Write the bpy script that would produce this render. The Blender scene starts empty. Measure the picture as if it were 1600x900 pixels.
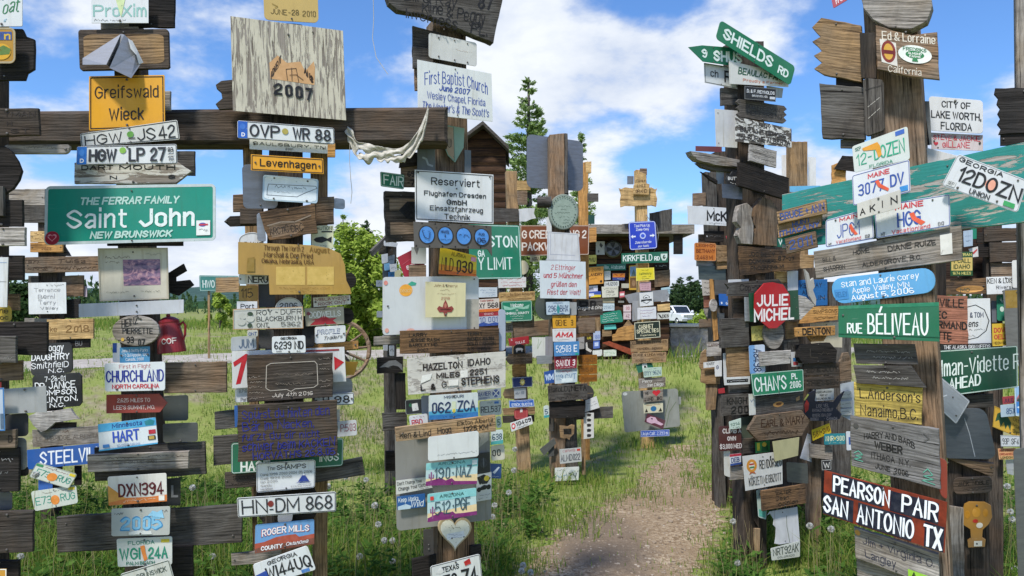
import bpy, bmesh, math, random
import numpy as np
from mathutils import Vector, Matrix
rnd = random.Random(7)
PI = math.pi
SC = bpy.context.scene
COL = SC.collection

# ------------------------------------------------------------------ camera, sky, sun, exposure
F, HX, HY = 1200.0, 800.0, 480.0            # focal length, principal column and horizon row, in photo pixels
cam_d = bpy.data.cameras.new('camera'); cam = bpy.data.objects.new('camera', cam_d); COL.objects.link(cam)
cam.rotation_euler = (PI / 2, 0, 0)
cam_d.sensor_width = 36; cam_d.lens = 36 * F / 1600; cam_d.shift_y = (HY - 450) / 1600
cam_d.clip_start = .05; cam_d.clip_end = 6000
SC.camera = cam
SUN_EL = math.radians(57); SUN_AZ = math.atan2(-.45, -.89)      # azimuth measured from +Y towards +X
world = bpy.data.worlds.new('World'); SC.world = world; world.use_nodes = True
wn = world.node_tree.nodes; wl = world.node_tree.links
for n in list(wn): wn.remove(n)
sky = wn.new('ShaderNodeTexSky'); sky.sky_type = 'NISHITA'; sky.sun_disc = False
sky.sun_elevation = SUN_EL; sky.sun_rotation = SUN_AZ; sky.air_density = 1.0; sky.dust_density = .25; sky.ozone_density = 2.5
tc = wn.new('ShaderNodeTexCoord'); sep = wn.new('ShaderNodeSeparateXYZ'); wl.new(tc.outputs['Generated'], sep.inputs[0])
def wmath(op, a, b=None, clamp=False):
    n = wn.new('ShaderNodeMath'); n.operation = op; n.use_clamp = clamp
    for i, v in enumerate((a, b)):
        if v is None: continue
        if isinstance(v, (int, float)): n.inputs[i].default_value = v
        else: wl.new(v, n.inputs[i])
    return n.outputs[0]
zz = wmath('ADD', wmath('MAXIMUM', sep.outputs[2], 0.0), 0.33)
cv = wn.new('ShaderNodeCombineXYZ')
wl.new(wmath('DIVIDE', sep.outputs[0], zz), cv.inputs[0]); wl.new(wmath('DIVIDE', sep.outputs[1], zz), cv.inputs[1])
def wnoise(scale, detail, rough, dist, off):
    m = wn.new('ShaderNodeMapping'); m.inputs['Location'].default_value = off; wl.new(cv.outputs[0], m.inputs[0])
    n = wn.new('ShaderNodeTexNoise'); n.inputs['Scale'].default_value = scale; n.inputs['Detail'].default_value = detail
    n.inputs['Roughness'].default_value = rough; n.inputs['Distortion'].default_value = dist; wl.new(m.outputs[0], n.inputs['Vector'])
    return n.outputs['Fac']
big = wnoise(1.25, 7, .5, .15, (7.7, 9.9, 0))
fine = wnoise(4.2, 9, .58, .1, (1.3, 2.2, 4))
dens = wmath('ADD', wmath('MULTIPLY', big, .75), wmath('MULTIPLY', fine, .36))
low = wmath('MULTIPLY', wmath('SUBTRACT', .36, sep.outputs[2]), .34)          # more cloud towards the horizon
dens = wmath('ADD', dens, low)
cr = wn.new('ShaderNodeValToRGB'); wl.new(dens, cr.inputs[0])
cr.color_ramp.interpolation = 'EASE'
cr.color_ramp.elements[0].position = .53; cr.color_ramp.elements[0].color = (0, 0, 0, 1)
cr.color_ramp.elements[1].position = .64; cr.color_ramp.elements[1].color = (1, 1, 1, 1)
shade = wn.new('ShaderNodeValToRGB'); wl.new(fine, shade.inputs[0])
shade.color_ramp.elements[0].position = .34; shade.color_ramp.elements[0].color = (4.1, 4.7, 5.9, 1)
shade.color_ramp.elements[1].position = .64; shade.color_ramp.elements[1].color = (6.3, 6.6, 7.0, 1)
tint = wn.new('ShaderNodeMix'); tint.data_type = 'RGBA'; tint.blend_type = 'MULTIPLY'; tint.inputs[0].default_value = 1
wl.new(sky.outputs[0], tint.inputs[6]); tint.inputs[7].default_value = (.68, .96, 1.30, 1)
mixc = wn.new('ShaderNodeMix'); mixc.data_type = 'RGBA'
wl.new(cr.outputs[0], mixc.inputs[0]); wl.new(tint.outputs[2], mixc.inputs[6]); wl.new(shade.outputs[0], mixc.inputs[7])
bg = wn.new('ShaderNodeBackground'); bg.inputs['Strength'].default_value = .135; wl.new(mixc.outputs[2], bg.inputs[0])
wo = wn.new('ShaderNodeOutputWorld'); wl.new(bg.outputs[0], wo.inputs[0])
sl = bpy.data.lights.new('sun', 'SUN'); sl.energy = 4.2; sl.angle = math.radians(6); sl.color = (1, .95, .87)
so = bpy.data.objects.new('sun', sl); COL.objects.link(so)
sdir = Vector((math.sin(SUN_AZ) * math.cos(SUN_EL), math.cos(SUN_AZ) * math.cos(SUN_EL), math.sin(SUN_EL)))
so.rotation_euler = sdir.to_track_quat('Z', 'Y').to_euler()
vs = SC.view_settings; vs.view_transform = 'Standard'; vs.look = 'None'; vs.gamma = 1; vs.use_curve_mapping = False; vs.exposure = .16

# ------------------------------------------------------------------ materials
def lin(h):
    h = h.lstrip('#'); out = []
    for i in (0, 2, 4):
        c = int(h[i:i + 2], 16) / 255
        out.append(c / 12.92 if c <= .04045 else ((c + .055) / 1.055) ** 2.4)
    return tuple(out) + (1,)
class NT:
    def __init__(s, name):
        s.m = bpy.data.materials.new(name); s.m.use_nodes = True; s.t = s.m.node_tree; s.n = s.t.nodes; s.l = s.t.links
        s.b = s.n['Principled BSDF']
    def link(s, a, b): s.l.new(a, b)
    def obj_vec(s, scale=(1, 1, 1), rand=True):
        t = s.n.new('ShaderNodeTexCoord'); v = t.outputs['Object']
        if rand:
            o = s.n.new('ShaderNodeObjectInfo'); mm = s.n.new('ShaderNodeVectorMath'); mm.operation = 'MULTIPLY_ADD'
            cb = s.n.new('ShaderNodeCombineXYZ')
            for i in range(3): s.link(o.outputs['Random'], cb.inputs[i])
            s.link(cb.outputs[0], mm.inputs[0]); mm.inputs[1].default_value = (37, 71, 53); s.link(v, mm.inputs[2]); v = mm.outputs[0]
        m = s.n.new('ShaderNodeMapping'); m.inputs['Scale'].default_value = scale; s.link(v, m.inputs[0]); return m.outputs[0]
    def noise(s, vec, scale, detail=4, rough=.55, dist=0.0):
        n = s.n.new('ShaderNodeTexNoise'); s.link(vec, n.inputs['Vector'])
        for k, v in (('Scale', scale), ('Detail', detail), ('Roughness', rough), ('Distortion', dist)): n.inputs[k].default_value = v
        return n.outputs['Fac']
    def ramp(s, fac, stops):
        r = s.n.new('ShaderNodeValToRGB'); s.link(fac, r.inputs[0]); e = r.color_ramp.elements
        while len(e) < len(stops): e.new(.5)
        for i, (p, c) in enumerate(stops):
            e[i].position = p; e[i].color = c if len(c) == 4 else tuple(c) + (1,)
        return r.outputs[0]
    def mix(s, fac, a, b, mode='MIX'):
        n = s.n.new('ShaderNodeMix'); n.data_type = 'RGBA'; n.blend_type = mode
        for i, v in ((0, fac), (6, a), (7, b)):
            if isinstance(v, (int, float)): n.inputs[i].default_value = v
            elif isinstance(v, tuple): n.inputs[i].default_value = v
            else: s.link(v, n.inputs[i])
        return n.outputs[2]
    def bump(s, h, strength=.3, dist=.01):
        n = s.n.new('ShaderNodeBump'); n.inputs['Strength'].default_value = strength; n.inputs['Distance'].default_value = dist
        s.link(h, n.inputs['Height']); s.link(n.outputs[0], s.b.inputs['Normal'])
    def rnd_val(s, lo, hi):
        o = s.n.new('ShaderNodeObjectInfo'); r = s.n.new('ShaderNodeMapRange'); s.link(o.outputs['Random'], r.inputs[0])
        r.inputs[3].default_value = lo; r.inputs[4].default_value = hi; return r.outputs[0]
    def done(s, col, rough=.8, metal=0.0, spec=.3):
        if isinstance(col, tuple): s.b.inputs['Base Color'].default_value = col
        else: s.link(col, s.b.inputs['Base Color'])
        if isinstance(rough, (int, float)): s.b.inputs['Roughness'].default_value = rough
        else: s.link(rough, s.b.inputs['Roughness'])
        s.b.inputs['Metallic'].default_value = metal; s.b.inputs['Specular IOR Level'].default_value = spec
        return s.m
G3 = lambda v: (v, v, v, 1)
WOODS = {   # weathered colour, fresher colour, crack colour, how fresh
    'grey': ('a09a93', '857868', '332e2a', .3),
    'silver': ('7f7d7b', '6a655f', '211f1d', .2), 'lgrey': ('bbb6b0', '9e9488', '4a443e', .2), 'dgrey': ('625f5b', '524b44', '1d1a18', .3),
    'char': ('2e2c2b', '3a332e', '0d0c0b', .3), 'dark': ('4d4843', '594a3d', '1a1613', .4), 'brown': ('807365', '8d7157', '2b2119', .5),
    'tan': ('9d866b', 'ab8a62', '4a3929', .5), 'new': ('c9a572', 'd8b57e', '85602f', .7), 'orange': ('b98750', 'c8985c', '664522', .6),
    'red': ('9a6a58', 'a5705c', '5a3a30', .5), 'yellowed': ('b59f57', 'cbb25a', '4d4227', .5), 'shed': ('3c2f29', '48362d', '140f0d', .5), 'burnt': ('453c36', '8a6a4a', '14110f', .5)}
MATS = {}
def wood(kind):
    if kind in MATS: return MATS[kind]
    a, b, c, fr = WOODS[kind]; N = NT('wood_' + kind)
    v = N.obj_vec((1.1, 7, 9)); v2 = N.obj_vec((1.6, 40, 60)); v3 = N.obj_vec((1, 1, 1))
    n1 = N.noise(v, 3.2, 7, .62, .9); n2 = N.noise(v2, 2.0, 6, .7, .25); n3 = N.noise(v3, 3.4, 5, .6, .6)
    w = N.n.new('ShaderNodeTexWave'); w.wave_type = 'BANDS'; w.bands_direction = 'Z'; N.link(N.obj_vec((.55, 1.5, 2.2)), w.inputs['Vector'])
    for k, x in (('Scale', 9), ('Distortion', 9), ('Detail', 3), ('Detail Scale', 1.1), ('Detail Roughness', .6)): w.inputs[k].default_value = x
    fresh = N.ramp(n3, [(max(.02, .5 - fr * .35), G3(0)), (.78 - fr * .25, G3(1))])
    la, lb, lc = lin(a), lin(b), lin(c)
    base = N.mix(fresh, la, lb)
    base = N.mix(N.ramp(n1, [(.36, G3(.62)), (.5, G3(.95)), (.66, G3(1.22))]), base, base, 'MULTIPLY') if False else N.mix(1.0, base, N.ramp(n1, [(.34, G3(.55)), (.5, G3(.92)), (.68, G3(1.25))]), 'MULTIPLY')
    base = N.mix(.55, base, N.ramp(w.outputs['Fac'], [(.05, G3(.62)), (.45, G3(1.0)), (1, G3(1.08))]), 'MULTIPLY')
    crack = N.ramp(n2, [(.36, G3(1)), (.45, G3(0))])
    base = N.mix(crack, base, lc)
    kv = N.n.new('ShaderNodeTexVoronoi'); kv.inputs['Scale'].default_value = 1; N.link(N.obj_vec((3.4, 5, 9)), kv.inputs['Vector']); kd = N.mix(.12, kv.outputs['Distance'], n1)
    base = N.mix(N.ramp(kd, [(.10, G3(.85)), (.15, G3(.5)), (.19, G3(0))]), base, N.mix(.5, lc, lb))
    sp = N.noise(N.obj_vec((.5, 24, 34)), 1.5, 3, .5, .4); base = N.mix(N.ramp(sp, [(.27, G3(.95)), (.31, G3(0))]), base, (.008, .007, .006, 1))
    stn = N.noise(N.obj_vec((5, 5, 1.2)), 2.2, 5, .65); base = N.mix(N.ramp(stn, [(.52, G3(0)), (.7, G3(.6))]), base, N.mix(.6, base, (.03, .027, .025, 1)))
    br = N.n.new('ShaderNodeHueSaturation'); N.link(base, br.inputs['Color']); N.link(N.rnd_val(.78, 1.22), br.inputs['Value'])
    h = N.mix(.5, n1, N.mix(.5, w.outputs['Fac'], N.ramp(n2, [(.3, G3(0)), (.5, G3(1))])))
    N.bump(h, .55, .006)
    MATS[kind] = N.done(br.outputs[0], .86, 0, .18); return MATS[kind]
def paint(hx, rough=.38, wear=.75, kind='metal'):
    key = ('p', hx, rough, wear, kind)
    if key in MATS: return MATS[key]
    N = NT('paint_' + hx); c = lin(hx); lum = .3 * c[0] + .6 * c[1] + .1 * c[2]
    v = N.obj_vec((2, 2, 1.0)); vs_ = N.obj_vec((26, 26, 1.7)); v1 = N.obj_vec((1, 1, 1))
    blot = N.noise(v, 5, 6, .62, .4); streak = N.noise(vs_, 1.6, 5, .6); sp = N.noise(v1, 55, 4, .7)
    dark = tuple(x * .72 for x in c[:3]) + (1,); dirt = (c[0] * .55 + .03, c[1] * .5 + .024, c[2] * .42 + .014, 1)
    col = N.mix(N.ramp(blot, [(.36, G3(.5 * wear)), (.62, G3(0))]), c, dark)
    col = N.mix(N.ramp(streak, [(.56, G3(0)), (.74, G3(.55 * wear))]), col, dirt)
    col = N.mix(N.ramp(sp, [(.69, G3(0)), (.76, G3(.6 * wear))]), col, (.13, .09, .06, 1))
    fade = N.noise(N.obj_vec((1, 1, 1)), 2.2, 3, .5); col = N.mix(N.ramp(fade, [(.4, G3(0)), (.7, G3(.3 * wear))]), col, tuple(x * .7 + .16 for x in c[:3]) + (1,))
    scr = N.noise(N.obj_vec((3, 3, 70)), 3, 4, .6, .8); col = N.mix(N.ramp(scr, [(.68, G3(0)), (.73, G3(.45 * wear))]), col, tuple(min(1, x * .5 + .28) for x in c[:3]) + (1,))
    rg = N.ramp(blot, [(.3, G3(min(1, rough + .2))), (.7, G3(rough))])
    N.bump(N.mix(.6, blot, fade), .16, .03)
    MATS[key] = N.done(col, rg, 0, .4); return MATS[key]
def flake(hx, kind='grey', amt=.5, grain=(1.3, 6, 7)):
    key = ('f', hx, kind, amt, grain)
    if key in MATS: return MATS[key]
    N = NT('flaked_' + hx); a, b, c_, fr = WOODS[kind]; c = lin(hx)
    v = N.obj_vec(grain); v2 = N.obj_vec((1.6, 40, 60)); n1 = N.noise(v, 4.5, 9, .68, .7); n2 = N.noise(v2, 2, 6, .7, .3)
    wd = N.mix(N.ramp(n2, [(.36, G3(1)), (.52, G3(0))]), lin(a), lin(c_)); wd = N.mix(N.noise(N.obj_vec(), 3, 4), wd, lin(b))
    pt = N.mix(N.ramp(N.noise(N.obj_vec((2, 2, 2)), 6, 6, .6), [(.35, G3(.5)), (.65, G3(0))]), c, tuple(x * .7 for x in c[:3]) + (1,))
    m = N.ramp(n1, [(amt - .015, G3(0)), (amt + .015, G3(1))])
    N.bump(N.mix(.6, m, n2), .6, .005)
    MATS[key] = N.done(N.mix(m, wd, pt), .75, 0, .2); return MATS[key]
def metal(hx='8d9096', rough=.42, m=.75):
    key = ('m', hx, rough, m)
    if key in MATS: return MATS[key]
    N = NT('bare_metal'); c = lin(hx)
    n = N.noise(N.obj_vec((1.2, 1.2, 6)), 7, 6, .65, .4); s = N.noise(N.obj_vec((60, 60, 2)), 2, 4); sc = N.noise(N.obj_vec((2, 2, 2)), 40, 3, .7)
    col = N.mix(N.ramp(n, [(.35, G3(.55)), (.65, G3(0))]), c, tuple(x * .55 for x in c[:3]) + (1,))
    col = N.mix(N.ramp(sc, [(.68, G3(0)), (.74, G3(.5))]), col, (.12, .08, .05, 1))
    N.bump(N.mix(.5, n, s), .08, .01)
    MATS[key] = N.done(col, N.ramp(n, [(.3, G3(rough + .15)), (.7, G3(rough))]), m, .5); return MATS[key]
def rust(hx='7a3a22'):
    key = ('r', hx)
    if key in MATS: return MATS[key]
    N = NT('rusty_metal'); c = lin(hx); n = N.noise(N.obj_vec((1, 1, 1)), 14, 8, .7, .3)
    col = N.ramp(n, [(.3, tuple(x * .5 for x in c[:3])), (.5, c), (.7, (c[0] * 1.5, c[1] * 1.3, c[2] * 1.1, 1))])
    N.bump(n, .3, .004); MATS[key] = N.done(col, .85, 0, .2); return MATS[key]
def flat(hx, rough=.5):
    key = ('i', hx, rough)
    if key in MATS: return MATS[key]
    N = NT('ink_' + hx); c = lin(hx); n = N.noise(N.obj_vec((1, 1, 1)), 30, 4, .6)
    hi = tuple(min(1, x * 1.15 + .03) for x in c[:3]) + (1,)
    MATS[key] = N.done(N.ramp(n, [(.4, c), (.75, hi)]), rough, 0, .3)
    w = N.noise(N.obj_vec((1, 1, 1)), 55, 7, .7); tr = N.n.new('ShaderNodeBsdfTransparent'); ms = N.n.new('ShaderNodeMixShader')      # ink worn through in flecks
    N.link(N.ramp(w, [(.62, G3(0)), (.67, G3(.8))]), ms.inputs[0]); N.link(N.b.outputs[0], ms.inputs[1]); N.link(tr.outputs[0], ms.inputs[2]); N.link(ms.outputs[0], N.n['Material Output'].inputs[0])
    return MATS[key]
def photo():
    if 'photo' in MATS: return MATS['photo']
    N = NT('faded_photograph'); n = N.noise(N.obj_vec((1, 1, 1.6)), 26, 7, .65, 1.2); b_ = N.noise(N.obj_vec((.4, 1, 5)), 9, 3)
    MATS['photo'] = N.done(N.mix(N.ramp(b_, [(.4, G3(0)), (.6, G3(.6))]), N.ramp(n, [(.36, lin('3c3654')), (.46, lin('6f5878')), (.54, lin('a0788a')), (.64, lin('c9a0a4'))]), lin('8f7d96')), .5); return MATS['photo']
def mat(spec):
    if not isinstance(spec, str): return spec
    if spec in WOODS: return wood(spec)
    if spec == 'photo': return photo()
    k, _, a = spec.partition(':')
    if k == 'm': return metal(a or '8d9096')
    if k == 'a': return metal(a or 'b9bdc4', .35, .45)
    if k == 'r': return rust(a or '7a3a22')
    if k == 'f':
        p = a.split(','); return flake(p[0], p[1] if len(p) > 1 else 'grey', float(p[2]) if len(p) > 2 else .47)
    if k == 'd': return paint(a, .6, 1.2)           # dirty, dull paint
    return paint(a or k)

# ------------------------------------------------------------------ mesh helpers
def mesh_obj(name, verts, faces, mats, parent=None, fmat=None, smooth=False, matrix=None):
    me = bpy.data.meshes.new(name); me.from_pydata([tuple(v) for v in verts], [], faces)
    for m in (mats if isinstance(mats, (list, tuple)) else [mats]): me.materials.append(m)
    if fmat is not None: me.polygons.foreach_set('material_index', fmat)
    if smooth: me.polygons.foreach_set('use_smooth', [True] * len(me.polygons))
    me.update(); o = bpy.data.objects.new(name, me); COL.objects.link(o)
    if parent: o.parent = parent
    if matrix is not None: o.matrix_basis = matrix
    return o
def bm_obj(name, bm, mats, parent=None, matrix=None, smooth=False):
    me = bpy.data.meshes.new(name); bm.to_mesh(me); bm.free()
    for m in (mats if isinstance(mats, (list, tuple)) else [mats]): me.materials.append(m)
    if smooth: me.polygons.foreach_set('use_smooth', [True] * len(me.polygons))
    o = bpy.data.objects.new(name, me); COL.objects.link(o)
    if parent: o.parent = parent
    if matrix is not None: o.matrix_basis = matrix
    return o
def tag(o, label=None, cat=None, group=None, kind=None):
    for k, v in (('label', label), ('category', cat), ('group', group), ('kind', kind)):
        if v: o[k] = v
    return o
def empty(name, loc=(0, 0, 0), rz=0):
    o = bpy.data.objects.new(name, None); COL.objects.link(o); o.location = loc; o.rotation_euler = (0, 0, rz); o.empty_display_size = .1; return o
def add_box(bm, lo, hi, mi=0, bev=0.0):
    vs_ = [bm.verts.new((x, y, z)) for x in (lo[0], hi[0]) for y in (lo[1], hi[1]) for z in (lo[2], hi[2])]
    fs = [bm.faces.new([vs_[i] for i in f]) for f in ((0, 1, 3, 2), (4, 6, 7, 5), (0, 4, 5, 1), (2, 3, 7, 6), (0, 2, 6, 4), (1, 5, 7, 3))]
    for f in fs: f.material_index = mi
    if bev:
        es = list({e for f in fs for e in f.edges}); bmesh.ops.bevel(bm, geom=es, offset=bev, segments=2, affect='EDGES', clamp_overlap=True)
def add_tube(bm, pts, rad, seg=8, mi=0, cap=True):
    pts = [Vector(p) for p in pts]; rings = []
    rs = rad if isinstance(rad, (list, tuple)) else [rad] * len(pts)
    for i, p in enumerate(pts):
        d = (pts[min(i + 1, len(pts) - 1)] - pts[max(i - 1, 0)]).normalized(); a = d.orthogonal().normalized()
        if abs(d.z) < .95: a = d.cross(Vector((0, 0, 1))).normalized()
        b = d.cross(a)
        rings.append([bm.verts.new(p + (a * math.cos(2 * PI * k / seg) + b * math.sin(2 * PI * k / seg)) * rs[i]) for k in range(seg)])
    for r0, r1 in zip(rings, rings[1:]):
        for k in range(seg):
            f = bm.faces.new((r0[k], r0[(k + 1) % seg], r1[(k + 1) % seg], r1[k])); f.material_index = mi
    if cap:
        for r in (rings[0][::-1], rings[-1]):
            f = bm.faces.new(r); f.material_index = mi
def add_lathe(bm, prof, seg=20, mi=0):
    rings = [[bm.verts.new((r * math.cos(2 * PI * k / seg), r * math.sin(2 * PI * k / seg), z)) for k in range(seg)] for r, z in prof]
    for a, b in zip(rings, rings[1:]):
        for k in range(seg):
            f = bm.faces.new((a[k], a[(k + 1) % seg], b[(k + 1) % seg], b[k])); f.material_index = mi
    bm.faces.new(rings[0][::-1]).material_index = mi; bm.faces.new(rings[-1]).material_index = mi

# ------------------------------------------------------------------ lettering: a stroke alphabet
# x then height in base 36, baseline 4, capitals 12; ~ a curve, @ a closed curve
FONT = dict(x.split(' ', 1) for x in """A 04 3c 64|17 57
B 04 0c|~0c 3c 5b 59 38 08|~08 38 67 65 34 04
C ~6a 5b 3c 1b 09 07 15 34 55 66
D 04 0c|~0c 3c 5b 69 67 55 34 04
E 6c 0c 04 64|08 58
F 6c 0c 04|08 58
G ~6a 5b 3c 1b 09 07 15 34 55 66|66 68 38
H 04 0c|64 6c|08 68
I 04 0c
J ~5c 5a 58 56 45 24 15 06
K 04 0c|6c 07|29 64
L 0c 04 54
M 04 0c 46 8c 84
N 04 0c 64 6c
O @3c 5b 69 67 55 34 15 07 09 1b
P 04 0c|~0c 4c 6b 69 48 08
Q @3c 5b 69 67 55 34 15 07 09 1b|46 63
R 04 0c|~0c 4c 6b 69 48 08|38 64
S ~6a 5b 3c 1b 0a 19 38 57 66 55 34 15 06
T 0c 6c|3c 34
U ~0c 0a 07 15 34 55 67 6a 6c
V 0c 34 6c
W 0c 24 4b 64 8c
X 0c 64|6c 04
Y 0c 38 6c|38 34
Z 0c 6c 04 64
0 @3c 5b 59 57 55 34 15 17 19 1b
1 0a 2c 24
2 ~0a 1b 3c 5b 5a 48 16 04|04 54
3 ~0b 3c 5b 59 38 18|~18 38 57 55 34 05
4 44 4c 06 66
5 5c 0c 08|~08 39 58 66 45 24 05
6 ~5b 3c 1b 08 06 15 34 55 66 57 38 17 06
7 0c 6c 24
8 @3c 5b 59 38 19 1b|@38 57 66 55 34 15 06 17
9 ~15 34 55 68 6a 5b 3c 1b 0a 19 38 59 6a
a ~09 1a 3a 49 44|~47 27 16 05 14 24 45
b @2a 49 47 45 24 05 07 09|0c 04
c ~49 2a 09 07 05 24 45
d @2a 49 47 45 24 05 07 09|4c 44
e ~07 47 49 2a 09 07 05 24 45
f ~3c 2c 1b 19 14|0a 3a
g @2a 49 47 45 24 05 07 09|~4a 44 42 21 02
h 0c 04|~08 19 2a 3a 49 47 44
i 0a 04|0d 0c
j ~2a 24 22 11 02|2d 2c
k 0c 04|4a 06|18 44
l 0c 04
m 0a 04|~08 1a 2a 38 34|~38 4a 5a 68 64
n 0a 04|~08 19 2a 3a 49 47 44
o @2a 49 47 45 24 05 07 09
p @2a 49 47 45 24 05 07 09|0a 01
q @2a 49 47 45 24 05 07 09|4a 41
r 0a 04|~08 19 2a 3a
s ~49 2a 09 08 27 46 45 24 05
t ~1c 1a 16 15 24 34|0a 3a
u ~0a 06 15 24 35 47|4a 44
v 0a 24 4a
w 0a 14 39 54 6a
x 0a 44|4a 04
y 0a 24|4a 11
z 0a 4a 04 44
& ~64 18 1b 3c 4b 4a 06 05 24 45 67
. 04 05
, 05 03
- 08 38
' 0c 0a
! 0c 07|05 04
$ ~6a 5b 3c 1b 0a 19 38 57 66 55 34 15 06|3d 33
~ ~08 19 27 38
\u00b7 08 09
: 04 05|09 08
+ 08 48|2a 26
\u00c9 6c 0c 04 64|08 58|3d 5f
\u0150 @3c 5b 69 67 55 34 15 07 09 1b|2d 3f|4d 5f
\u00d6 @3c 5b 69 67 55 34 15 07 09 1b|1e 1d|5e 5d
\u00e4 ~09 1a 3a 49 44|~47 27 16 05 14 24 45|1d 1c|4d 4c
\u00fc ~0a 06 15 24 35 47|4a 44|0d 0c|4d 4c
\u00e9 ~07 47 49 2a 09 07 05 24 45|2b 4d
\u00df 04 0a|~0a 1c 3c 3a 28 46 45 24""".split('\n'))
GL = {}
def glyph(ch):
    if ch in GL: return GL[ch]
    out = []
    for st in FONT.get(ch, '').split('|'):
        if not st: continue
        kind = st[0] if st[0] in '~@' else ''; P_ = [(int(q[0], 36), int(q[1], 36) - 4) for q in st[len(kind):].split()]
        if kind:
            n = len(P_); Q = []
            for i in range(n if kind == '@' else n - 1):
                p = [P_[(i + k) % n] if kind == '@' else P_[min(max(i + k, 0), n - 1)] for k in (-1, 0, 1, 2)]
                for j in range(3):
                    t = j / 3; Q.append(tuple(.5 * (2 * p[1][c] + (p[2][c] - p[0][c]) * t + (2 * p[0][c] - 5 * p[1][c] + 4 * p[2][c] - p[3][c]) * t * t + (3 * p[1][c] - p[0][c] - 3 * p[2][c] + p[3][c]) * t ** 3) for c in (0, 1)))
            P_ = Q + ([] if kind == '@' else [P_[-1]])
        out.append((np.array(P_, float), kind == '@'))
    GL[ch] = out; return out
WT = {'l': .85, 'n': 1.2, 'h': 1.12, 'b': 1.6, 'B': 1.95}
def text_strokes(s, st):
    """-> [(points in a 0..1 box, closed)], mean glyph width as a share of the box"""
    x = 0; out = []; r = random.Random(s); wt = WT[st[0]]; nw = []
    for ch in s:
        if ch == ' ': x += 3.2; continue
        g = glyph(ch)
        if not g: continue
        w = max(p[:, 0].max() for p, _ in g); a = r.uniform(-.12, .12) if st[0] == 'h' else 0; k = r.uniform(.86, 1.12) if st[0] == 'h' else 1; dy = r.uniform(-.5, .5) if st[0] == 'h' else 0
        for p, c in g:
            q = p * k; q = np.stack([q[:, 0] + q[:, 1] * (a + (.22 if 'i' in st else 0)) + x, q[:, 1] + dy], 1); out.append((q, c))
        nw.append(w * k); x += w * k + 1.25 + wt * .75
    if not out: return [], 1
    x0 = min(q[:, 0].min() for q, _ in out); x1 = max(q[:, 0].max() for q, _ in out); sc = max(x1 - x0, .8 if x1 - x0 < .1 else .01)
    return [(np.stack([(q[:, 0] - x0) / sc if x1 - x0 > .1 else q[:, 0] * 0 + .5, q[:, 1] / 8], 1), c) for q, c in out], max(np.mean(nw), 2) / sc
def stroke_strip(P_, closed, w):
    """a flat ribbon of width w along 2-D points, mitred at its corners"""
    P_ = [Vector(p) for p in P_]; P_ = [p for i, p in enumerate(P_) if i == 0 or (p - P_[i - 1]).length > 1e-7]; n = len(P_)
    if n < 2: return [], []
    V = []
    for i, p in enumerate(P_):
        d1 = (p - P_[i - 1]) if (i or closed) else (P_[1] - p); d2 = (P_[(i + 1) % n] - p) if (i < n - 1 or closed) else d1
        d1 = d1.normalized(); d2 = d2.normalized(); n1 = Vector((-d1.y, d1.x)); n2 = Vector((-d2.y, d2.x)); m = n1 + n2
        m = m.normalized() if m.length > .2 else n1; m = m * min(1 / max(m.dot(n1), .4), 2.2) * w / 2
        e = Vector((0, 0)) if closed else (d1 * -w * .42 if i == 0 else (d1 * w * .42 if i == n - 1 else Vector((0, 0))))
        V += [p + e + m, p + e - m]
    return V, [[2 * i + 1, 2 * ((i + 1) % n) + 1, 2 * ((i + 1) % n), 2 * i] for i in range(n if closed else n - 1)]
def text_mesh(s, st, fmap, cap, wid):
    """strokes of s mapped into the plane by fmap(x, y); cap and wid: height and length of the line there"""
    L_, gw = text_strokes(s, st); w = min(WT[st[0]] * cap / 8, .25 * gw * wid * WT[st[0]] ** .6); ix, iy = min(.4, w / 2 / max(wid, 1e-6)), w / 2 / max(cap, 1e-6)
    V = []; Fc = []; Z = []
    for i, (q, c) in enumerate(L_):
        v, f = stroke_strip([fmap(ix + x * (1 - 2 * ix), iy + y * (1 - 2 * iy)) for x, y in q], c, w); b0 = len(V)
        V += v; Z += [i % 4] * len(v); Fc += [[k + b0 for k in g] for g in f]
    return V, Fc, Z

# ------------------------------------------------------------------ signs
class Anchor: pass
A = Anchor()
def ray(px, py): return Vector(((px - HX) / F, 1, (HY - py) / F))
def at(px, py, Y): return ray(px, py) * Y
def plane(px, Y, yaw=0, depth=.12):
    """everything nailed to one post hangs on planes parallel to the post's front face"""
    A.p = at(px, HY, Y); A.yaw = math.radians(yaw); A.depth = depth
    A.right = Vector((math.cos(A.yaw), math.sin(A.yaw), 0)); A.n = Vector((math.sin(A.yaw), -math.cos(A.yaw), 0))
def hit(px, py, off):
    d = ray(px, py); return d * ((A.p + A.n * off).dot(A.n) / d.dot(A.n))
def layer(k): return .004 + .024 * k if k >= 0 else -A.depth + .024 * (k + 1) - .002
CAT = {'licence plate': 'licence plates nailed to the posts', 'wooden board': 'wooden boards nailed to the posts', 'sign': 'painted signs on the posts',
       'street sign': 'street and road signs', 'metal sheet': 'bare metal sheets', 'post': 'sign posts', 'sticker': 'stickers on the metal sheet'}
def rounded(r_u, r_v, n=5):
    pts = []
    for cx, cy, a0 in ((1 - r_u, r_v, -PI / 2), (1 - r_u, 1 - r_v, 0), (r_u, 1 - r_v, PI / 2), (r_u, r_v, PI)):
        for k in range(n + 1):
            a = a0 + PI / 2 * k / n; pts.append((cx + r_u * math.cos(a), cy + r_v * math.sin(a)))
    return pts
def ell(n=36): return [(.5 + .5 * math.cos(2 * PI * k / n), .5 + .5 * math.sin(2 * PI * k / n)) for k in range(n)]
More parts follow.
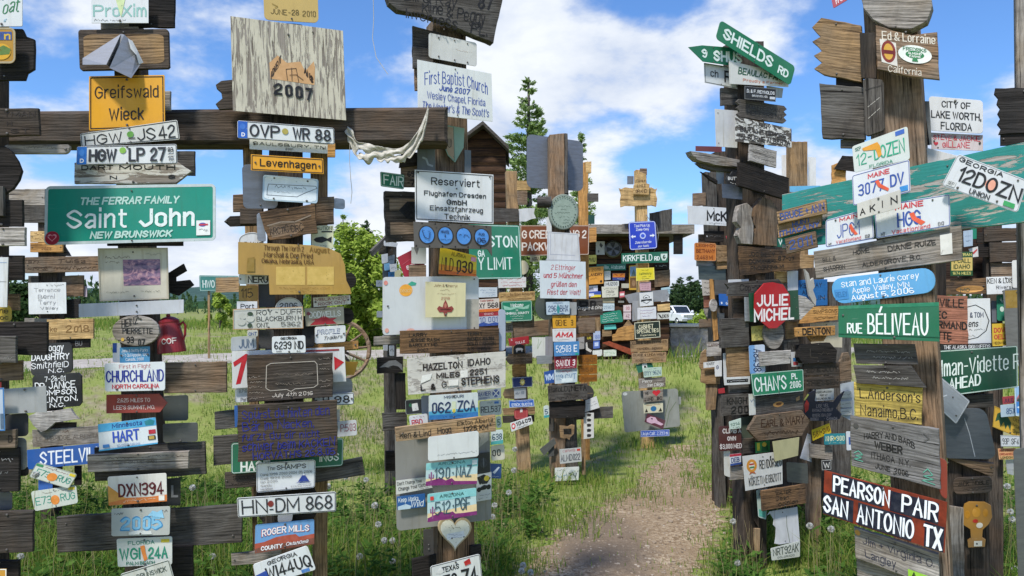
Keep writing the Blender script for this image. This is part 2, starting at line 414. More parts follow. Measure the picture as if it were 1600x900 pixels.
def zig(side, n, d):
    L = [(0, 1), (0, 0)]; R = [(1, 0), (1, 1)]
    if 'l' in side: L = [(0 if k % 2 else d, 1 - k / (2 * n)) for k in range(2 * n + 1)]
    if 'r' in side: R = [(1 if k % 2 else 1 - d, k / (2 * n)) for k in range(2 * n + 1)]
    return L + R
def heart(n=40):
    P_ = []
    for k in range(n):
        t = 2 * PI * k / n; P_.append((16 * math.sin(t) ** 3, -(13 * math.cos(t) - 5 * math.cos(2 * t) - 2 * math.cos(3 * t) - math.cos(4 * t))))
    return [(.5 + x / 32, (y + 12) / 29) for x, y in P_]
SHAPES = {'o': ell, 'heart': heart, 'ar': lambda: [(0, 0), (.84, 0), (1, .5), (.84, 1), (0, 1)], 'al': lambda: [(0, .5), (.16, 0), (1, 0), (1, 1), (.16, 1)],
          'zl': lambda: zig('l', 4, .18), 'zr': lambda: zig('r', 4, .06), 'zb': lambda: zig('lr', 3, .06),
          'sc': lambda: [(0, 1), (.05, .88), (0, .78), (.06, .66), (.02, .55), (.07, .45), (.02, .34), (.06, .22), (0, .12), (.03, 0), (1, 0), (1, 1)],
          'oct': lambda: [(.25, 0), (.75, 0), (1, .28), (1, .72), (.75, 1), (.25, 1), (0, .72), (0, .28)],
          'cut': lambda: [(0, .1), (.06, 0), (.94, 0), (1, .1), (1, .9), (.94, 1), (.06, 1), (0, .9)],
          'rr': lambda: rounded(.08, .4), 'slant': lambda: [(0, 0), (.9, 0), (1, 1), (.02, 1)],
          'arch': lambda: [(0, 1), (0, .5)] + [(.5 - .5 * math.cos(PI * k / 12), .5 - .5 * math.sin(PI * k / 12)) for k in range(1, 12)] + [(1, .5), (1, 1)],
          'shield': lambda: [(0, 0), (1, .06), (.97, .6), (.55, 1), (.2, .8), (.03, .55)],
          'ohio': lambda: [(0, .05), (.55, .12), (.8, 0), (1, .05), (.95, .6), (.7, .8), (.62, 1), (.45, .86), (.2, .9), (0, .82)],
          'drift': lambda: [(0, .3), (.2, .12), (.5, .1), (.85, 0), (.92, .3), (1, .5), (.8, .55), (.55, .6), (.35, .95), (.25, 1), (.1, .7)],
          'bear': lambda: [(.1, .05), (.25, 0), (.75, .02), (.95, .1), (1, .35), (.9, .5), (.7, .62), (.68, .8), (.8, .85), (.78, 1), (.2, 1), (.18, .85), (.3, .8), (.28, .6), (.06, .5), (0, .25)],
          'carve': lambda: [(.12, .1), (.3, 0), (.62, .08), (.72, .3), (1, .35), (.98, 1), (.3, 1), (.05, .95), (.1, .6), (0, .5)],
          'carve2': lambda: [(0, .35), (.2, .1), (.5, 0), (.9, .12), (1, 1), (0, 1), (.1, .75), (.12, .6)],
          'loon': lambda: [(0, .75), (.02, .35), (.12, .1), (.3, .0), (.27, .35), (.4, .42), (.55, .4), (.75, .42), (.85, .25), (1, .1), (.9, .4), (.8, .62), (.95, .8), (.9, .95), (.5, 1), (.2, .98)],
          'fish': lambda: [(0, .3), (.6, 0), (.72, .22), (.3, .42), (.3, .55), (.85, .5), (1, .66), (.4, 1), (0, .9)],
          'cross': lambda: [(0, .35), (.1, .28), (.28, .3), (.3, .1), (.5, 0), (.7, .12), (.72, .3), (.9, .28), (1, .38), (.97, .7), (.72, .72), (.72, 1), (.28, 1), (.28, .72), (.04, .7)]}
ITEMS = []
def S(name, cat, q, k, m, label, T=(), sh=None, r=0, t=None, nails=None, gv=False, grp=None, rough=None, off=None, bv=None):
    o_ = layer(k) if off is None else off
    # corners in the picture -> points on the plane of the post
    if len(q) == 5:
        cx, cy, w, h, a = q; a = math.radians(a); ca, sa = math.cos(a), math.sin(a)
        c = hit(cx, cy, o_)
        ex = (hit(cx + ca * w / 2, cy + sa * w / 2, o_) - hit(cx - ca * w / 2, cy - sa * w / 2, o_)) / 2
        ey = (hit(cx + sa * h / 2, cy - ca * h / 2, o_) - hit(cx - sa * h / 2, cy + ca * h / 2, o_)) / 2
        C3 = [c - ex + ey, c + ex + ey, c + ex - ey, c - ex - ey]; wpx, hpx = w, h
    else:
        if len(q) == 4: q = (q[0], q[1], q[2], q[1], q[2], q[3], q[0], q[3])
        C3 = [hit(q[2 * i], q[2 * i + 1], o_) for i in range(4)]
        wpx = (math.hypot(q[2] - q[0], q[3] - q[1]) + math.hypot(q[4] - q[6], q[5] - q[7])) / 2
        hpx = (math.hypot(q[6] - q[0], q[7] - q[1]) + math.hypot(q[4] - q[2], q[5] - q[3])) / 2
    c = sum(C3, Vector()) / 4
    ux = ((C3[1] + C3[2]) - (C3[0] + C3[3])).normalized()
    if gv: ux = ((C3[0] + C3[1]) - (C3[2] + C3[3])).normalized()
    uz = (-A.n).cross(ux) * -1; uz = ux.cross(-A.n).normalized()
    M = Matrix(((ux.x, -A.n.x, uz.x, c.x), (ux.y, -A.n.y, uz.y, c.y), (ux.z, -A.n.z, uz.z, c.z), (0, 0, 0, 1)))
    L = [Vector(((p - c).dot(ux), (p - c).dot(uz))) for p in C3]
    bil = lambda u, v: L[0] * (1 - u) * (1 - v) + L[1] * u * (1 - v) + L[2] * u * v + L[3] * (1 - u) * v
    is_wood = isinstance(m, str) and (m in WOODS or m.startswith('f:'))
    if sh is None: out = rounded(min(.5, r / wpx), min(.5, r / hpx)) if r else [(0, 0), (1, 0), (1, 1), (0, 1)]
    else: out = SHAPES[sh]() if isinstance(sh, str) else list(sh)
    pxm = c.y / F
    loop = [bil(u, v) for u, v in out]
    if is_wood:                                                # uneven sawn and split edges
        rr = random.Random(label); new = []
        for i, p in enumerate(loop):
            p2 = loop[(i + 1) % len(loop)]; d = p2 - p; L_ = d.length; n_ = max(1, min(9, int(L_ / .035)))
            if r or sh in ('o', 'oct', 'rr', 'heart'): n_ = 1
            nr = Vector((d.y, -d.x)) / max(L_, 1e-6); end = abs(d.x) < abs(d.y); amp = min(.0035 if end else .0022, .012 * hpx * pxm)
            for j in range(n_):
                new.append(p + d * (j / n_) + nr * rr.uniform(-amp, amp) * (1 if j else .5))
        loop = new
    area = sum(loop[i].x * loop[(i + 1) % len(loop)].y - loop[(i + 1) % len(loop)].x * loop[i].y for i in range(len(loop)))
    if area < 0: loop = loop[::-1]                             # counter-clockwise in (x, z)
    th = t if t is not None else (.021 if is_wood else .0035)
    bv = bv or (.0022 if is_wood else .0008)
    n = len(loop); V = []; Fc = []
    ins = []
    for i, p in enumerate(loop):
        a_, b_ = loop[i - 1], loop[(i + 1) % n]; d1 = (p - a_); d2 = (b_ - p)
        if d1.length < 1e-7: d1 = d2
        if d2.length < 1e-7: d2 = d1
        d1 = d1.normalized(); d2 = d2.normalized(); nr = Vector((-(d1.y + d2.y), d1.x + d2.x))
        nr = nr.normalized() if nr.length > 1e-6 else Vector((0, 0)); ins.append(p + nr * bv)
    V += [(p.x, 0, p.y) for p in ins] + [(p.x, bv, p.y) for p in loop] + [(p.x, th, p.y) for p in loop]
    Fc.append(list(range(n)))
    for i in range(n):
        j = (i + 1) % n
        Fc.append([i, n + i, n + j, j]); Fc.append([n + i, 2 * n + i, 2 * n + j, n + j])
    Fc.append([2 * n + i for i in range(n)][::-1])
    o = mesh_obj(name, V, Fc, mat(m)); o.matrix_basis = M
    tag(o, label, cat, grp or CAT.get(cat))
    # printing, lettering, stickers: thin sheets in front of the panel, each kind its own part
    parts = {}
    def put(part, pts, faces, col, Z=None):
        d = parts.setdefault(part, [[], [], [], []]); lay = .0009 + .0004 * sum(len(x[3]) for x in parts.values())
        d[3].append(1)
        mm = mat(col[1:]) if col.startswith('=') else flat(col)
        if mm not in d[2]: d[2].append(mm)
        mi = d[2].index(mm); b0 = len(d[0])
        d[0] += [(p.x, -lay - (.00009 * Z[i] if Z else 0), p.y) for i, p in enumerate(pts)]
        for f in faces: d[1].append(([x + b0 for x in f], mi))
    for it in T:
        if it[0][0] == '#' and len(it[0]) == 2:
            kd = it[0][1]
            if kd == 'b':                                       # border line: inset px, width px, colour
                _, i_, w_, col = it
                def rim(d): return [bil(u, v) for u, v in [(d / wpx + x * (1 - 2 * d / wpx), d / hpx + y * (1 - 2 * d / hpx)) for x, y in (rounded(min(.45, max(1, r - d) / wpx), min(.45, max(1, r - d) / hpx)) if (r and sh is None) else ((out if sh else [(0, 0), (1, 0), (1, 1), (0, 1)])))]]
                a_, b_ = rim(i_), rim(i_ + w_); nn = len(a_)
                put('border', a_ + b_, [[j, (j + 1) % nn, nn + (j + 1) % nn, nn + j][::-1] for j in range(nn)], col)
            elif kd == 'l' or kd == 's':                         # line / pen scribble
                if kd == 's':
                    _, u0, v0, u1, v1, col = it; rr = random.Random(label + str(v0)); nn = max(8, int((u1 - u0) * wpx / 1.6)); pts = []
                    for j in range(nn + 1):
                        pts.append((u0 + (u1 - u0) * j / nn, (v0 + v1) / 2 + (v1 - v0) * .5 * rr.uniform(-1, 1) * (1 if j % 2 else .7)))
                    wd = max(.45, min(1.0, (v1 - v0) * hpx * .12)); breaks = {j for j in range(nn) if rr.random() < .17}
                    part = 'lettering'
                else:
                    _, pts, wd, col = it; breaks = set(); part = 'emblem'
                P_ = [bil(u, v) for u, v in pts]; w_ = wd * pxm / 2; vv = []; ff = []
                for j in range(len(P_) - 1):
                    if j in breaks: continue
                    d = P_[j + 1] - P_[j]
                    if d.length < 1e-6: continue
                    nr = Vector((-d.y, d.x)).normalized() * w_; b0 = len(vv); e = d.normalized() * w_ * .5
                    vv += [P_[j] - nr - e, P_[j + 1] - nr + e, P_[j + 1] + nr + e, P_[j] + nr - e]; ff.append([b0, b0 + 1, b0 + 2, b0 + 3])
                put(part, vv, ff, col)
            else:
                if kd == 'r': pp = [(it[1], it[2]), (it[3], it[2]), (it[3], it[4]), (it[1], it[4])]; col = it[5]
                elif kd == 'e': pp = [(it[1] + (it[3] - it[1]) * x, it[2] + (it[4] - it[2]) * y) for x, y in ell(24)]; col = it[5]
                elif kd == 'h': pp = [(it[1] + (it[3] - it[1]) * x, it[2] + (it[4] - it[2]) * y) for x, y in heart(30)]; col = it[5]
                elif kd == 'R':
                    pp = [(it[1] + (it[3] - it[1]) * x, it[2] + (it[4] - it[2]) * y) for x, y in rounded(.12, .12)]; col = it[5]
                else: pp = it[1]; col = it[2]
                P_ = [bil(u, v) for u, v in pp]
                ar = sum(P_[i].x * P_[(i + 1) % len(P_)].y - P_[(i + 1) % len(P_)].x * P_[i].y for i in range(len(P_)))
                if ar < 0: P_ = P_[::-1]
                put(it[6] if len(it) > 6 else (it[3] if kd == 'p' and len(it) > 3 else 'emblem'), P_, [list(range(len(P_)))], col)
        else:
            s, u0, v0, u1, v1, col = it[:6]; st = it[6] if len(it) > 6 else 'b'; rise = it[7] if len(it) > 7 else 0; arc = it[8] if len(it) > 8 else 0
            fm = lambda x, y: bil(u0 + (u1 - u0) * x, v1 + (v0 - v1) * y + rise * (x - .5) + arc * (4 * (x - .5) ** 2))
            pts, gf, Z = text_mesh(s, st, fm, (fm(.5, 1) - fm(.5, 0)).length, (fm(1, .5) - fm(0, .5)).length)
            put('lettering', pts, gf, col, Z)
    for pn, d in parts.items():
        ch = mesh_obj(pn, d[0], [f for f, _ in d[1]], d[2], o, [mi for _, mi in d[1]])
    if nails is None and wpx > 46 and hpx > 12: nails = ((.5, .08), (.5, .92)) if hpx > 26 else ((.06, .5), (.94, .5))
    for u, v in nails or ():
        p = bil(u, v); ch = bpy.data.objects.new('nail', NAIL); COL.objects.link(ch); ch.parent = o; ch.location = (p.x, -.0025, p.y)
        ch.rotation_euler = (0, rnd.uniform(0, 6), 0); s_ = rnd.uniform(.8, 1.25); ch.scale = (s_, s_, s_)
    return o
def _nail():
    bm = bmesh.new(); add_lathe(bm, [(.0012, -.012), (.0045, -.0005), (.005, .001), (.0035, .0028), (.001, .0034)], 12)
    bmesh.ops.rotate(bm, verts=bm.verts, cent=(0, 0, 0), matrix=Matrix.Rotation(PI / 2, 3, 'X'))
    me = bpy.data.meshes.new('nail'); bm.to_mesh(me); bm.free(); me.materials.append(metal('6e6a66', .5, .6)); return me
NAIL = _nail()
# ------------------------------------------------------------------ ground, road, path
def sstep(a, b, x): t = np.clip((x - a) / (b - a), 0, 1); return t * t * (3 - 2 * t)
def gz(x, y):
    x = np.asarray(x, float); y = np.asarray(y, float)
    yb = y + .6 * np.clip(-x - 1, 0, 10); z = -2.2 + 1.13 * sstep(11.8, 16.3, yb) - .65 * sstep(34, 62, y) + .4 * sstep(22, 28, yb) * sstep(2, -6, x) * (1 - sstep(40, 60, y))
    z = z - .27 * np.exp(-((x - 2.45) ** 2 + (y - 6.6) ** 2) / 1.1)
    z = z + .035 * np.sin(x * 1.7 + y * .6) * np.cos(y * 1.1 - x * .5) * (1 - sstep(14.5, 16, y)) + .05 * np.sin(x * .5 + 1) * np.sin(y * .33)
    z = z + .5 * sstep(40, 120, y) * sstep(0, -30, x)
    return z
def ground_at(px, py):
    d = ray(px, py); lo, hi = 1.0, 400.0
    for s in np.concatenate([np.arange(2.5, 40, .05), np.arange(40, 400, 1)]):
        if d.z * s < float(gz(d.x * s, s)): return d.x * s, s
    return d.x * 400, 400
xs = np.concatenate([np.linspace(-900, -60, 15), np.linspace(-55, -17, 20), np.linspace(-16, 16, 129), np.linspace(17, 55, 20), np.linspace(60, 900, 15)])
ys = np.concatenate([np.linspace(-40, -2, 10), np.linspace(-1, 22, 116), np.linspace(22.5, 70, 60), np.linspace(75, 200, 26), np.linspace(230, 2500, 30)])
gx, gy = np.meshgrid(xs, ys); V = np.stack([gx.ravel(), gy.ravel(), gz(gx, gy).ravel()], 1); W = len(xs)
Fc = [[j * W + i, j * W + i + 1, (j + 1) * W + i + 1, (j + 1) * W + i] for j in range(len(ys) - 1) for i in range(W - 1)]
N = NT('meadow_soil'); v = N.obj_vec((1, 1, 1), False)
n1 = N.noise(v, .55, 6, .6, .4); n2 = N.noise(v, 9, 8, .7); n3 = N.noise(v, 2.3, 6, .65)
gcol = N.ramp(n3, [(.3, (.17, .21, .05, 1)), (.5, (.22, .26, .07, 1)), (.7, (.30, .29, .11, 1))])
soil = N.ramp(n2, [(.3, (.13, .10, .065, 1)), (.55, (.26, .22, .155, 1)), (.75, (.38, .33, .25, 1))])
N.bump(n2, .6, .03)
ground = mesh_obj('ground', V, Fc, N.done(N.mix(N.ramp(N.mix(.45, n1, n3), [(.50, G3(0)), (.60, G3(.85))]), gcol, soil), .95, 0, .1), smooth=True); tag(ground, kind='structure')
def gravel_mat(name, a, b, c, sc):
    N = NT(name); v = N.obj_vec((1, 1, 1), False); vo = N.n.new('ShaderNodeTexVoronoi'); vo.inputs['Scale'].default_value = sc; N.link(v, vo.inputs['Vector'])
    n1 = N.noise(v, sc * .9, 8, .75); n2 = N.noise(v, 1.3, 5, .6)
    hsv = N.n.new('ShaderNodeSeparateColor'); N.link(vo.outputs['Color'], hsv.inputs[0])
    col = N.mix(N.ramp(n2, [(.35, G3(0)), (.65, G3(1))]), N.ramp(hsv.outputs[0], [(.1, a), (.5, b), (.95, c)]), N.ramp(n1, [(.3, a), (.6, b)]))
    N.bump(N.mix(.5, vo.outputs['Distance'], n1), .8, .02); return N.done(col, .92, 0, .15)
road_m = gravel_mat('road_gravel', (.27, .24, .20, 1), (.42, .38, .33, 1), (.54, .50, .45, 1), 9)
path_m = gravel_mat('path_gravel', (.17, .115, .065, 1), (.33, .245, .155, 1), (.50, .40, .28, 1), 42)
def darken_middle():            # a darker stretch with a noisy edge in the middle of the dirt
    t = path_m.node_tree; b_ = t.nodes['Principled BSDF']; old = b_.inputs['Base Color'].links[0].from_socket; cx, cy = ground_at(945, 850)
    g = t.nodes.new('ShaderNodeTexCoord'); mp = t.nodes.new('ShaderNodeMapping'); mp.vector_type = 'TEXTURE'; mp.inputs['Location'].default_value = (cx, cy, -2.2); mp.inputs['Scale'].default_value = (.5, 1.1, 3); t.links.new(g.outputs['Object'], mp.inputs[0])
    ln = t.nodes.new('ShaderNodeVectorMath'); ln.operation = 'LENGTH'; t.links.new(mp.outputs[0], ln.inputs[0]); nz = t.nodes.new('ShaderNodeTexNoise'); nz.inputs['Scale'].default_value = 5; nz.inputs['Detail'].default_value = 9; nz.inputs['Roughness'].default_value = .75; t.links.new(g.outputs['Object'], nz.inputs['Vector'])
    ad = t.nodes.new('ShaderNodeMath'); ad.operation = 'MULTIPLY_ADD'; t.links.new(nz.outputs['Fac'], ad.inputs[0]); ad.inputs[1].default_value = 1.5; t.links.new(ln.outputs['Value'], ad.inputs[2])
    r_ = t.nodes.new('ShaderNodeValToRGB'); t.links.new(ad.outputs[0], r_.inputs[0]); r_.color_ramp.elements[0].position = 0.0; mr = t.nodes.new('ShaderNodeMapRange'); t.links.new(ad.outputs[0], mr.inputs[0])
    for k, v_ in ((1, 1.35), (2, 1.85), (3, .75), (4, 0)): mr.inputs[k].default_value = v_
    mx = t.nodes.new('ShaderNodeMix'); mx.data_type = 'RGBA'; t.links.new(mr.outputs[0], mx.inputs[0]); t.links.new(old, mx.inputs[6]); mx.inputs[7].default_value = (.17, .13, .095, 1); t.nodes.remove(r_); t.links.new(mx.outputs[2], b_.inputs['Base Color'])
darken_middle()
def sheet(name, pts2, m, lift, res=None):
    """a strip given by left/right edge points, laid just above the ground"""
    V = []; Fc = []; K = 9
    for (l, r_) in pts2:
        for k in range(K):
            x = l[0] + (r_[0] - l[0]) * k / (K - 1); y = l[1] + (r_[1] - l[1]) * k / (K - 1); V.append((x, y, float(gz(x, y)) + lift))
    for j in range(len(pts2) - 1):
        for k in range(K - 1): Fc.append([j * K + k, j * K + k + 1, (j + 1) * K + k + 1, (j + 1) * K + k])
    return tag(mesh_obj(name, V, Fc, m, smooth=True), kind='structure')
bend = lambda x: .6 * min(max(-x - 1, 0), 10)
road_pts = [((x, 16.6 - bend(x) + rnd.uniform(-.2, .2)), (x, 20.6 - bend(x) + rnd.uniform(-.25, .25))) for x in np.arange(-60, 60, .35)]
sheet('gravel_road', road_pts, road_m, .006)
L_ = [(790, 960), (822, 900), (846, 860), (876, 828), (915, 804), (965, 778), (1002, 748), (1032, 722), (1056, 694)]
R_ = [(1090, 960), (1088, 900), (1104, 862), (1124, 832), (1132, 806), (1124, 776), (1096, 748), (1084, 722), (1080, 694)]
def dens_edge(E):
    out = []
    for (a, b), (c, d) in zip(E, E[1:]):
        for k in range(10): out.append((a + (c - a) * k / 10, b + (d - b) * k / 10))
    return out
EL = [ground_at(*p) for p in dens_edge(L_)]; ER = [ground_at(*p) for p in dens_edge(R_)]
pp = [((l[0] + rnd.uniform(-.1, .1), l[1]), (r_[0] + rnd.uniform(-.1, .1), r_[1])) for l, r_ in zip(EL, ER)]
sheet('gravel_path', pp, path_m, .004)
PY = np.array([(l[1] + r_[1]) / 2 for l, r_ in pp]); PL = np.array([l[0] for l, _ in pp]); PR = np.array([r_[0] for _, r_ in pp])
o_ = np.argsort(PY); PY, PL, PR = PY[o_], PL[o_], PR[o_]
TRK = [ground_at(x, y) for x, y in ((1000, 776), (1020, 750), (1040, 722), (1066, 690), (1084, 650), (1094, 610), (1097, 575))]; TX, TY = [t[0] for t in TRK], [t[1] for t in TRK]
def path_frac(x, y):
    l = np.interp(y, PY, PL); r_ = np.interp(y, PY, PR); return np.where(y > PY[-1], -9, np.minimum(x - l, r_ - x))      # > 0 on the path
# wooded hills on the horizon
def hill(px0, px1, Y, tops, depth, col):
    V = []; n = len(tops)
    for j, (dy, f) in enumerate(((0, 0), (.25, .75), (.5, 1), (1, .2))):
        for i, tpx in enumerate(tops):
            x = (px0 + (px1 - px0) * i / (n - 1) - HX) / F * Y; z = (HY - tpx) / F * Y
            V.append((x * (1 + dy * depth / Y), Y + dy * depth, -4 + (z + 4) * f + (rnd.uniform(-1, 1) * Y * .0012 if 0 < f else 0)))
    Fc = [[j * n + i, j * n + i + 1, (j + 1) * n + i + 1, (j + 1) * n + i] for j in range(3) for i in range(n - 1)]
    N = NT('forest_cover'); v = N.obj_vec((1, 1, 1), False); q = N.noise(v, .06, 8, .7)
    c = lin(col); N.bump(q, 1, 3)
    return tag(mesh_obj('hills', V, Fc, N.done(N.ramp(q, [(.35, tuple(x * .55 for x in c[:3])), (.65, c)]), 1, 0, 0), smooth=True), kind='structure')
def tops(n, f): return [f(i / (n - 1)) for i in range(n)]
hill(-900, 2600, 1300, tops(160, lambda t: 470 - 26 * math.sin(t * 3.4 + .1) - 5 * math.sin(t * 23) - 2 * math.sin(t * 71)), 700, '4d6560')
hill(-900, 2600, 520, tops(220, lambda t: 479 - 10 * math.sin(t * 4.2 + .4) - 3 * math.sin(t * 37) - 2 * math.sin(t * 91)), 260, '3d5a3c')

# ------------------------------------------------------------------ foliage
def leaf_mat(name, a, b, c):
    N = NT(name); g = N.n.new('ShaderNodeNewGeometry'); col = N.ramp(g.outputs['Random Per Island'], [(.05, a), (.5, b), (.95, c)])
    N.done(col, .7, 0, .04)
    tr = N.n.new('ShaderNodeBsdfTranslucent'); N.link(col, tr.inputs[0]); ms = N.n.new('ShaderNodeMixShader'); ms.inputs[0].default_value = .5
    N.link(N.b.outputs[0], ms.inputs[1]); N.link(tr.outputs[0], ms.inputs[2]); N.link(ms.outputs[0], N.n['Material Output'].inputs[0]); return N.m
def quads_mesh(name, C, U, Wv, m, parent=None):
    """leaf cards: centres C, half-length vectors U, half-width vectors Wv (n,3) -> rhombic faces"""
    n = len(C); V = np.empty((n, 4, 3)); V[:, 0] = C - U; V[:, 1] = C + Wv; V[:, 2] = C + U; V[:, 3] = C - Wv
    me = bpy.data.meshes.new(name); me.vertices.add(4 * n); me.vertices.foreach_set('co', V.ravel())
    me.loops.add(4 * n); me.loops.foreach_set('vertex_index', np.arange(4 * n)); me.polygons.add(n)
    me.polygons.foreach_set('loop_start', np.arange(n) * 4); me.materials.append(m); me.update(calc_edges=True)
    o = bpy.data.objects.new(name, me); COL.objects.link(o)
    if parent: o.parent = parent
    return o
def unit(a): return a / np.maximum(np.linalg.norm(a, axis=1, keepdims=True), 1e-9)
bark = wood('dgrey')
def trunk(parent, h, r0, lean=(0, 0), limbs=()):
    bm = bmesh.new(); add_tube(bm, [(lean[0] * t, lean[1] * t, h * t - .3 * (t == 0)) for t in np.linspace(0, 1, 6)], [r0 * (1 - .85 * t) for t in np.linspace(0, 1, 6)], 8)
    for l in limbs: add_tube(bm, l, [r0 * .35, r0 * .2, r0 * .07], 6)
    bm_obj('trunk', bm, bark, parent, smooth=True)
def conifer(label, px, ytop, Y, width, m, n=5200, dens=1.0, group=None, droop=.25, lo=.06, seed=1, name='spruce_tree'):
    rg = np.random.default_rng(seed); x = (px - HX) / F * Y; z0 = float(gz(x, Y)); H = (HY - ytop) / F * Y - z0
    root = empty(name, (x, Y, z0)); tag(root, label, 'tree', group); trunk(root, H * .97, .022 * H)
    nb = int(40 + H * 13); hb = lo + (1 - lo) * rg.random(nb) ** .9; az = rg.random(nb) * 2 * PI
    Lb = width * ((1 - hb) ** .8) * rg.uniform(.6, 1.25, nb) + .04 * H * .2
    k = rg.choice(nb, n, p=Lb / Lb.sum()); s = rg.random(n) ** .62
    rr = Lb[k] * s; sp = .05 * H * .35 * (1 - hb[k]) + .045
    C = np.stack([np.cos(az[k]) * rr, np.sin(az[k]) * rr, H * hb[k] * .98 - droop * rr + .34 * rr * s * s], 1) + rg.normal(0, 1, (n, 3)) * sp[:, None] * (.5, .5, .42)
    D = unit(np.stack([np.cos(az[k]), np.sin(az[k]), np.full(n, .1)], 1) + rg.normal(0, .6, (n, 3))); Nn = unit(np.stack([np.cos(az[k]) * .6, np.sin(az[k]) * .6, np.full(n, .9)], 1) + rg.normal(0, .5, (n, 3))); Q = unit(np.cross(D, Nn))
    ln = rg.uniform(.5, 1.3, n) * (.0045 * H + .034) * dens
    quads_mesh('crown', C, D * ln[:, None], Q * (ln * .36)[:, None], m, root); return root
def bushy(label, px, ytop, Y, rx, m, n=5000, leaf=.05, group=None, seed=1, base=0.0, name='willow_bush', cat='bush', trunkr=.04):
    rg = np.random.default_rng(seed); x = (px - HX) / F * Y; z0 = float(gz(x, Y)); H = (HY - ytop) / F * Y - z0
    root = empty(name, (x, Y, z0)); tag(root, label, cat, group)
    nc = 16 + int(n / 260); hc = base + (1 - base) * rg.random(nc); wid = rx * np.sin(np.clip(hc, .08, 1) ** .75 * PI * .93 + .12) ** .7
    a = rg.random(nc) * 2 * PI; d = wid * rg.random(nc) ** .5
    cc = np.stack([np.cos(a) * d, np.sin(a) * d, H * (.05 + .88 * hc)], 1); cs = rx * rg.uniform(.14, .32, nc)
    trunk(root, H * .8, trunkr, limbs=[[(0, 0, .1 * H), tuple(c * (.5, .5, .6)), tuple(c)] for c in cc[:14]])
    k = rg.integers(0, nc, n); C = cc[k] + unit(rg.normal(0, 1, (n, 3))) * (cs[k] * rg.random(n) ** .45)[:, None] * (1, 1, 1.25)
    C[:, 2] = np.maximum(C[:, 2], .03); Nn = unit(unit(C - (0, 0, H * .4)) * .9 + (0, 0, .5) + rg.normal(0, .55, (n, 3))); D = unit(np.cross(Nn, rg.normal(0, 1, (n, 3)))); Q = np.cross(Nn, D)
    ln = leaf * rg.uniform(.6, 1.3, n); quads_mesh('crown', C, D * ln[:, None], Q * (ln * .5)[:, None], m, root); return root
L_spr = leaf_mat('spruce_needles', (.05, .09, .045, 1), (.085, .15, .06, 1), (.14, .22, .08, 1))
L_lar = leaf_mat('larch_needles', (.16, .25, .08, 1), (.28, .40, .13, 1), (.40, .53, .20, 1))
L_wil = leaf_mat('willow_leaves', (.22, .32, .05, 1), (.36, .48, .08, 1), (.48, .60, .13, 1))
L_dk = leaf_mat('dark_leaves', (.03, .06, .022, 1), (.05, .095, .03, 1), (.085, .14, .045, 1))
conifer('tall feathery conifer rising behind the dark gabled hut', 826, 108, 24, 1.8, L_lar, 24000, 1.0, 'trees behind the posts', .12, .1, 3, 'conifer_tree')
conifer('thin conifer top just right of the plain grey sign back', 908, 198, 27, .8, L_lar, 9000, 1.0, 'trees behind the posts', .12, .1, 4, 'conifer_tree')
conifer('dark spruce tip rising above the green bush by the wagon wheel', 573, 342, 25, 1.1, L_spr, 16000, 1.0, 'trees behind the posts', .2, .1, 5)
conifer('young spruce left of the others, behind the gold board post', 536, 332, 24, 1.0, L_lar, 16000, 1.0, 'trees behind the posts', .15, .05, 6)
bushy('dense green bush behind the wagon wheel', 562, 354, 21.2, 1.4, L_wil, 15000, .075, 'bushes beyond the road', 7)
bushy('lower green bush between the gold board post and the wagon wheel', 532, 376, 20.6, .72, L_wil, 6000, .07, 'bushes beyond the road', 8)
bushy('small light bush beside the thin green road sign pole', 344, 458, 24, .42, L_wil, 2600, .07, 'bushes beyond the road', 9)
bushy('dark round tree behind the boards at the left edge', 30, 448, 30, 1.5, L_dk, 5000, .1, 'bushes beyond the road', 10, .1, 'leafy_tree', 'tree', .1)
for i, (px, yt, Y, w) in enumerate(((1052, 442, 78, 2.2), (1064, 432, 82, 2.4), (1078, 430, 76, 2.6), (1090, 436, 84, 2.3), (1104, 450, 80, 2.0))):
    conifer(['spruce nearest the shed wall, behind the white truck', 'tall spruce directly behind the white truck', 'broad spruce right of the white truck', 'spruce half hidden by the orange board', 'short spruce behind the left edge of the crowded post'][i],
            px, yt, Y, w * 1.25, L_spr, 14000, 2.4, 'spruces behind the parked truck', .2, .02, 20 + i)
bushy('leafy bush right of the truck above the concrete barrier', 1100, 488, 60, 1.2, L_wil, 2500, .15, 'bushes beyond the road', 31)
# the far wood: hundreds of spruces that read as one mass
def far_wood():
    rg = np.random.default_rng(5); n = 900; px = rg.uniform(-250, 1850, n); Y = rg.uniform(130, 260, n); x = (px - HX) / F * Y
    h = rg.uniform(3.0, 5.2, n) * (1 + .25 * np.sin(px * .013)) + .6; zb = gz(x, Y); Cs, Us, Ws = [], [], []
    for i in range(n):
        k = 34; t = rg.random(k); a = rg.random(k) * 2 * PI; r_ = (1 - t) * h[i] * .2 * rg.random(k) ** .4
        Cs.append(np.stack([x[i] + np.cos(a) * r_, Y[i] + np.sin(a) * r_, zb[i] + h[i] * (.05 + .95 * t)], 1))
        U = np.stack([rg.normal(0, .4, k), rg.normal(0, .4, k), np.ones(k) * .9], 1) * h[i] * .085; Us.append(U); Ws.append(unit(np.cross(U, rg.normal(0, 1, (k, 3)))) * h[i] * .045)
    tag(quads_mesh('spruce_forest', np.concatenate(Cs), np.concatenate(Us), np.concatenate(Ws), L_spr), kind='stuff')
far_wood()
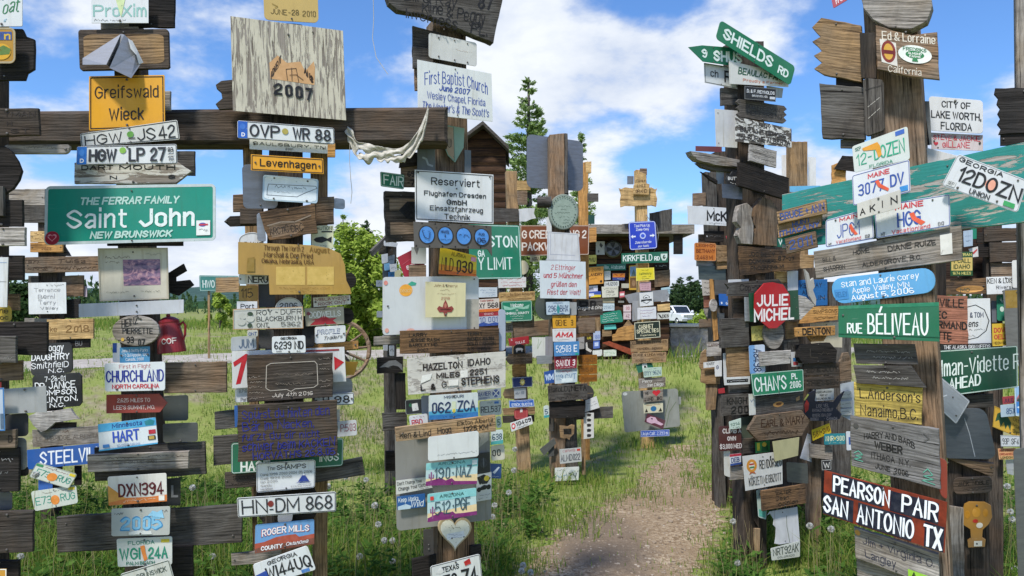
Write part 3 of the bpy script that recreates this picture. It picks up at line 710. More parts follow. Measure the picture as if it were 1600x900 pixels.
# grass
def grass_blades():
    rg = np.random.default_rng(11); P_ = []
    for y0, y1, dn, xa in ((3.3, 6.0, 900, .78), (6.0, 9.0, 950, .74), (9.0, 13, 620, .73), (13, 16.6, 330, .72), (16.6, 34, 75, .72), (34, 70, 12, .72)):
        area = (y1 - y0) * xa * (y0 + y1); n = int(area * dn)
        y = rg.uniform(y0, y1, n); x = rg.uniform(-xa, xa, n) * y; P_.append(np.stack([x, y], 1))
    P_ = np.concatenate(P_); x, y = P_[:, 0], P_[:, 1]
    clump = np.sin(x * 2.1 + 1.3 * np.sin(y * 1.7)) * np.sin(y * 2.6 + 1.1 * np.sin(x * 1.9)) + .6 * np.sin(x * .7 + 2) * np.sin(y * .8 + x * .3)
    bare = .5 + .5 * np.sin(x * .9 + .8 * np.sin(y * .7)) * np.sin(y * 1.05 + .6 * np.sin(x * .8) + 2)
    pf = path_frac(x, y); rag = .22 * np.sin(x * 4.1 + 2 * np.sin(y * 3.3)) * np.sin(y * 4.7 + x * 2); keep = rg.random(len(x)) < np.clip(.5 - (pf - .18 + rag) * 2.6, np.where(y > 8.3, .18, .025), 1) * np.where((bare > .66) & (y > 6.8), .3, 1)
    trod = np.exp(-((x - np.interp(y, TY, TX)) / .55) ** 2) * (y > PY[-1]) * (y < 16.5); keep &= rg.random(len(x)) > trod * (.55 + .45 * np.sin(x * 5 + 2 * np.sin(y * 3)) * np.sin(y * 2.3 + x))
    keep &= (~((np.abs(y + .6 * np.clip(-x - 1, 0, 10) - 18.6) < 2.0) & (y < 34)) | (rg.random(len(x)) < .06))
    x, y, clump = x[keep], y[keep], clump[keep]; n = len(x)
    h = rg.uniform(.035, .105, n) * (1 + .75 * clump.clip(-.8, 1.5))
    near = np.zeros(n)
    for (bx, by, br, bh) in TALL: near = np.maximum(near, bh * np.exp(-((x - bx) ** 2 + (y - by) ** 2) / br ** 2))
    h = h + near * rg.uniform(.15, 1, n) * np.where(path_frac(x, y) > -.1, .3, 1); h = np.where(y > 21, h * 1.8, h); pxx = HX + F * x / y; h = np.where((np.abs(pxx - 1228) < 36) & (y < 7), h * .35, h)
    w = rg.uniform(.0022, .0045, n) * (1 + h) * np.where(y > 9, 1 + (y - 9) * .09, 1)
    a = rg.random(n) * 2 * PI; ln = rg.uniform(.1, .75, n) * h; z = gz(x, y)
    dx, dy = np.cos(a), np.sin(a); V = np.empty((n, 5, 3)); b = rg.random(n) * 2 * PI; wx, wy = np.cos(b) * w, np.sin(b) * w
    V[:, 0] = np.stack([x - wx, y - wy, z - .02], 1); V[:, 1] = np.stack([x + wx, y + wy, z - .02], 1)
    mx, my, mz = x + dx * ln * .3, y + dy * ln * .3, z + h * .62
    V[:, 2] = np.stack([mx + wx * .8, my + wy * .8, mz], 1); V[:, 3] = np.stack([mx - wx * .8, my - wy * .8, mz], 1)
    V[:, 4] = np.stack([x + dx * ln, y + dy * ln, z + h * .97], 1)
    me = bpy.data.meshes.new('grass'); me.vertices.add(5 * n); me.vertices.foreach_set('co', V.ravel())
    i0 = np.arange(n)[:, None] * 5; li = np.concatenate([i0 + np.array([[0, 1, 2, 3]]), i0 + np.array([[3, 2, 4]])], 1).ravel()
    me.loops.add(7 * n); me.loops.foreach_set('vertex_index', li); me.polygons.add(2 * n)
    me.polygons.foreach_set('loop_start', (np.arange(n)[:, None] * 7 + np.array([[0, 4]])).ravel())
    me.materials.append(leaf_mat('grass_blades', (.35, .36, .11, 1), (.23, .335, .055, 1), (.115, .235, .035, 1))); me.update(calc_edges=True)
    o = bpy.data.objects.new('grass', me); COL.objects.link(o); tag(o, kind='stuff'); print('blades', n)
def gp(px, Y): return ((px - HX) / F * Y, Y)
TALL = [(*gp(px, Y), r_, h_) for px, Y, r_, h_ in ((60, 6.6, 1.1, .34), (250, 6.4, 1.2, .4), (420, 6.3, 1.2, .42), (560, 6.4, .9, .42), (690, 6.0, .55, .5), (760, 6.3, .4, .42), (1140, 6.7, .4, .22), (1230, 6.5, .4, .1), (1290, 6.9, .9, .3), (1530, 6.2, 1.0, .45),
        (1600, 6.5, .8, .4), (640, 7.5, 1.0, .2), (880, 9.7, .5, .16), (1020, 12.2, .6, .12), (1075, 16.0, .7, .55), (960, 16, 1.1, .1), (330, 8, 1.5, .2), (100, 4.2, 1, .15))]
grass_blades()
# leafy weeds among the grass, dandelion clocks and scattered stones
def weeds():
    rg = np.random.default_rng(21); Cs, Us, Ws = [], [], []
    for _ in range(1900):
        px = rg.choice([rg.uniform(380, 860), rg.uniform(1080, 1600), rg.uniform(0, 400)]); Y = rg.uniform(5.4, 9); x, y = gp(px, Y)
        if path_frac(x, y) > -.12 or (1190 < px < 1262 and Y < 7.2): continue
        z = float(gz(x, y)); k = rg.integers(8, 18); a = rg.random(k) * 2 * PI; hh = rg.uniform(.03, .3, k) * rg.uniform(.5, 1.2); rr = rg.uniform(.01, .1, k)
        Cs.append(np.stack([x + np.cos(a) * rr, y + np.sin(a) * rr, z + hh], 1)); U = np.stack([np.cos(a), np.sin(a), rg.uniform(-.1, .7, k)], 1) * rg.uniform(.025, .055, k)[:, None]
        Us.append(U); Ws.append(unit(np.cross(U, np.stack([rg.normal(0, .3, k), rg.normal(0, .3, k), np.ones(k)], 1))) * rg.uniform(.010, .022, k)[:, None])
    tag(quads_mesh('weed_leaves', np.concatenate(Cs), np.concatenate(Us), np.concatenate(Ws), leaf_mat('weed_leaf', (.05, .11, .02, 1), (.08, .17, .03, 1), (.14, .25, .05, 1))), kind='stuff')
weeds()
def stalks():
    rg = np.random.default_rng(41); bm = bmesh.new()
    for _ in range(900):
        px = rg.choice([rg.uniform(-30, 420), rg.uniform(380, 860), rg.uniform(560, 820), rg.uniform(1090, 1320), rg.uniform(1490, 1600)]); Y = rg.uniform(5.6, 8.6); x, y = gp(px, Y)
        if path_frac(x, y) > -.1 or (1190 < px < 1262 and Y < 7.2): continue
        z = float(gz(x, y)); h = rg.uniform(.22, .62); a, l = rg.random() * 6.3, rg.uniform(.02, .22) * h; w = .0017; dx, dy = math.cos(a) * l, math.sin(a) * l
        p = [(x - w, y, z), (x + w, y, z), (x + dx * .4 + w, y + dy * .4, z + h * .6), (x + dx * .4 - w, y + dy * .4, z + h * .6), (x + dx + w * .6, y + dy, z + h), (x + dx - w * .6, y + dy, z + h)]
        v_ = [bm.verts.new(q) for q in p]; bm.faces.new(v_[:4]); bm.faces.new((v_[3], v_[2], v_[4], v_[5]))
    tag(bm_obj('dry_stalks', bm, leaf_mat('dry_stalk', (.30, .24, .12, 1), (.42, .35, .19, 1), (.30, .34, .12, 1))), kind='stuff')
stalks()
def stones():
    rg = np.random.default_rng(31); bm = bmesh.new(); n = 0
    while n < 1300:
        px, py = rg.uniform(820, 1140), rg.uniform(600, 899); x, y = ground_at(px, py) if False else (0, 0)
        y = 2640 / (py - HY); x = (px - HX) / F * y
        if path_frac(x, y) < -.15 - .5 * rg.random() ** 3: continue
        s = rg.uniform(.004, .014) * (1 + (rg.random() < .06)); mtx = Matrix.Translation((x, y, float(gz(x, y)) + s * .3)) @ Matrix.Rotation(rg.random() * 6, 4, 'Z') @ Matrix.Diagonal((s * rg.uniform(.8, 1.6), s, s * .6, 1))
        bmesh.ops.create_icosphere(bm, subdivisions=1, radius=1, matrix=mtx); n += 1
    N = NT('pebble'); g = N.n.new('ShaderNodeNewGeometry'); m = N.done(N.ramp(g.outputs['Random Per Island'], [(0, (.12, .09, .065, 1)), (.6, (.28, .22, .16, 1)), (1, (.42, .36, .29, 1))]), .9)
    tag(bm_obj('pebbles', bm, m), kind='stuff')
stones()
stem_m = flat('8f8a55', .7); seed_m = leaf_mat('seed_down', (.6, .6, .56, 1), (.7, .7, .66, 1), (.78, .78, .75, 1))
def dandelion_proto(h, r_):
    root = empty('dandelion'); bm = bmesh.new(); add_tube(bm, [(0, 0, -.05), (.01, 0, h * .5), (.025, .01, h)], .0022, 5); bm_obj('stem', bm, stem_m, root)
    rg = np.random.default_rng(int(h * 1000)); n = 130; D = unit(rg.normal(0, 1, (n, 3))); C = np.array([.025, .01, h]) + D * r_ * .62; Q = unit(np.cross(D, rg.normal(0, 1, (n, 3))))
    o = quads_mesh('seed_head', C, D * r_ * .38, Q * r_ * .2, seed_m, root); return root
protos = [dandelion_proto(.42, .03), dandelion_proto(.30, .028), dandelion_proto(.52, .032)]
used = set()
DP = [(152, 835, 6.4), (100, 812, 6.3), (132, 840, 6.5), (58, 742, 6.2), (182, 773, 6.5), (300, 762, 7.2), (352, 815, 6.3), (540, 745, 7.4), (512, 760, 7.2), (572, 750, 7.8), (585, 790, 6.6), (600, 845, 6.1), (611, 878, 6.0), (612, 845, 6.3), (590, 820, 6.4), (805, 702, 8.4), (803, 735, 7.8), (772, 790, 7.0), (770, 808, 6.8), (815, 884, 6.0), (812, 893, 5.95), (826, 895, 5.95),
      (795, 770, 7.2), (1266, 822, 6.6), (1299, 827, 6.6), (1152, 880, 6.1), (1580, 800, 6.7), (1582, 812, 6.7), (1585, 890, 6.0), (1575, 760, 7.2), (1146, 815, 6.8), (640, 590, 15), (250, 560, 22), (830, 625, 11), (742, 668, 9.5), (420, 880, 6.0), (30, 870, 6.1), (330, 870, 6.1), (480, 830, 6.5), (560, 870, 6.0)]
for i, (px, py, Y) in enumerate(DP):
    p = at(px, py, Y); z = float(gz(p.x, Y)); need = max(.12, p.z - z); j = min(range(3), key=lambda q: abs((.42, .30, .52)[q] - need)); s = need / (.42, .30, .52)[j]
    r0 = protos[j]
    if j in used:
        r1 = r0.copy(); COL.objects.link(r1)
        for ch in list(r0.children): c = ch.copy(); COL.objects.link(c); c.parent = r1
    else: r1 = r0; used.add(j)
    r1.location = (p.x - .025 * s, Y, z); r1.rotation_euler = (0, 0, 0); r1.scale = (1, 1, s)
    for ch in r1.children:
        if ch.name.startswith('seed'): ch.scale = (1, 1, 1 / s); h = (.42, .30, .52)[j]; ch.location = (0, 0, h - h / s)
    tag(r1, 'dandelion gone to seed, white clock on a thin stem in the grass', 'dandelion', 'dandelion clocks in the grass')
# ------------------------------------------------------------------ sheds, barrier, truck, wheel
def log_wall_mat():
    N = NT('log_siding'); v = N.obj_vec((1, 1, 1), False); w = N.n.new('ShaderNodeTexWave'); w.bands_direction = 'Z'; w.inputs['Scale'].default_value = 1.6; N.link(v, w.inputs['Vector'])
    n = N.noise(N.obj_vec((1.2, 6, 14)), 4, 7, .65, .5); col = N.mix(1.0, N.ramp(n, [(.35, lin('2a1c16')), (.55, lin('45301f')), (.72, lin('5e4632'))]), N.ramp(w.outputs['Fac'], [(.0, G3(.25)), (.12, G3(1))]), 'MULTIPLY')
    N.bump(w.outputs['Fac'], .8, .03); return N.done(col, .8, 0, .2)
logm = log_wall_mat()
def box_obj(name, lo, hi, m, parent, bev=.01):
    bm = bmesh.new(); add_box(bm, lo, hi, 0, bev); return bm_obj(name, bm, m, parent)
shed = empty('notice_shed', at(975, 550, 16.3)); tag(shed, 'dark brown log shed with a flat roof, its wall covered with small signs', 'shed')
O = shed.location
def rel(px, py, Y): return at(px, py, Y) - O
a = rel(897, 552, 16.3); b = rel(1046, 370, 16.3)
box_obj('wall', (a.x, 0, -.35), (b.x, 2.6, b.z), logm, shed)
c = rel(880, 371, 15.7); d = rel(1084, 357, 15.7)
box_obj('roof', (c.x, -.55, b.z + .004), (d.x, 3.0, b.z + .17), wood('dgrey'), shed, .015)
box_obj('fascia', (c.x - .02, -.58, b.z + .01), (d.x + .02, -.553, b.z + .2), wood('grey'), shed, .004)
e0 = rel(1053, 397, 15.8); e1 = rel(1067, 377, 15.8)
box_obj('bracket', (e0.x, -.5, e0.z), (e1.x, -.44, b.z), wood('char'), shed, .004)
hut = empty('gabled_hut', at(760, 552, 16.9)); tag(hut, 'narrow dark log hut with a pitched roof behind the shield post', 'hut'); O = hut.location
bm = bmesh.new(); P_ = [rel(x, y, 16.9) for x, y in ((729, 570), (790, 570), (790, 236), (755, 200), (729, 219))]
f0 = [bm.verts.new((p.x, 0, p.z)) for p in P_]; f1 = [bm.verts.new((p.x, 1.5, p.z)) for p in P_]
bm.faces.new(f0); bm.faces.new(f1[::-1])
for i in range(5): bm.faces.new((f0[i], f1[i], f1[(i + 1) % 5], f0[(i + 1) % 5]))
bm_obj('wall', bm, logm, hut)
bm = bmesh.new()
for (x0, y0, x1, y1) in ((754.5, 194, 795, 233), (754.5, 194, 725, 216)):
    p, q = rel(x0, y0, 16.6), rel(x1, y1, 16.6); up = Vector((0, 0, .05)); g = [(p, -.35), (q, -.35), (q, 1.8), (p, 1.8)]
    lo = [bm.verts.new((v.x, y, v.z - .02)) for v, y in g]; hi = [bm.verts.new((v.x, y, v.z + .06)) for v, y in g]
    bm.faces.new(lo[::-1]); bm.faces.new(hi)
    for i in range(4): bm.faces.new((lo[i], lo[(i + 1) % 4], hi[(i + 1) % 4], hi[i]))
bm_obj('roof', bm, wood('dgrey'), hut)
# rough concrete barrier in front of the truck
N = NT('rough_concrete'); v = N.obj_vec((1, 1, 1), False); n1 = N.noise(v, 6, 8, .75, .4); N.bump(n1, .9, .05)
conc = N.done(N.ramp(n1, [(.3, lin('6d6a63')), (.5, lin('95918a')), (.7, lin('b9b5ad'))]), .95, 0, .1)
p = at(1045, 550, 17.2); q = at(1180, 511, 17.2); bm = bmesh.new(); add_box(bm, (p.x, 0, -.25), (q.x, .5, q.z - p.z), 0, .04)
bmesh.ops.subdivide_edges(bm, edges=bm.edges[:], cuts=5, use_grid_fill=True)
for v_ in bm.verts: v_.co += Vector((rnd.uniform(-.015, .015), rnd.uniform(-.03, .03), rnd.uniform(-.02, .02)))
o = bm_obj('concrete_barrier', bm, [conc], matrix=Matrix.Translation((0, 17.2, p.z))); tag(o, 'rough grey concrete barrier between the shed and the crowded post', 'barrier')
cap = box_obj('barrier_cap', (p.x, -.06, q.z - p.z + .005), (q.x, .56, q.z - p.z + .07), flat('cfcac0', .9), o, .01)
# pickup
def pickup(loc, rz):
    t = empty('pickup_truck', loc, rz); tag(t, 'white pickup truck parked behind the concrete barrier', 'truck')
    W_ = paint('e9ebee', .25, .1); K = flat('15171a', .5); GLS = flat('1c2630', .08); CH = metal('c8ccd2', .2, .9)
    # local: -Y is the front
    def prof(name, pts, w, m, bev=.05):
        bm = bmesh.new(); l = [bm.verts.new((-w, y, z)) for y, z in pts]; r_ = [bm.verts.new((w, y, z)) for y, z in pts]
        bm.faces.new(l[::-1]); bm.faces.new(r_)
        for i in range(len(pts)): bm.faces.new((l[i], l[(i + 1) % len(pts)], r_[(i + 1) % len(pts)], r_[i]))
        bmesh.ops.recalc_face_normals(bm, faces=bm.faces[:]); bmesh.ops.bevel(bm, geom=bm.edges[:], offset=bev, segments=2, affect='EDGES'); return bm_obj(name, bm, m, t, smooth=False)
    prof('body', [(-2.7, .45), (-2.75, .95), (-2.6, 1.12), (-1.2, 1.2), (2.9, 1.2), (2.9, .5)], .98, W_)
    prof('cab', [(-1.25, 1.19), (-.45, 1.88), (1.1, 1.9), (1.5, 1.19)], .85, W_, .06)
    prof('windshield', [(-1.22, 1.24), (-1.20, 1.22), (-.5, 1.8), (-.52, 1.83)], .72, GLS, .004)
    for s in (-1, 1):
        bm = bmesh.new(); vv = [bm.verts.new((s * .857, y, z)) for y, z in ((-1.0, 1.24), (-.42, 1.78), (1.0, 1.8), (1.25, 1.24))]; bm.faces.new(vv if s > 0 else vv[::-1]); bm_obj('side_window', bm, GLS, t)
        box_obj('headlight', (s * .62 - .17, -2.79, .86), (s * .62 + .17, -2.7, 1.04), CH, t, .02)
        box_obj('mirror', (s * 1.08 - .12, -1.0, 1.22), (s * 1.08 + .12, -.9, 1.45), W_, t, .03)
        for y in (-1.75, 1.75):
            bm = bmesh.new(); add_lathe(bm, [(.2, -.13), (.38, -.12), (.41, -.06), (.41, .06), (.38, .12), (.2, .13)], 24); bmesh.ops.rotate(bm, verts=bm.verts, cent=(0, 0, 0), matrix=Matrix.Rotation(PI / 2, 3, 'Y'))
            wh = bm_obj('wheel', bm, K, t); wh.location = (s * .86, y, .41)
            bm = bmesh.new(); add_lathe(bm, [(.22, -.01), (.2, .02), (.06, .03)], 16); bmesh.ops.rotate(bm, verts=bm.verts, cent=(0, 0, 0), matrix=Matrix.Rotation(s * PI / 2, 3, 'Y')); rm = bm_obj('rim', bm, CH, wh); rm.location = (s * .13, 0, 0)
    box_obj('grille', (-.45, -2.8, .78), (.45, -2.72, 1.05), CH, t, .02); box_obj('bumper', (-.95, -2.86, .45), (.95, -2.7, .68), CH, t, .03); box_obj('air_intake', (-.5, -2.88, .5), (.5, -2.84, .6), K, t, .01)
pickup((at(1058, 480, 73).x, 73, float(gz(at(1058, 480, 73).x, 73))), math.radians(16))
# wagon wheel
def wheel(px, py, Y, R):
    t = empty('wagon_wheel', at(px, py, Y)); tag(t, 'old spoked wooden wagon wheel leaning behind the gold board post', 'wheel'); m = wood('brown')
    bm = bmesh.new(); add_tube(bm, [(R * math.cos(a), 0, R * math.sin(a)) for a in np.linspace(0, 2 * PI, 49)], .028, 6, cap=False); bm_obj('rim', bm, m, t)
    bm = bmesh.new(); add_lathe(bm, [(.03, -.12), (.07, -.08), (.08, .08), (.03, .12)], 14); bmesh.ops.rotate(bm, verts=bm.verts, cent=(0, 0, 0), matrix=Matrix.Rotation(PI / 2, 3, 'X')); bm_obj('hub', bm, m, t)
    for k in range(12):
        a = 2 * PI * k / 12 + .1; bm = bmesh.new(); add_tube(bm, [(.06 * math.cos(a), 0, .06 * math.sin(a)), (R * .5 * math.cos(a), 0, R * .5 * math.sin(a)), (R * .98 * math.cos(a), 0, R * .98 * math.sin(a))], [.018, .02, .015], 6); bm_obj('spoke', bm, m, t)
    t.rotation_euler = (math.radians(-8), 0, math.radians(18))
wheel(531, 547, 9.5, .36)
# ------------------------------------------------------------------ posts
def post(q, m, label, depth=.12, off=0, name='sign_post', ground=True, k=None):
    """q: four picture corners of the front face; the lower end runs on into the ground"""
    q = list(q)
    if ground:
        Yb = A.p.y; yb = HY + (-float(gz((q[6] - HX) / F * Yb, Yb)) + .25) * F / Yb
        for i, j in ((6, 0), (4, 2)):
            s = (yb - q[j + 1]) / (q[i + 1] - q[j + 1]); q[i] = q[j] + (q[i] - q[j]) * s; q[i + 1] = yb
    return S(name, 'post', q, 0, m, label, t=depth, gv=True, off=off, nails=(), bv=.006)
def boxpx(x0, y0, x1, y1): return (x0, y0, x1, y0, x1, y1, x0, y1)
def LP(q, k, m, label, T=(), **kw): kw.setdefault('r', 3); return S('licence_plate', 'licence plate', q, k, m, label, T, t=.0025, **kw)
def WB(q, k, m, label, T=(), **kw): return S('wooden_board', 'wooden board', q, k, m, label, T, **kw)
def SG(q, k, m, label, T=(), **kw): return S('metal_sign', 'sign', q, k, m, label, T, **kw)
def ST(q, k, m, label, T=(), **kw): kw.setdefault('r', 3); return S('street_sign', 'street sign', q, k, m, label, T, **kw)
def MS(q, k, m, label, T=(), **kw): kw.setdefault('r', 4); return S('metal_sheet', 'metal sheet', q, k, m, label, T, **kw)
K, WH, RD, NV, GR = '16171a', 'eef0f0', 'b8242c', '1d2f7c', '1f7f5c'
WHITE, OFFW, PLATE = 'd:e2e4e4', 'd:d6d5cc', 'dfe2e2'
# ================================================================== post 1 (x ~ 220)
plane(216, 3.95, 8, .13)
post((176, 36, 216, 36, 257, 900, 194, 900), 'dark', 'dark square post carrying the yellow town sign and the big green sign', .13)
S('cross_beam', 'beam', (-40, 173, 700, 166, 700, 224, -40, 226), -1, 'dark', 'long dark round-edged beam spanning the left posts near the top', t=.16, off=-.12, nails=(), bv=.02)
SG((142, -8, 232, -8, 232, 36, 143, 36), 2, PLATE, 'white weathered sign with pale green lettering at the top of the left post', [('ProXim', .03, .35, .97, .78, '8db9b0', 'n'), ('#s', .05, .85, .6, .95, '555555'), ('#p', [(.42, .1), (.6, .1), (.52, .8)], 'c8d6a0')])
WB((200, -12, 273, -10, 272, 42, 201, 42), 0, 'char', 'black board behind the white sign at the top of the left post')
WB(boxpx(157, 36, 216, 45), 0, 'grey', 'narrow grey board end under the white sign at the top')
WB((122, 46, 263, 45, 265, 107, 124, 110), 1, 'dark', 'rounded wooden plaque with a folded metal sheet hanging over its face', [('#R', .055, .13, .945, .87, '=tan', 'inset_panel')], r=5)
SG((139, 119, 257, 117, 258, 200, 139, 204), 3, 'e6a51a', 'yellow German town sign with two lines of black lettering', [('#b', 2, 1.6, K), ('Greifswald', .075, .19, .92, .42, '2a2016'), ('Wieck', .26, .6, .72, .83, '2a2016')], r=1.5)
WB(boxpx(256, 142, 266, 172), 0, 'lgrey', 'short grey board end right of the yellow German town sign')
LP((125, 209, 277, 187, 281, 218, 127, 230), 5, 'd:d4d5ce', 'tilted white German plate with thin black letters above the blue-banded one', [('#b', 1, 1, K), ('HGW', .04, .22, .42, .9, K, 'l'), ('JS', .57, .22, .76, .9, K, 'l'), ('42', .79, .2, .965, .88, K, 'l'), ('#e', .47, .28, .54, .65, '5c9440'), ('#r', .48, .68, .55, .74, K)])
LP((120, 229, 276, 225, 277, 256, 119, 258), 7, PLATE, 'white German plate with a blue band and the number LP 27', [('#b', .6, 1, K), ('#r', .006, .03, .1, .97, '2a6fc0'), ('D', .035, .66, .075, .88, WH), ('#e', .028, .15, .08, .55, '3d80cc'), ('HGW', .12, .16, .4, .84, '32343a'), ('#e', .425, .1, .49, .42, '86b650'), ('LP', .515, .14, .68, .86, '32343a'), ('27', .73, .14, .89, .86, '32343a'), ('03', .91, .16, .965, .4, K), ('10', .91, .6, .965, .84, K), ('#r', .91, .49, .97, .52, K)])
WB((116, 254, 299, 253, 299, 287, 116, 287), 3, 'f:d5d3cb,grey,.5', 'grey arrow board with flaking white paint pointing right, under the German plates', [('DART', .06, .12, .33, .36, K, 'b'), ('MOUTH', .38, .12, .86, .36, K, 'b'), ('N', .3, .62, .36, .8, K), ('S', .8, .58, .86, .78, K)], sh=[(0, 0), (.88, 0), (1, .42), (.86, 1), (0, 1)])
WB(boxpx(276, 236, 304, 274), 0, 'dgrey', 'grey board end sticking out right behind the flaking arrow board')
ST((71, 291, 337, 287, 337, 376, 69, 383), 8, '0a8d78', 'large green place sign with white border and a red heart sticker', [('#b', 0, 4.5, 'b9c4c4'), ('THE FERRAR FAMILY', .205, .2, .785, .335, 'b6d6cc', 'Bi'), ('Saint', .125, .41, .475, .735, 'dfe8e6', 'b'), ('John', .545, .41, .875, .735, 'dfe8e6', 'b'), ('NEW BRUNSWICK', .26, .79, .745, .915, 'b6d6cc', 'Bi'), ('#e', .005, .77, .087, 1.0, 'a01f33', 'heart_sticker'), ('#h', .02, .82, .072, .95, 'd9909a', 'heart_sticker'), ('#h', .028, .84, .064, .93, 'a01f33', 'heart_sticker'), ('#r', .885, .64, .968, .9, 'e4e6e4', 'label_sticker'), ('#e', .9, .68, .945, .75, '3858a8', 'label_sticker'), ('#r', .9, .7, .955, .73, 'c04050', 'label_sticker'), ('#s', .9, .78, .955, .84, '9aa0a0')], r=8, nails=((.5, .1), (.505, .96)))
WB((167, 376, 285, 376, 285, 384, 167, 384), 2, 'char', 'thin black board edge just under the large green place sign')
SG((153, 388, 262, 387, 264, 467, 156, 471), 5, 'd:cfc9b8', 'cream framed board with a faded purple photograph', [('#r', .35, .22, .885, .72, '=photo', 'photo'), ('#s', .1, .14, .45, .2, '6a5c48'), ('#s', .1, .24, .3, .29, '6a5c48'), ('#s', .68, .1, .9, .15, '8a8478'), ('#s', .1, .82, .42, .87, '5a5850'), ('#s', .58, .82, .87, .87, '5a5850'), ('#b', 0, 2, 'b3aa96')])
WB((262, 412, 302, 412, 302, 462, 262, 462), 1, 'char', 'black fish-tail shaped board poking out right of the cream framed board', sh='fish')
SG((123, 475, 287, 468, 287, 489, 123, 496), 6, 'd:c9ccd2', 'blank pale grey plank under the cream framed board', nails=((.55, .3), (.55, .75)))
S('oval_plaque', 'plaque', (175, 493, 249, 493, 249, 541, 175, 541), 7, 'grey', 'oval grey wooden plaque with burnt black lettering', [('HEINZ', .2, .08, .55, .34, K, 'b', -.16), ('PIERRETTE', .22, .4, .86, .6, K, 'b'), ('93', .3, .68, .46, .9, K, 'b'), ('07', .55, .76, .7, .98, K, 'b'), ('#e', .19, .72, .26, .84, 'c9a447')], sh='o', nails=((.55, .06), (.6, .1)))
SG((187, 543, 234, 541, 234, 566, 187, 568), 6, '4a92bd', 'small sky-blue plate with three white lines above the white plate with navy letters', [('John & Betty Parks', .06, .13, .94, .32, WH, 'n'), ("Ft Qu'Appelle, SK", .1, .4, .9, .6, WH, 'n'), ('Canada, 2000', .2, .68, .8, .86, WH, 'n')])
LP(boxpx(176, 536, 189, 566), 5, 'dfe2e2', 'sliver of a blue and white plate left of the small sky-blue one', [('#r', 0, 0, .5, .5, '2b4f9a')])
LP((163, 568, 258, 565, 258, 610, 164, 612), 8, 'dfe4e6', 'white North Carolina plate with tall navy letters', [('First in Flight', .24, .06, .76, .2, 'b04050', 'l'), ('CHURCHLAND', .02, .26, .98, .68, '23308c', 'b'), ('NORTH CAROLINA', .12, .75, .9, .91, 'c23a44', 'b')], r=4, nails=((.2, .93), (.78, .93)))
WB((256, 567, 354, 565, 354, 613, 256, 615), 2, 'brown', 'warm brown plank sticking out right of the plate with navy letters')
WB((166, 617, 261, 615, 261, 645, 166, 646), 6, '9e3f33', 'red arrow board pointing right with two lines of white lettering', [('2,625 MILES TO', .18, .2, .72, .42, 'e8d2c8', 'n'), ("LEE'S SUMMIT, MO.", .12, .58, .8, .8, 'e8d2c8', 'n')], sh=[(0, 0), (.86, 0), (1, .48), (.88, .97), (0, 1)], t=.012)
MS((254, 619, 294, 617, 294, 657, 255, 658), 2, 'd:303836', 'dark green-black metal back right of the red arrow board')
MS((254, 662, 309, 660, 309, 690, 255, 692), 3, 'm:6c6d6e', 'dull grey metal plate back right of the plate with the blue top band')
LP((153, 663, 243, 652, 247, 693, 155, 705), 9, 'dce4e8', 'Minnesota plate with sky-blue top band and blue letters', [('#r', .0, .0, 1, .3, '4a9fcb'), ('Minnesota', .24, .05, .76, .22, NV, 'b'), ('#p', [(.8, .1), (.9, .04), (.98, .12), (.95, .26), (.82, .26)], '2e7f8a'), ('HART', .24, .34, .7, .76, '2d4db0', 'b'), ('#r', .86, .44, .98, .6, 'b02a3c'), ('#r', .84, .66, .97, .82, '2b2b2b'), ('#r', .86, .68, .95, .8, 'b89b4a'), ('#r', .07, .78, .18, .9, '3c78b8'), ('10,000 lakes', .3, .84, .7, .94, '4a78a8', 'l'), ('#r', 0, .95, 1, 1, '4a9fcb')])
WB((147, 700, 320, 690, 322, 741, 148, 752), 2, 'dgrey', 'wide dark grey plank behind the carved board in the middle of the left post')
WB((136, 711, 295, 705, 294, 732, 137, 738), 5, 'grey', 'grey plank with faint burnt handwriting below the plate with the blue top band', [('#s', .13, .16, .48, .32, '4a423c'), ('#s', .53, .15, .95, .3, '4a423c'), ('MEET ON ME CAN', .24, .44, .68, .6, '544b44', 'l'), ('#s', .38, .72, .6, .86, '544b44')])
LP((168, 745, 260, 739, 261, 783, 170, 790), 7, 'dcdad2', 'white and orange plate with dark red characters DXN 394', [('#p', [(0, .72), (.35, .78), (.7, .8), (1, .76), (1, 1), (0, 1)], 'd07a3e'), ('#p', [(0, .3), (.12, .5), (.3, .8), (0, .9)], 'd99a4a'), ('DXN394', .17, .28, .95, .74, '5a1d22', 'b'), ('#s', .25, .84, .8, .93, 'e8d9c0'), ('#r', .86, .78, .96, .96, 'e2dfd6')])
LP((259, 748, 282, 746, 282, 790, 260, 790), 3, 'm:4b4c4d', 'dark embossed plate back behind the orange and white plate', [('L', .35, .25, .85, .7, '77787a', 'b')])
LP((174, 795, 266, 791, 265, 836, 174, 838), 7, 'd:b7bbb5', 'grey-green plate painted with bubbly blue year digits', [('2005', .15, .3, .88, .82, '3a86b8', 'B', 0), ('2005', .17, .34, .86, .78, '7fb9d8', 'b'), ('#s', .05, .12, .2, .25, '4a4a4a'), ('#s', .82, .1, .95, .22, '4a4a4a'), ('#p', [(.62, .3), (.7, .12), (.78, .18), (.86, .1), (.9, .4)], '8cc1dc'), ('#p', [(.3, .86), (.45, .8), (.68, .84), (.7, .95), (.3, .95)], 'd2d6d2')])
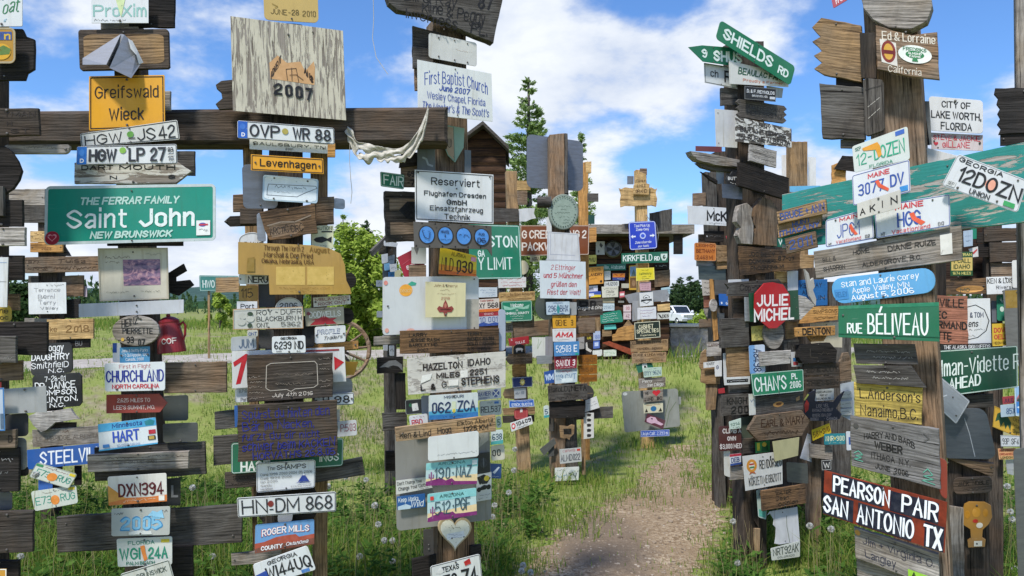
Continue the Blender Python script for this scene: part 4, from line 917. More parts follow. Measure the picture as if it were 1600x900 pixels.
LP((182, 842, 269, 838, 269, 882, 184, 886), 6, 'd4d8cf', 'Florida plate with green characters and an orange shape in the middle', [('FLORIDA', .2, .1, .68, .24, '2f7a62', 'n'), ('#r', .8, .08, .95, .2, 'd8c23c'), ('WGI', .04, .34, .42, .76, '2a8a6c', 'b'), ('24A', .56, .34, .92, .76, '2a8a6c', 'b'), ('#p', [(.42, .3), (.5, .26), (.52, .55), (.55, .75), (.49, .85), (.45, .55)], 'd8823a'), ('PALM BEACH', .16, .82, .68, .95, '2f7a62', 'n')])
WB((268, 855, 301, 853, 301, 905, 268, 905), 2, 'char', 'black board end in the grass right of the lowest plates')
LP((188, 897, 264, 874, 275, 914, 198, 936), 9, 'd:c9ccc2', 'lowest tilted plate on the left post, half out of view', [('#b', 1, 1, '3a4a42'), ('BRUNSWICK', .3, .2, .9, .4, '3a4a42', 'n'), ('46', .4, .5, .75, .95, '2a4a40', 'b')])
WB((88, 808, 378, 788, 378, 848, 90, 864), 1, 'dgrey', 'long weathered plank running across behind the lowest plates of the left post', nails=((.05, .2), (.95, .8)))
# folded sheet over the plaque
def folded_sheet():
    o_ = layer(3); P_ = [(129, 91, .0), (129, 101, .02), (166, 101, .13), (189, 53, .035), (172, 104, .04), (194, 54, .05), (171, 106, .125), (205, 122, .075), (222, 97, .005), (214, 80, .02), (206, 65, .03)]
    V = [hit(x, y, o_ + d) for x, y, d in P_]; Fc = [(0, 1, 2, 3), (3, 2, 4), (3, 4, 5), (5, 4, 6), (5, 6, 7, 8, 9, 10)]
    o = mesh_obj('folded_metal_sheet', V, Fc, metal('a9aaac', .45, .6)); so_ = o.modifiers.new('thick', 'SOLIDIFY'); so_.thickness = .002; te = [(200, 60, .05), (207, 64, .035), (215, 79, .026), (224, 98, .011), (217, 100, .03), (213, 86, .04), (204, 76, .05)]; mesh_obj('torn_edge', [hit(x, y, o_ + z + .004) for x, y, z in te], [list(range(7))[::-1]], paint('d9d9d6'), o)
    tag(o, 'bent grey metal sheet folded to a point over the wooden plaque', 'metal sheet', CAT['metal sheet'])
folded_sheet()
# red coffee pot
def coffee_pot():
    O_ = hit(269, 551, .03); pz = A.p.y / F
    t = empty('coffee_pot', O_, .2); tag(t, 'dark red enamel coffee pot hanging right of the oval plaque', 'coffee pot'); m = paint('8c1b26', .3, .5); s = pz
    bm = bmesh.new(); add_lathe(bm, [(20 * s, 0), (21 * s, 1 * s), (19.5 * s, 20 * s), (15.5 * s, 46 * s), (16 * s, 47.5 * s), (15 * s, 48 * s)], 28); bm_obj('body', bm, m, t, smooth=False)
    bm = bmesh.new(); add_lathe(bm, [(15.5 * s, 48.2 * s), (15 * s, 51 * s), (9 * s, 55 * s), (3 * s, 57 * s), (3.2 * s, 60 * s), (1 * s, 61 * s)], 24); bm_obj('lid', bm, m, t)
    bm = bmesh.new(); add_tube(bm, [(16 * s, 0, 42 * s), (22 * s, 0, 46 * s), (25 * s, 0, 40 * s), (23 * s, 0, 26 * s), (19.5 * s, 0, 18 * s)], 2 * s, 8); bm_obj('handle', bm, m, t)
    gv_, gf, Z = text_mesh('COF', 'n', lambda x, y: Vector((x * 23 * s, y * 9 * s)), 9 * s, 23 * s); V = []
    for p_, z_ in zip(gv_, Z):
        a = -.3 + p_.x / (20 * s); z = 14 * s + p_.y; r_ = (21.6 * s - z * .08) + .0001 * z_; V.append((r_ * math.sin(a), -r_ * math.cos(a), z))
    mesh_obj('lettering', V, gf, flat('d9cfc8'), t); t.rotation_euler = (.0, math.radians(-6), 0)
coffee_pot()
# ================================================================== post at the left edge
plane(-12, 3.4, 12, .12)
post((-40, -40, -4, -40, -4, 900, -40, 900), 'dark', 'post just outside the left edge that holds the cropped boards', .12)
SG((-30, -8, 35, -8, 35, 41, -30, 42), 2, PLATE, 'cropped white sign with green script at the top left corner', [('oat', .52, .15, .95, .55, '2a7a4a', 'hi', -.1), ('#s', .55, .72, .62, .9, 'a8c8d8')], r=2)
WB((-40, 45, 53, 45, 53, 125, -40, 126), 1, 'char', 'black notched plaque with a yellow oval picture at the left edge', sh=[(0, 0), (.8, 0), (.86, .14), (1, .2), (1, .78), (.88, .86), (.84, 1), (0, 1)])
SG((-22, 43, 24, 43, 24, 99, -22, 99), 3, 'b98a2c', 'yellow and blue picture with rounded frame on the black notched plaque', [('#b', 0, 3, 'a89a7c'), ('#r', .12, .12, .88, .35, '39528f'), ('n', .62, .14, .84, .34, 'd6b23e', 'b'), ('#e', .2, .45, .85, .9, 'd6a52c'), ('#p', [(.3, .62), (.6, .5), (.85, .6), (.8, .75), (.4, .78)], '5d7a3a')], r=9)
WB((-40, 169, 60, 169, 62, 211, -40, 213), 3, 'dark', 'brown routed board nailed to the left end of the long beam', [('YMAN', .45, .1, .95, .32, '2a2018', 'n', 0), ('H', .5, .48, .58, .64, '2a2018', 'n'), ('ST', .55, .74, .85, .92, '2a2018', 'n')])
WB((5, 226, 111, 226, 106, 240, 8, 240), 0, 'lgrey', 'pale round-ended board hanging under the long beam', [('#s', .3, .1, .8, .5, '6a6560')], r=6)
WB((-60, 228, 34, 228, 34, 306, -60, 306), 2, 'char', 'big black rounded board bulging in from the left edge', sh=[(0, 0), (.7, .0), (.82, .1), (.93, .3), (1, .5), (.95, .68), (.85, .85), (.66, 1), (0, 1)])
WB(boxpx(-8, 291, 5, 337), 3, 'dgrey', 'narrow upright grey slat at the left edge', gv=True)
WB(boxpx(-30, 312, 35, 354), 2, 'char', 'black block under the big rounded black board')
WB(boxpx(-30, 355, 39, 384), 3, 'lgrey', 'pale grey cracked board at the left edge above the white card')
WB(boxpx(-30, 399, 36, 438), 2, 'char', 'black board just above the white card at the left edge')
SG((-30, 402, 13, 402, 11, 480, -30, 480), 4, WHITE, 'white card cropped by the left edge', [('#r', .6, .1, .95, .11, '8aa0c0'), ('#r', .6, .48, .95, .49, '9a9a9a')])
SG((-30, 470, 18, 478, 18, 503, -30, 505), 1, 'c2a63e', 'mustard rounded sign peeking out under the white card', [('ne', .6, .2, .9, .5, '4a4020', 'n'), ('oc', .62, .6, .9, .85, '4a4020', 'n')], r=8)
WB(boxpx(8, 459, 29, 485), 0, 'tan', 'small light brown board end beside the white card')
WB((-30, 503, 74, 503, 73, 555, -30, 555), 4, 'char', 'large black board at the left edge')
WB(boxpx(-30, 525, 25, 567), 6, 'dgrey', 'charred grey board on the large black board at the left edge', [('#s', .6, .75, .95, .9, '8a8680')])
WB((-30, 567, 34, 563, 34, 594, -30, 597), 3, 'brown', 'dark brown board below the charred grey one')
SG(boxpx(-10, 597, 2, 607), 3, 'b23a35', 'tiny red corner at the left edge above the blue bordered card')
SG((-20, 606, 6, 606, 8, 673, -20, 674), 5, 'b8c6d6', 'blue bordered card cropped by the left edge', [('#b', 0, 2, '3d74ad'), ('#r', .75, .6, .95, .95, '52687e')])
SG((5, 608, 72, 603, 73, 644, 8, 647), 3, 'd:a3a5a4', 'blank silver painted board beside the blue bordered card')
MS((8, 648, 44, 645, 44, 681, 9, 684), 2, 'd:2e2f30', 'dark rounded metal back below the silver board', r=6)
WB((-30, 673, 25, 671, 24, 700, -30, 702), 4, 'brown', 'brown board with a carved letter at the left edge', [('D', .78, .3, .92, .7, '2a1f16', 'n')])
MS((22, 683, 41, 685, 42, 733, 24, 736), 2, 'm:85888c', 'light metal strip right of the brown board with a carved letter', r=6)
WB((-30, 700, 29, 700, 29, 768, -30, 771), 3, 'char', 'black board with chalky white scratches at the left edge', [('#s', .55, .2, .85, .32, '8a8a8a'), ('#s', .5, .5, .8, .6, '707070')])
WB(boxpx(10, 731, 42, 744), 1, 'char', 'black stick poking out under the light metal strip', sh='rr')
MS(boxpx(-4, 769, 19, 797), 0, 'm:6c6f75', 'small grey plate under the black scratched board')
WB((-30, 800, 52, 798, 51, 862, -30, 866), 3, 'dark', 'dark brown plank end at the bottom left')
WB(boxpx(-30, 876, 29, 912), 1, 'char', 'black board at the bottom left corner')
SG(boxpx(-30, 889, 10, 915), 3, 'd79b2b', 'orange-yellow corner of a sign at the bottom left', [('#b', 0, 1.5, 'e8e8e0')])
# ================================================================== newer post behind (x ~ 75)
plane(76, 7.4, 0, .13)
post((58, 300, 92, 300, 86, 700, 62, 700), 'dark', 'older dark post standing behind the big green sign', .13)
WB((8, 296, 70, 295, 70, 321, 8, 322), 1, 'grey', 'light grey board behind the left edge of the green sign')
WB(boxpx(30, 320, 76, 348), 1, 'dgrey', 'dark round-ended board behind the green sign', r=7)
WB((47, 361, 98, 362, 98, 378, 47, 378), 3, 'new', 'upper fresh orange board peeking out under the green sign', [('#s', .1, .15, .6, .4, '7a5020'), ('#s', .15, .6, .5, .85, '7a5020')])
WB((47, 379, 98, 378, 98, 394, 47, 394), 3, 'orange', 'lower fresh orange board with a year on it under the green sign', [('2023', .35, .5, .65, .8, '6a4018', 'n'), ('#s', .15, .1, .8, .3, '7a5020')])
WB((88, 378, 98, 380, 110, 400, 88, 400), 0, 'dgrey', 'dark board corner right of the small orange boards')
WB((36, 402, 158, 400, 158, 424, 36, 427), 4, 'brown', 'long brown plank with carved letters left of the cream framed board', [('ian', .03, .18, .2, .42, '3a281a', 'h'), ('Tulsa', .45, .14, .8, .42, '3a281a', 'h'), ('#s', .05, .6, .95, .85, '4a3422')], r=5)
WB(boxpx(44, 431, 60, 446), 1, 'dgrey', 'small grey board end left above the white paper')
WB((97, 431, 130, 430, 130, 463, 98, 464), 1, 'brown', 'brown board end right of the white paper')
SG(boxpx(129, 447, 136, 464), 0, 'b8a8b4', 'thin pale edge right of the brown board end')
SG((44, 442, 103, 441, 104, 490, 45, 491), 4, WHITE, 'square white paper sign with faded pencil handwriting', [('Terrence', .15, .18, .85, .3, '9a9a9c', 'h'), ('Berni', .25, .38, .7, .52, '9a9a9c', 'h'), ('Terry', .25, .58, .72, .7, '9a9a9c', 'h'), ('Valley', .3, .76, .78, .86, '9a9a9c', 'h'), ('#s', .6, .05, .95, .12, '6a6a6a')])
WB((100, 468, 125, 467, 122, 497, 100, 497), 1, 'char', 'dark leaning board end right below the white paper')
WB((73, 499, 146, 498, 146, 529, 74, 531), 4, 'new', 'fresh yellow plank carved with the year 2018', [('ke', .06, .35, .22, .62, '7a5a30', 'h'), ('2018', .4, .3, .92, .66, '7a5a30', 'h')])
WB((38, 497, 80, 498, 78, 508, 38, 508), 2, 'grey', 'grey board edge under the white paper')
WB((94, 530, 140, 528, 140, 543, 96, 545), 3, 'char', 'black board with ghostly letters under the plank dated 2018', [('BU', .5, .25, .75, .8, '6a6a6a', 'n')])
S('painted_board', 'wooden board', (50, 537, 112, 535, 113, 582, 48, 587), 5, '1b1b1d', 'black cut-out board with white letters ending in N.C., upper of two', [('oggy', .42, .05, .8, .26, WH, 'h'), ('DAUGHTRY', .0, .34, .94, .55, WH, 'h'), ('SmithfielD', .0, .6, .92, .8, WH, 'h'), ('N.C.', .42, .82, .8, .97, WH, 'h')], sh='cut', t=.018, grp=CAT['wooden board'])
S('painted_board', 'wooden board', (50, 586, 127, 582, 128, 634, 52, 641), 6, '1b1b1d', 'black cut-out board dated 7-28-01 in white, lower of two', [('7-28-01', .25, .06, .68, .22, WH, 'h'), ('DR. JANICE', .05, .24, .88, .44, WH, 'h'), ('THOMPSON', .0, .46, .9, .62, WH, 'h'), ('CLINTON,', .08, .66, .92, .82, WH, 'h'), ('N.C.', .34, .84, .66, .98, WH, 'h')], sh='cut', t=.018, grp=CAT['wooden board'])
S('driftwood', 'driftwood', (43, 640, 122, 638, 123, 672, 44, 676), 7, 'lgrey', 'jagged pale driftwood slab under the black cut-out boards', sh='drift', t=.03)
WB((84, 660, 118, 660, 118, 673, 84, 673), 3, 'dark', 'dark block behind the jagged driftwood')
WB((50, 672, 156, 665, 156, 692, 51, 699), 5, 'grey', 'grey plank with burnt place name under the driftwood', [('LETHBRIDGE, ALBERTA', .06, .42, .98, .68, '5a5048', 'l'), ('#s', .45, .1, .55, .28, '5a4030')])
ST((42, 703, 158, 692, 158, 723, 43, 734), 6, '1f559f', 'blue street sign with white capitals partly behind the grey carved board', [('STEELVILLE', .17, .16, 1.12, .86, 'e2e6ea', 'b')], r=1)
LP((58, 722, 121, 741, 107, 764, 45, 745), 9, 'd0d6c8', 'tilted Florida plate with an orange, higher of the two in the grass', [('#b', 0, 1, '8a8f80'), ('E73', .1, .34, .42, .74, '2f8f78', 'l'), ('RUG', .62, .34, .95, .74, '2f8f78', 'l'), ('#e', .38, .34, .62, .86, 'dd8a3c'), ('#s', .25, .1, .8, .22, '8a3a4a'), ('#r', .84, .06, .98, .22, 'd8c23c'), ('#r', .02, .06, .18, .2, '3a8a5a')], r=4)
LP((48, 768, 119, 758, 122, 786, 54, 799), 8, 'd0d6c8', 'crumpled Florida plate with an orange, lower of the two in the grass', [('E73', .06, .34, .42, .74, '2f8f78', 'l'), ('RUG', .62, .34, .95, .74, '2f8f78', 'l'), ('#e', .4, .36, .6, .86, 'dd8a3c'), ('#s', .25, .1, .8, .22, '7a6a5a'), ('#r', .82, .06, .96, .22, 'd8c23c')], r=4)
WB(boxpx(116, 728, 126, 758), 2, 'char', 'narrow black board beside the tilted Florida plate')
SG(boxpx(60, 750, 82, 768), 2, '2a62b4', 'blue sign fragment behind the two Florida plates')
# ================================================================== post 2 (x ~ 445)
plane(448, 4.15, 18, .13)
post((424, 34, 472, 38, 476, 900, 408, 900), 'dark', 'dark post behind the large peeling plywood panel dated 2007', .13)
plane(448, 4.15, 18, .13)
post((378, 190, 410, 192, 406, 500, 386, 500), 'tan', 'greenish treated post left behind the small yellow town sign', .09, off=-.16)
post((486, 190, 512, 190, 512, 560, 488, 560), 'tan', 'greenish treated post right behind the small yellow town sign', .09, off=-.16)
SG((411, -20, 496, -22, 498, 36, 413, 31), 2, 'c9ab62', 'gold sign with rounded corners dated June 28 2010 at the top', [('JUNE', .12, .66, .42, .82, '5a4a20', 'l', .02), ('28', .5, .66, .64, .82, '5a4a20', 'l'), ('2010', .7, .68, .95, .84, '5a4a20', 'l'), ('#r', .44, .745, .48, .76, '5a4a20'), ('#l', [(.15, .5), (.25, .58), (.2, .62)], 1, '8a7434')], r=8)
WB((360, 25, 536, 48, 541, 188, 364, 173), 4, flake('cfc8b4', 'grey', .475, (1.1, 8, 15)), 'large square plywood panel with peeling cream paint and the year 2007', [('#p', [(.325, .45), (.33, .62), (.72, .64), (.73, .44), (.72, .38), (.64, .5), (.6, .4), (.48, .43), (.4, .36)], 'c69a6a', 'copper_arch'), ('ADVENT', .335, .45, .43, .53, '3a2a1a', 'b', -.2), ('ANS', .63, .5, .71, .58, '3a2a1a', 'b', .12), ('#l', [(.48, .62), (.47, .5), (.56, .48), (.58, .63)], 1, '5a4028'), ('#l', [(.52, .62), (.52, .48)], 1, '5a4028'), ('#l', [(.62, .6), (.56, .55), (.5, .56)], 1, '5a4028'), ('2', .355, .66, .435, .79, K), ('0', .455, .665, .525, .8, K), ('0', .545, .67, .615, .81, K), ('7', .635, .68, .7, .82, K)], gv=True, nails=((.72, .06), (.5, .12)))
WB((337, 127, 366, 124, 366, 170, 337, 171), 1, 'dark', 'dark scalloped board end left of the big plywood panel', sh=[(.0, .12), (.3, 0), (1, 0), (1, 1), (.2, 1), (0, .8), (.35, .62), (.3, .4), (.05, .25)])
LP((371, 188, 522, 200, 523, 226, 371, 216), 7, PLATE, 'white German plate with blue band, number ending WR 88', [('#b', .6, 1, K), ('#r', .005, .03, .1, .97, '2a5fb8'), ('D', .04, .66, .075, .88, WH), ('#e', .025, .15, .08, .5, '3d72c4'), ('OVP', .12, .14, .43, .86, '2a2b30', 'n'), ('#e', .45, .25, .515, .6, 'a89a4a'), ('WR', .56, .14, .74, .86, '2a2b30', 'n'), ('88', .79, .14, .965, .86, '2a2b30', 'n')], nails=())
SG((390, 217, 512, 226, 512, 240, 390, 233), 5, WHITE, 'thin white strip with spaced black letters under the German plate', [('SAULSBURY, TN', .04, .2, .97, .55, K, 'n'), ('2001', .45, .65, .55, .9, K, 'n')])
WB(boxpx(512, 224, 524, 245), 2, 'orange', 'small wooden tab right of the thin white strip')
SG((392, 241, 505, 248, 506, 272, 392, 266), 7, 'e8a41c', 'small yellow town sign with one black word', [('#b', 1.2, 1.2, K), ('Levenhagen', .12, .24, .9, .72, '221a10')], r=1)
MS((378, 257, 434, 256, 434, 326, 380, 326), 2, 'm:7e8288', 'grey sign back behind the pale blue plate', r=8)
LP((411, 273, 498, 280, 496, 318, 410, 313), 5, 'b9cfe0', 'pale blue plate with the hand-drawn outline of a long state', [('#R', .03, .05, .97, .95, 'dde6ec', 'panel'), ('#l', [(.08, .6), (.1, .35), (.5, .33), (.95, .3), (.98, .38), (.75, .62), (.62, .78), (.08, .78), (.08, .6)], 1, '6a7078'), ('#s', .22, .36, .8, .52, '707880'), ('#s', .2, .58, .5, .68, 'a0a8b0')], r=4, nails=((.2, .1), (.8, .12), (.2, .9), (.8, .92)))
WB((364, 304, 412, 302, 412, 331, 364, 331), 1, 'brown', 'brown block left of the charred sheet')
WB((375, 325, 410, 326, 410, 350, 375, 350), 2, 'dark', 'dark brown block left under the grey sign back')
WB((350, 338, 408, 336, 408, 352, 350, 354), 1, 'char', 'small black arrow board pointing left', sh='al')
WB((494, 309, 522, 307, 522, 350, 494, 352), 1, 'brown', 'brown blocks right of the charred sheet')
MS((521, 309, 539, 311, 539, 327, 521, 326), 0, 'm:a2a7ad', 'small light metal tab right of the brown blocks')
MS((401, 334, 412, 330, 416, 378, 402, 376), 3, 'a:9aa0a8', 'thin folded metal edge left of the charred sheet')
WB((405, 330, 492, 318, 497, 366, 413, 378), 5, 'burnt', 'charred black sheet with burnt-through brown lettering', [('#p', [(.12, .5), (.4, .42), (.72, .5), (.76, .72), (.6, .88), (.15, .9)], '=brown', 'bare_patch'), ('ARCTIC CIRC', .12, .58, .74, .82, '241a14', 'h'), ('#l', [(.1, .5), (.35, .44), (.6, .5), (.9, .36)], 2, '8a7a6a')], sh=[(0, .04), (.3, .0), (.7, .03), (1, 0), (.99, .5), (1, .97), (.8, .93), (.5, 1), (.1, .97), (.04, .6)])
SG((373, 364, 412, 362, 412, 388, 373, 386), 2, WHITE, 'white rounded sign top above the gold state-shaped board', [('DAWG', .22, .62, .95, .92, '2a2a2a', 'n'), ('#b', 1, .8, '6a6a6a')], sh='arch')
SG((487, 353, 521, 352, 521, 388, 487, 388), 2, 'd8d8b4', 'cream caution sign with a black fish', [('CAUTION!', .1, .04, .95, .2, '3a3a20', 'n'), ('#r', .45, .24, .95, .3, '222222'), ('#p', [(.08, .62), (.2, .52), (.5, .48), (.72, .58), (.92, .48), (.9, .76), (.72, .66), (.45, .76), (.2, .72)], '181818', 'fish'), ('#s', .3, .85, .7, .92, '555555')])
S('state_board', 'sign', (372, 378, 549, 378, 549, 462, 372, 462), 6, 'd:b48d3c', 'large gold board cut in the outline of a state', [('#r', .325, .46, .58, .8, 'c8a85a', 'sticker'), ('#r', .6, .46, .84, .8, 'c8a85a', 'sticker'), ('Through The North #2', .22, .07, .57, .17, '5a3a10', 'b', .03), ('August', .62, .1, .8, .2, '7a5a20', 'b', .02), ('Marshall & Don Pried', .22, .2, .65, .3, '4a2a0a', 'b', .03), ('Omaha, Nebraska, USA', .2, .32, .66, .41, '4a2a0a', 'b', .03), ('#s', .35, .84, .8, .88, '7a5a20'), ('#s', .45, .9, .68, .94, '7a5a20'), ('#p', [(.08, .3), (.14, .28), (.14, .55), (.07, .55)], '8f7434')], sh=[(0, .0), (.3, .03), (.64, .06), (.8, .12), (.9, .22), (.94, .42), (.955, .72), (.99, .86), (1, .97), (.27, .98), (.262, .62), (0, .6)], t=.012, nails=((.52, .05), (.51, .3), (.53, .93)))
LP((373, 428, 420, 429, 420, 444, 373, 444), 3, WHITE, 'white plate end reading NERU left under the gold board', [('NERU', .3, .15, .98, .88, K, 'n')])
LP((373, 446, 403, 446, 403, 470, 373, 470), 3, 'd:b08a4a', 'old tan plate with the number 115', [('115', .12, .2, .75, .8, '2a2218', 'n')])
MS((404, 440, 430, 440, 430, 480, 404, 480), 2, 'd:3a3b3e', 'dark metal box face under the left of the gold board')
SG((370, 471, 402, 471, 402, 484, 370, 484), 4, WHITE, 'white sign fragment beginning Port above the flower board', [('Port', .18, .3, .85, .85, '2a2a2a', 'n')])
SG((430, 465, 473, 464, 474, 500, 430, 500), 4, 'd:d0cfc6', 'round-topped white sign with the year 2006', [('2006', .15, .24, .82, .5, '3a3a34', 'n'), ('#b', 1, .7, '8a8a80')], sh='arch')
SG((364, 483, 473, 479, 474, 513, 364, 515), 6, 'd:c9c9c0', 'white board with a painted flower and three lines of thin black capitals', [('ROY ~ DUFR', .33, .1, .98, .34, '2a2a2a', 'l'), ('BLACKBURN H', .33, .4, .98, .63, '2a2a2a', 'l'), ('ONT', .33, .7, .5, .92, '2a2a2a', 'l'), ('5362', .68, .68, .96, .9, '2a2a2a', 'l'), ('#e', .08, .2, .2, .5, 'b9b9b0'), ('#e', .18, .35, .3, .65, 'bfbfb6'), ('#e', .06, .5, .18, .8, 'b9b9b0'), ('#e', .2, .16, .28, .36, '3a4a38'), ('#e', .2, .7, .27, .92, '3a4a38'), ('#b', 0, 1, 'b08a60')])
SG((489, 465, 547, 461, 548, 475, 490, 480), 3, 'd:d6d2cc', 'white strip with dark red hand lettering under the gold board', [('MBLAY-2011', .05, .12, .95, .42, '7a1f28', 'h'), ('ROCK ONT', .12, .55, .88, .9, '7a1f28', 'h')])
WB(boxpx(536, 426, 557, 450), 0, 'char', 'dark round board end behind the tip of the gold board', sh='o')
WB(boxpx(530, 481, 553, 506), 0, 'char', 'dark round board end behind the board with the maple leaf', sh='o')
SG((476, 482, 537, 479, 538, 506, 478, 510), 3, 'd:b9b09a', 'beige board with a red maple leaf and white letters', [('#p', [(.1, .95), (.25, .7), (.12, .66), (.35, .6), (.48, .45), (.6, .62), (.82, .62), (.7, .75), (.8, .95)], 'b02832'), ('DODWELLS', .1, .2, .92, .55, 'e8e4dc', 'n'), ('#e', .04, .2, .14, .4, '8a4a50'), ('#s', .3, .06, .8, .14, '5a4a3a')])
SG((492, 511, 540, 508, 540, 534, 492, 537), 3, WHITE, 'white plate with outlined capitals and a slanted word', [('PROFILE', .08, .18, .82, .48, '2a3a6a', 'b'), ('PROFILE', .1, .22, .8, .44, 'd6dae0', 'n'), ('Trailers', .3, .58, .9, .8, '2a2a2a', 'hi', -.06)], r=3)
WB((478, 540, 560, 532, 560, 545, 478, 552), 1, 'orange', 'orange-brown plank end above the red arrow sign')
SG((538, 565, 560, 565, 553, 586, 538, 586), -1, 'd8a020', 'yellow corner beside the wagon wheel')
LP((361, 527, 400, 524, 401, 546, 361, 549), 2, 'd:b6bcc0', 'worn grey-blue plate left of the dark gap', [('JUM', .3, .2, .9, .85, '5a6a80', 'n')])
LP((386, 516, 403, 515, 403, 526, 387, 527), 3, 'd:cfd2d0', 'tiny white plate edge above the worn grey-blue plate', [('ONT', .1, .3, .9, .8, '3a5a9a', 'n')])
MS((472, 494, 491, 492, 491, 542, 472, 542), 2, 'd:17181a', 'black metal frame in the gap right of the flower board', r=3)
MS((404, 515, 428, 515, 428, 545, 404, 545), 1, 'd:1d1a18', 'black panel left of the small Georgia plate', r=3)
LP((425, 526, 477, 524, 478, 551, 425, 552), 6, PLATE, 'white Georgia plate with black number 6239 ND', [('GEORGIA', .25, .06, .75, .22, '2a2a2a', 'b'), ('6239', .06, .3, .58, .78, '2a2a2a', 'b'), ('ND', .66, .3, .94, .78, '2a2a2a', 'b'), ('MAR', .12, .85, .28, .95, '2a2a2a', 'n'), ('84', .72, .85, .84, .95, '2a2a2a', 'n')])
SG((362, 549, 538, 542, 541, 596, 363, 607), 3, 'd:dcdcda', 'white sign with red strokes at its left and a red arrow tip at its right', [('#p', [(.01, .3), (.12, .08), (.14, .1), (.07, .88), (.03, .9), (.08, .3), (.02, .42)], 'b8202a', 'red_stroke'), ('#p', [(.9, .26), (.99, .44), (.9, .66)], 'b8202a', 'arrow_tip'), ('#r', .5, .05, .95, .1, '8a2a30')], nails=())
WB((386, 555, 520, 551, 520, 620, 387, 629), 6, 'dark', 'dark brown board with chalk writing around a drawn frame', [('#l', [(.22, .24), (.27, .19), (.78, .18), (.81, .24), (.82, .7), (.77, .76), (.55, .77), (.5, .82), (.45, .77), (.26, .78), (.21, .72), (.22, .24)], 1, 'b8aea2'), ('July 4th 2016', .28, .84, .76, .93, 'c8beb2', 'h'), ('#s', .02, .44, .16, .5, 'a09488'), ('#s', .02, .55, .17, .6, 'a09488'), ('#s', .02, .66, .16, .71, 'a09488'), ('#s', .02, .78, .18, .83, 'a09488'), ('#s', .02, .9, .2, .95, 'a09488'), ('#s', .83, .1, .98, .15, 'a09488'), ('#s', .83, .22, .97, .27, 'a09488'), ('#s', .84, .34, .96, .39, 'a09488'), ('#s', .84, .6, .97, .65, 'a09488'), ('#s', .84, .72, .97, .77, 'a09488'), ('#s', .55, .42, .76, .48, '8a7e72'), ('#s', .3, .4, .5, .46, '6f645a'), ('#s', .32, .62, .68, .68, '8a7e72')])
S('round_board', 'wooden board', (480, 594, 551, 590, 551, 617, 480, 620), 1, 'm:8a8d92', 'grey rounded plate edge right of the chalk board', r=10)
LP((490, 617, 553, 613, 553, 632, 491, 635), 2, PLATE, 'white German plate end reading H 98', [('#b', .5, .8, K), ('H', .22, .2, .38, .85, K, 'n'), ('98', .5, .2, .9, .85, K, 'n')])
LP((367, 607, 388, 605, 388, 628, 368, 629), 2, WHITE, 'small white sign edge left of the chalk board', [('B.P.O', .3, .1, .9, .35, '3a3a3a', 'n'), ('Port', .4, .7, .95, .95, '3a3a3a', 'n')])
WB((371, 634, 527, 625, 527, 712, 372, 722), 8, 'dark', 'burnt brown board with five lines of blue German handwriting', [('Spürst du hinten den', .04, .1, .92, .26, '23287c', 'h', -.0), ('Bär im Nacken,', .04, .3, .76, .46, '23287c', 'h'), ('furzt du dir nicht', .04, .5, .82, .64, '23287c', 'h'), ('schwer beim KACKEN', .04, .66, .98, .82, '23287c', 'h'), ("HORVATH'S 26.8.05", .14, .84, .98, .98, '23287c', 'h')])
ST((361, 692, 537, 684, 536, 728, 361, 741), 3, '1c6b4e', 'green road sign half hidden behind the German handwriting board', [('#b', 1, 1.2, 'b9c8c0'), ('HASE', .08, .62, .34, .95, 'dfe6e2', 'b'), ('INGS', .78, .5, .96, .8, 'dfe6e2', 'b')], r=5)
LP((525, 659, 557, 656, 558, 680, 526, 683), 2, 'd:c9cacb', 'worn plate end reading P 503', [('P:503', .2, .2, .95, .7, '8a3a44', 'n')])
SG(boxpx(519, 640, 531, 662), 1, 'd:cfcabb', 'cream board edge right of the handwriting board')
SG((366, 634, 376, 633, 376, 665, 367, 668), 4, '2b62a8', 'thin blue edge left of the German handwriting board')
WB((335, 644, 372, 640, 372, 668, 336, 672), 1, 'dgrey', 'grey board end left of the German handwriting, upper one')
WB((333, 682, 372, 679, 372, 724, 334, 728), 1, 'dgrey', 'grey board end left of the German handwriting, lower one')
WB((351, 739, 400, 735, 400, 760, 352, 764), 2, 'dark', 'brown board with burnt handwriting left of the white names sign', [('Spencer', .25, .2, .85, .5, '1e1610', 'h'), ('#s', .2, .6, .85, .8, '1e1610')])
WB((430, 742, 566, 714, 571, 742, 432, 764), 1, 'dgrey', 'long grey plank tilting up right behind the white names sign')
S('round_board', 'wooden board', boxpx(398, 742, 498, 830), 0, 'char', 'dark round wooden disc behind the white plates', sh='o', t=.05, off=.0)
SG((400, 724, 493, 718, 492, 762, 401, 770), 6, 'e0e2e2', 'white sign listing names and years with a small blue mountain', [('#b', 1, .7, '4a4a4a'), ('The', .18, .14, .32, .27, '3a3a3a', 'l'), ('SHAMPS', .34, .11, .84, .28, '3a3a3a', 'n'), ('Dana 1998 2000 2004 05 2006', .07, .36, .95, .45, '5a5a5a', 'l'), ('Dale 1998 2006', .07, .49, .6, .57, '5a5a5a', 'l'), ('Ian 2005', .07, .61, .36, .69, '5a5a5a', 'l'), ('Sandy', .07, .74, .26, .82, '5a5a5a', 'l'), ('Heather', .07, .86, .28, .94, '5a5a5a', 'l'), ('#p', [(.7, .74), (.8, .44), (.9, .74)], '2a3f8c'), ('#p', [(.775, .52), (.8, .44), (.825, .52)], 'e0e2e2'), ('#r', .68, .76, .92, .78, '2a3f8c'), ('STRONG MAINE', .58, .86, .94, .92, '6a6a6a', 'l')], r=4)
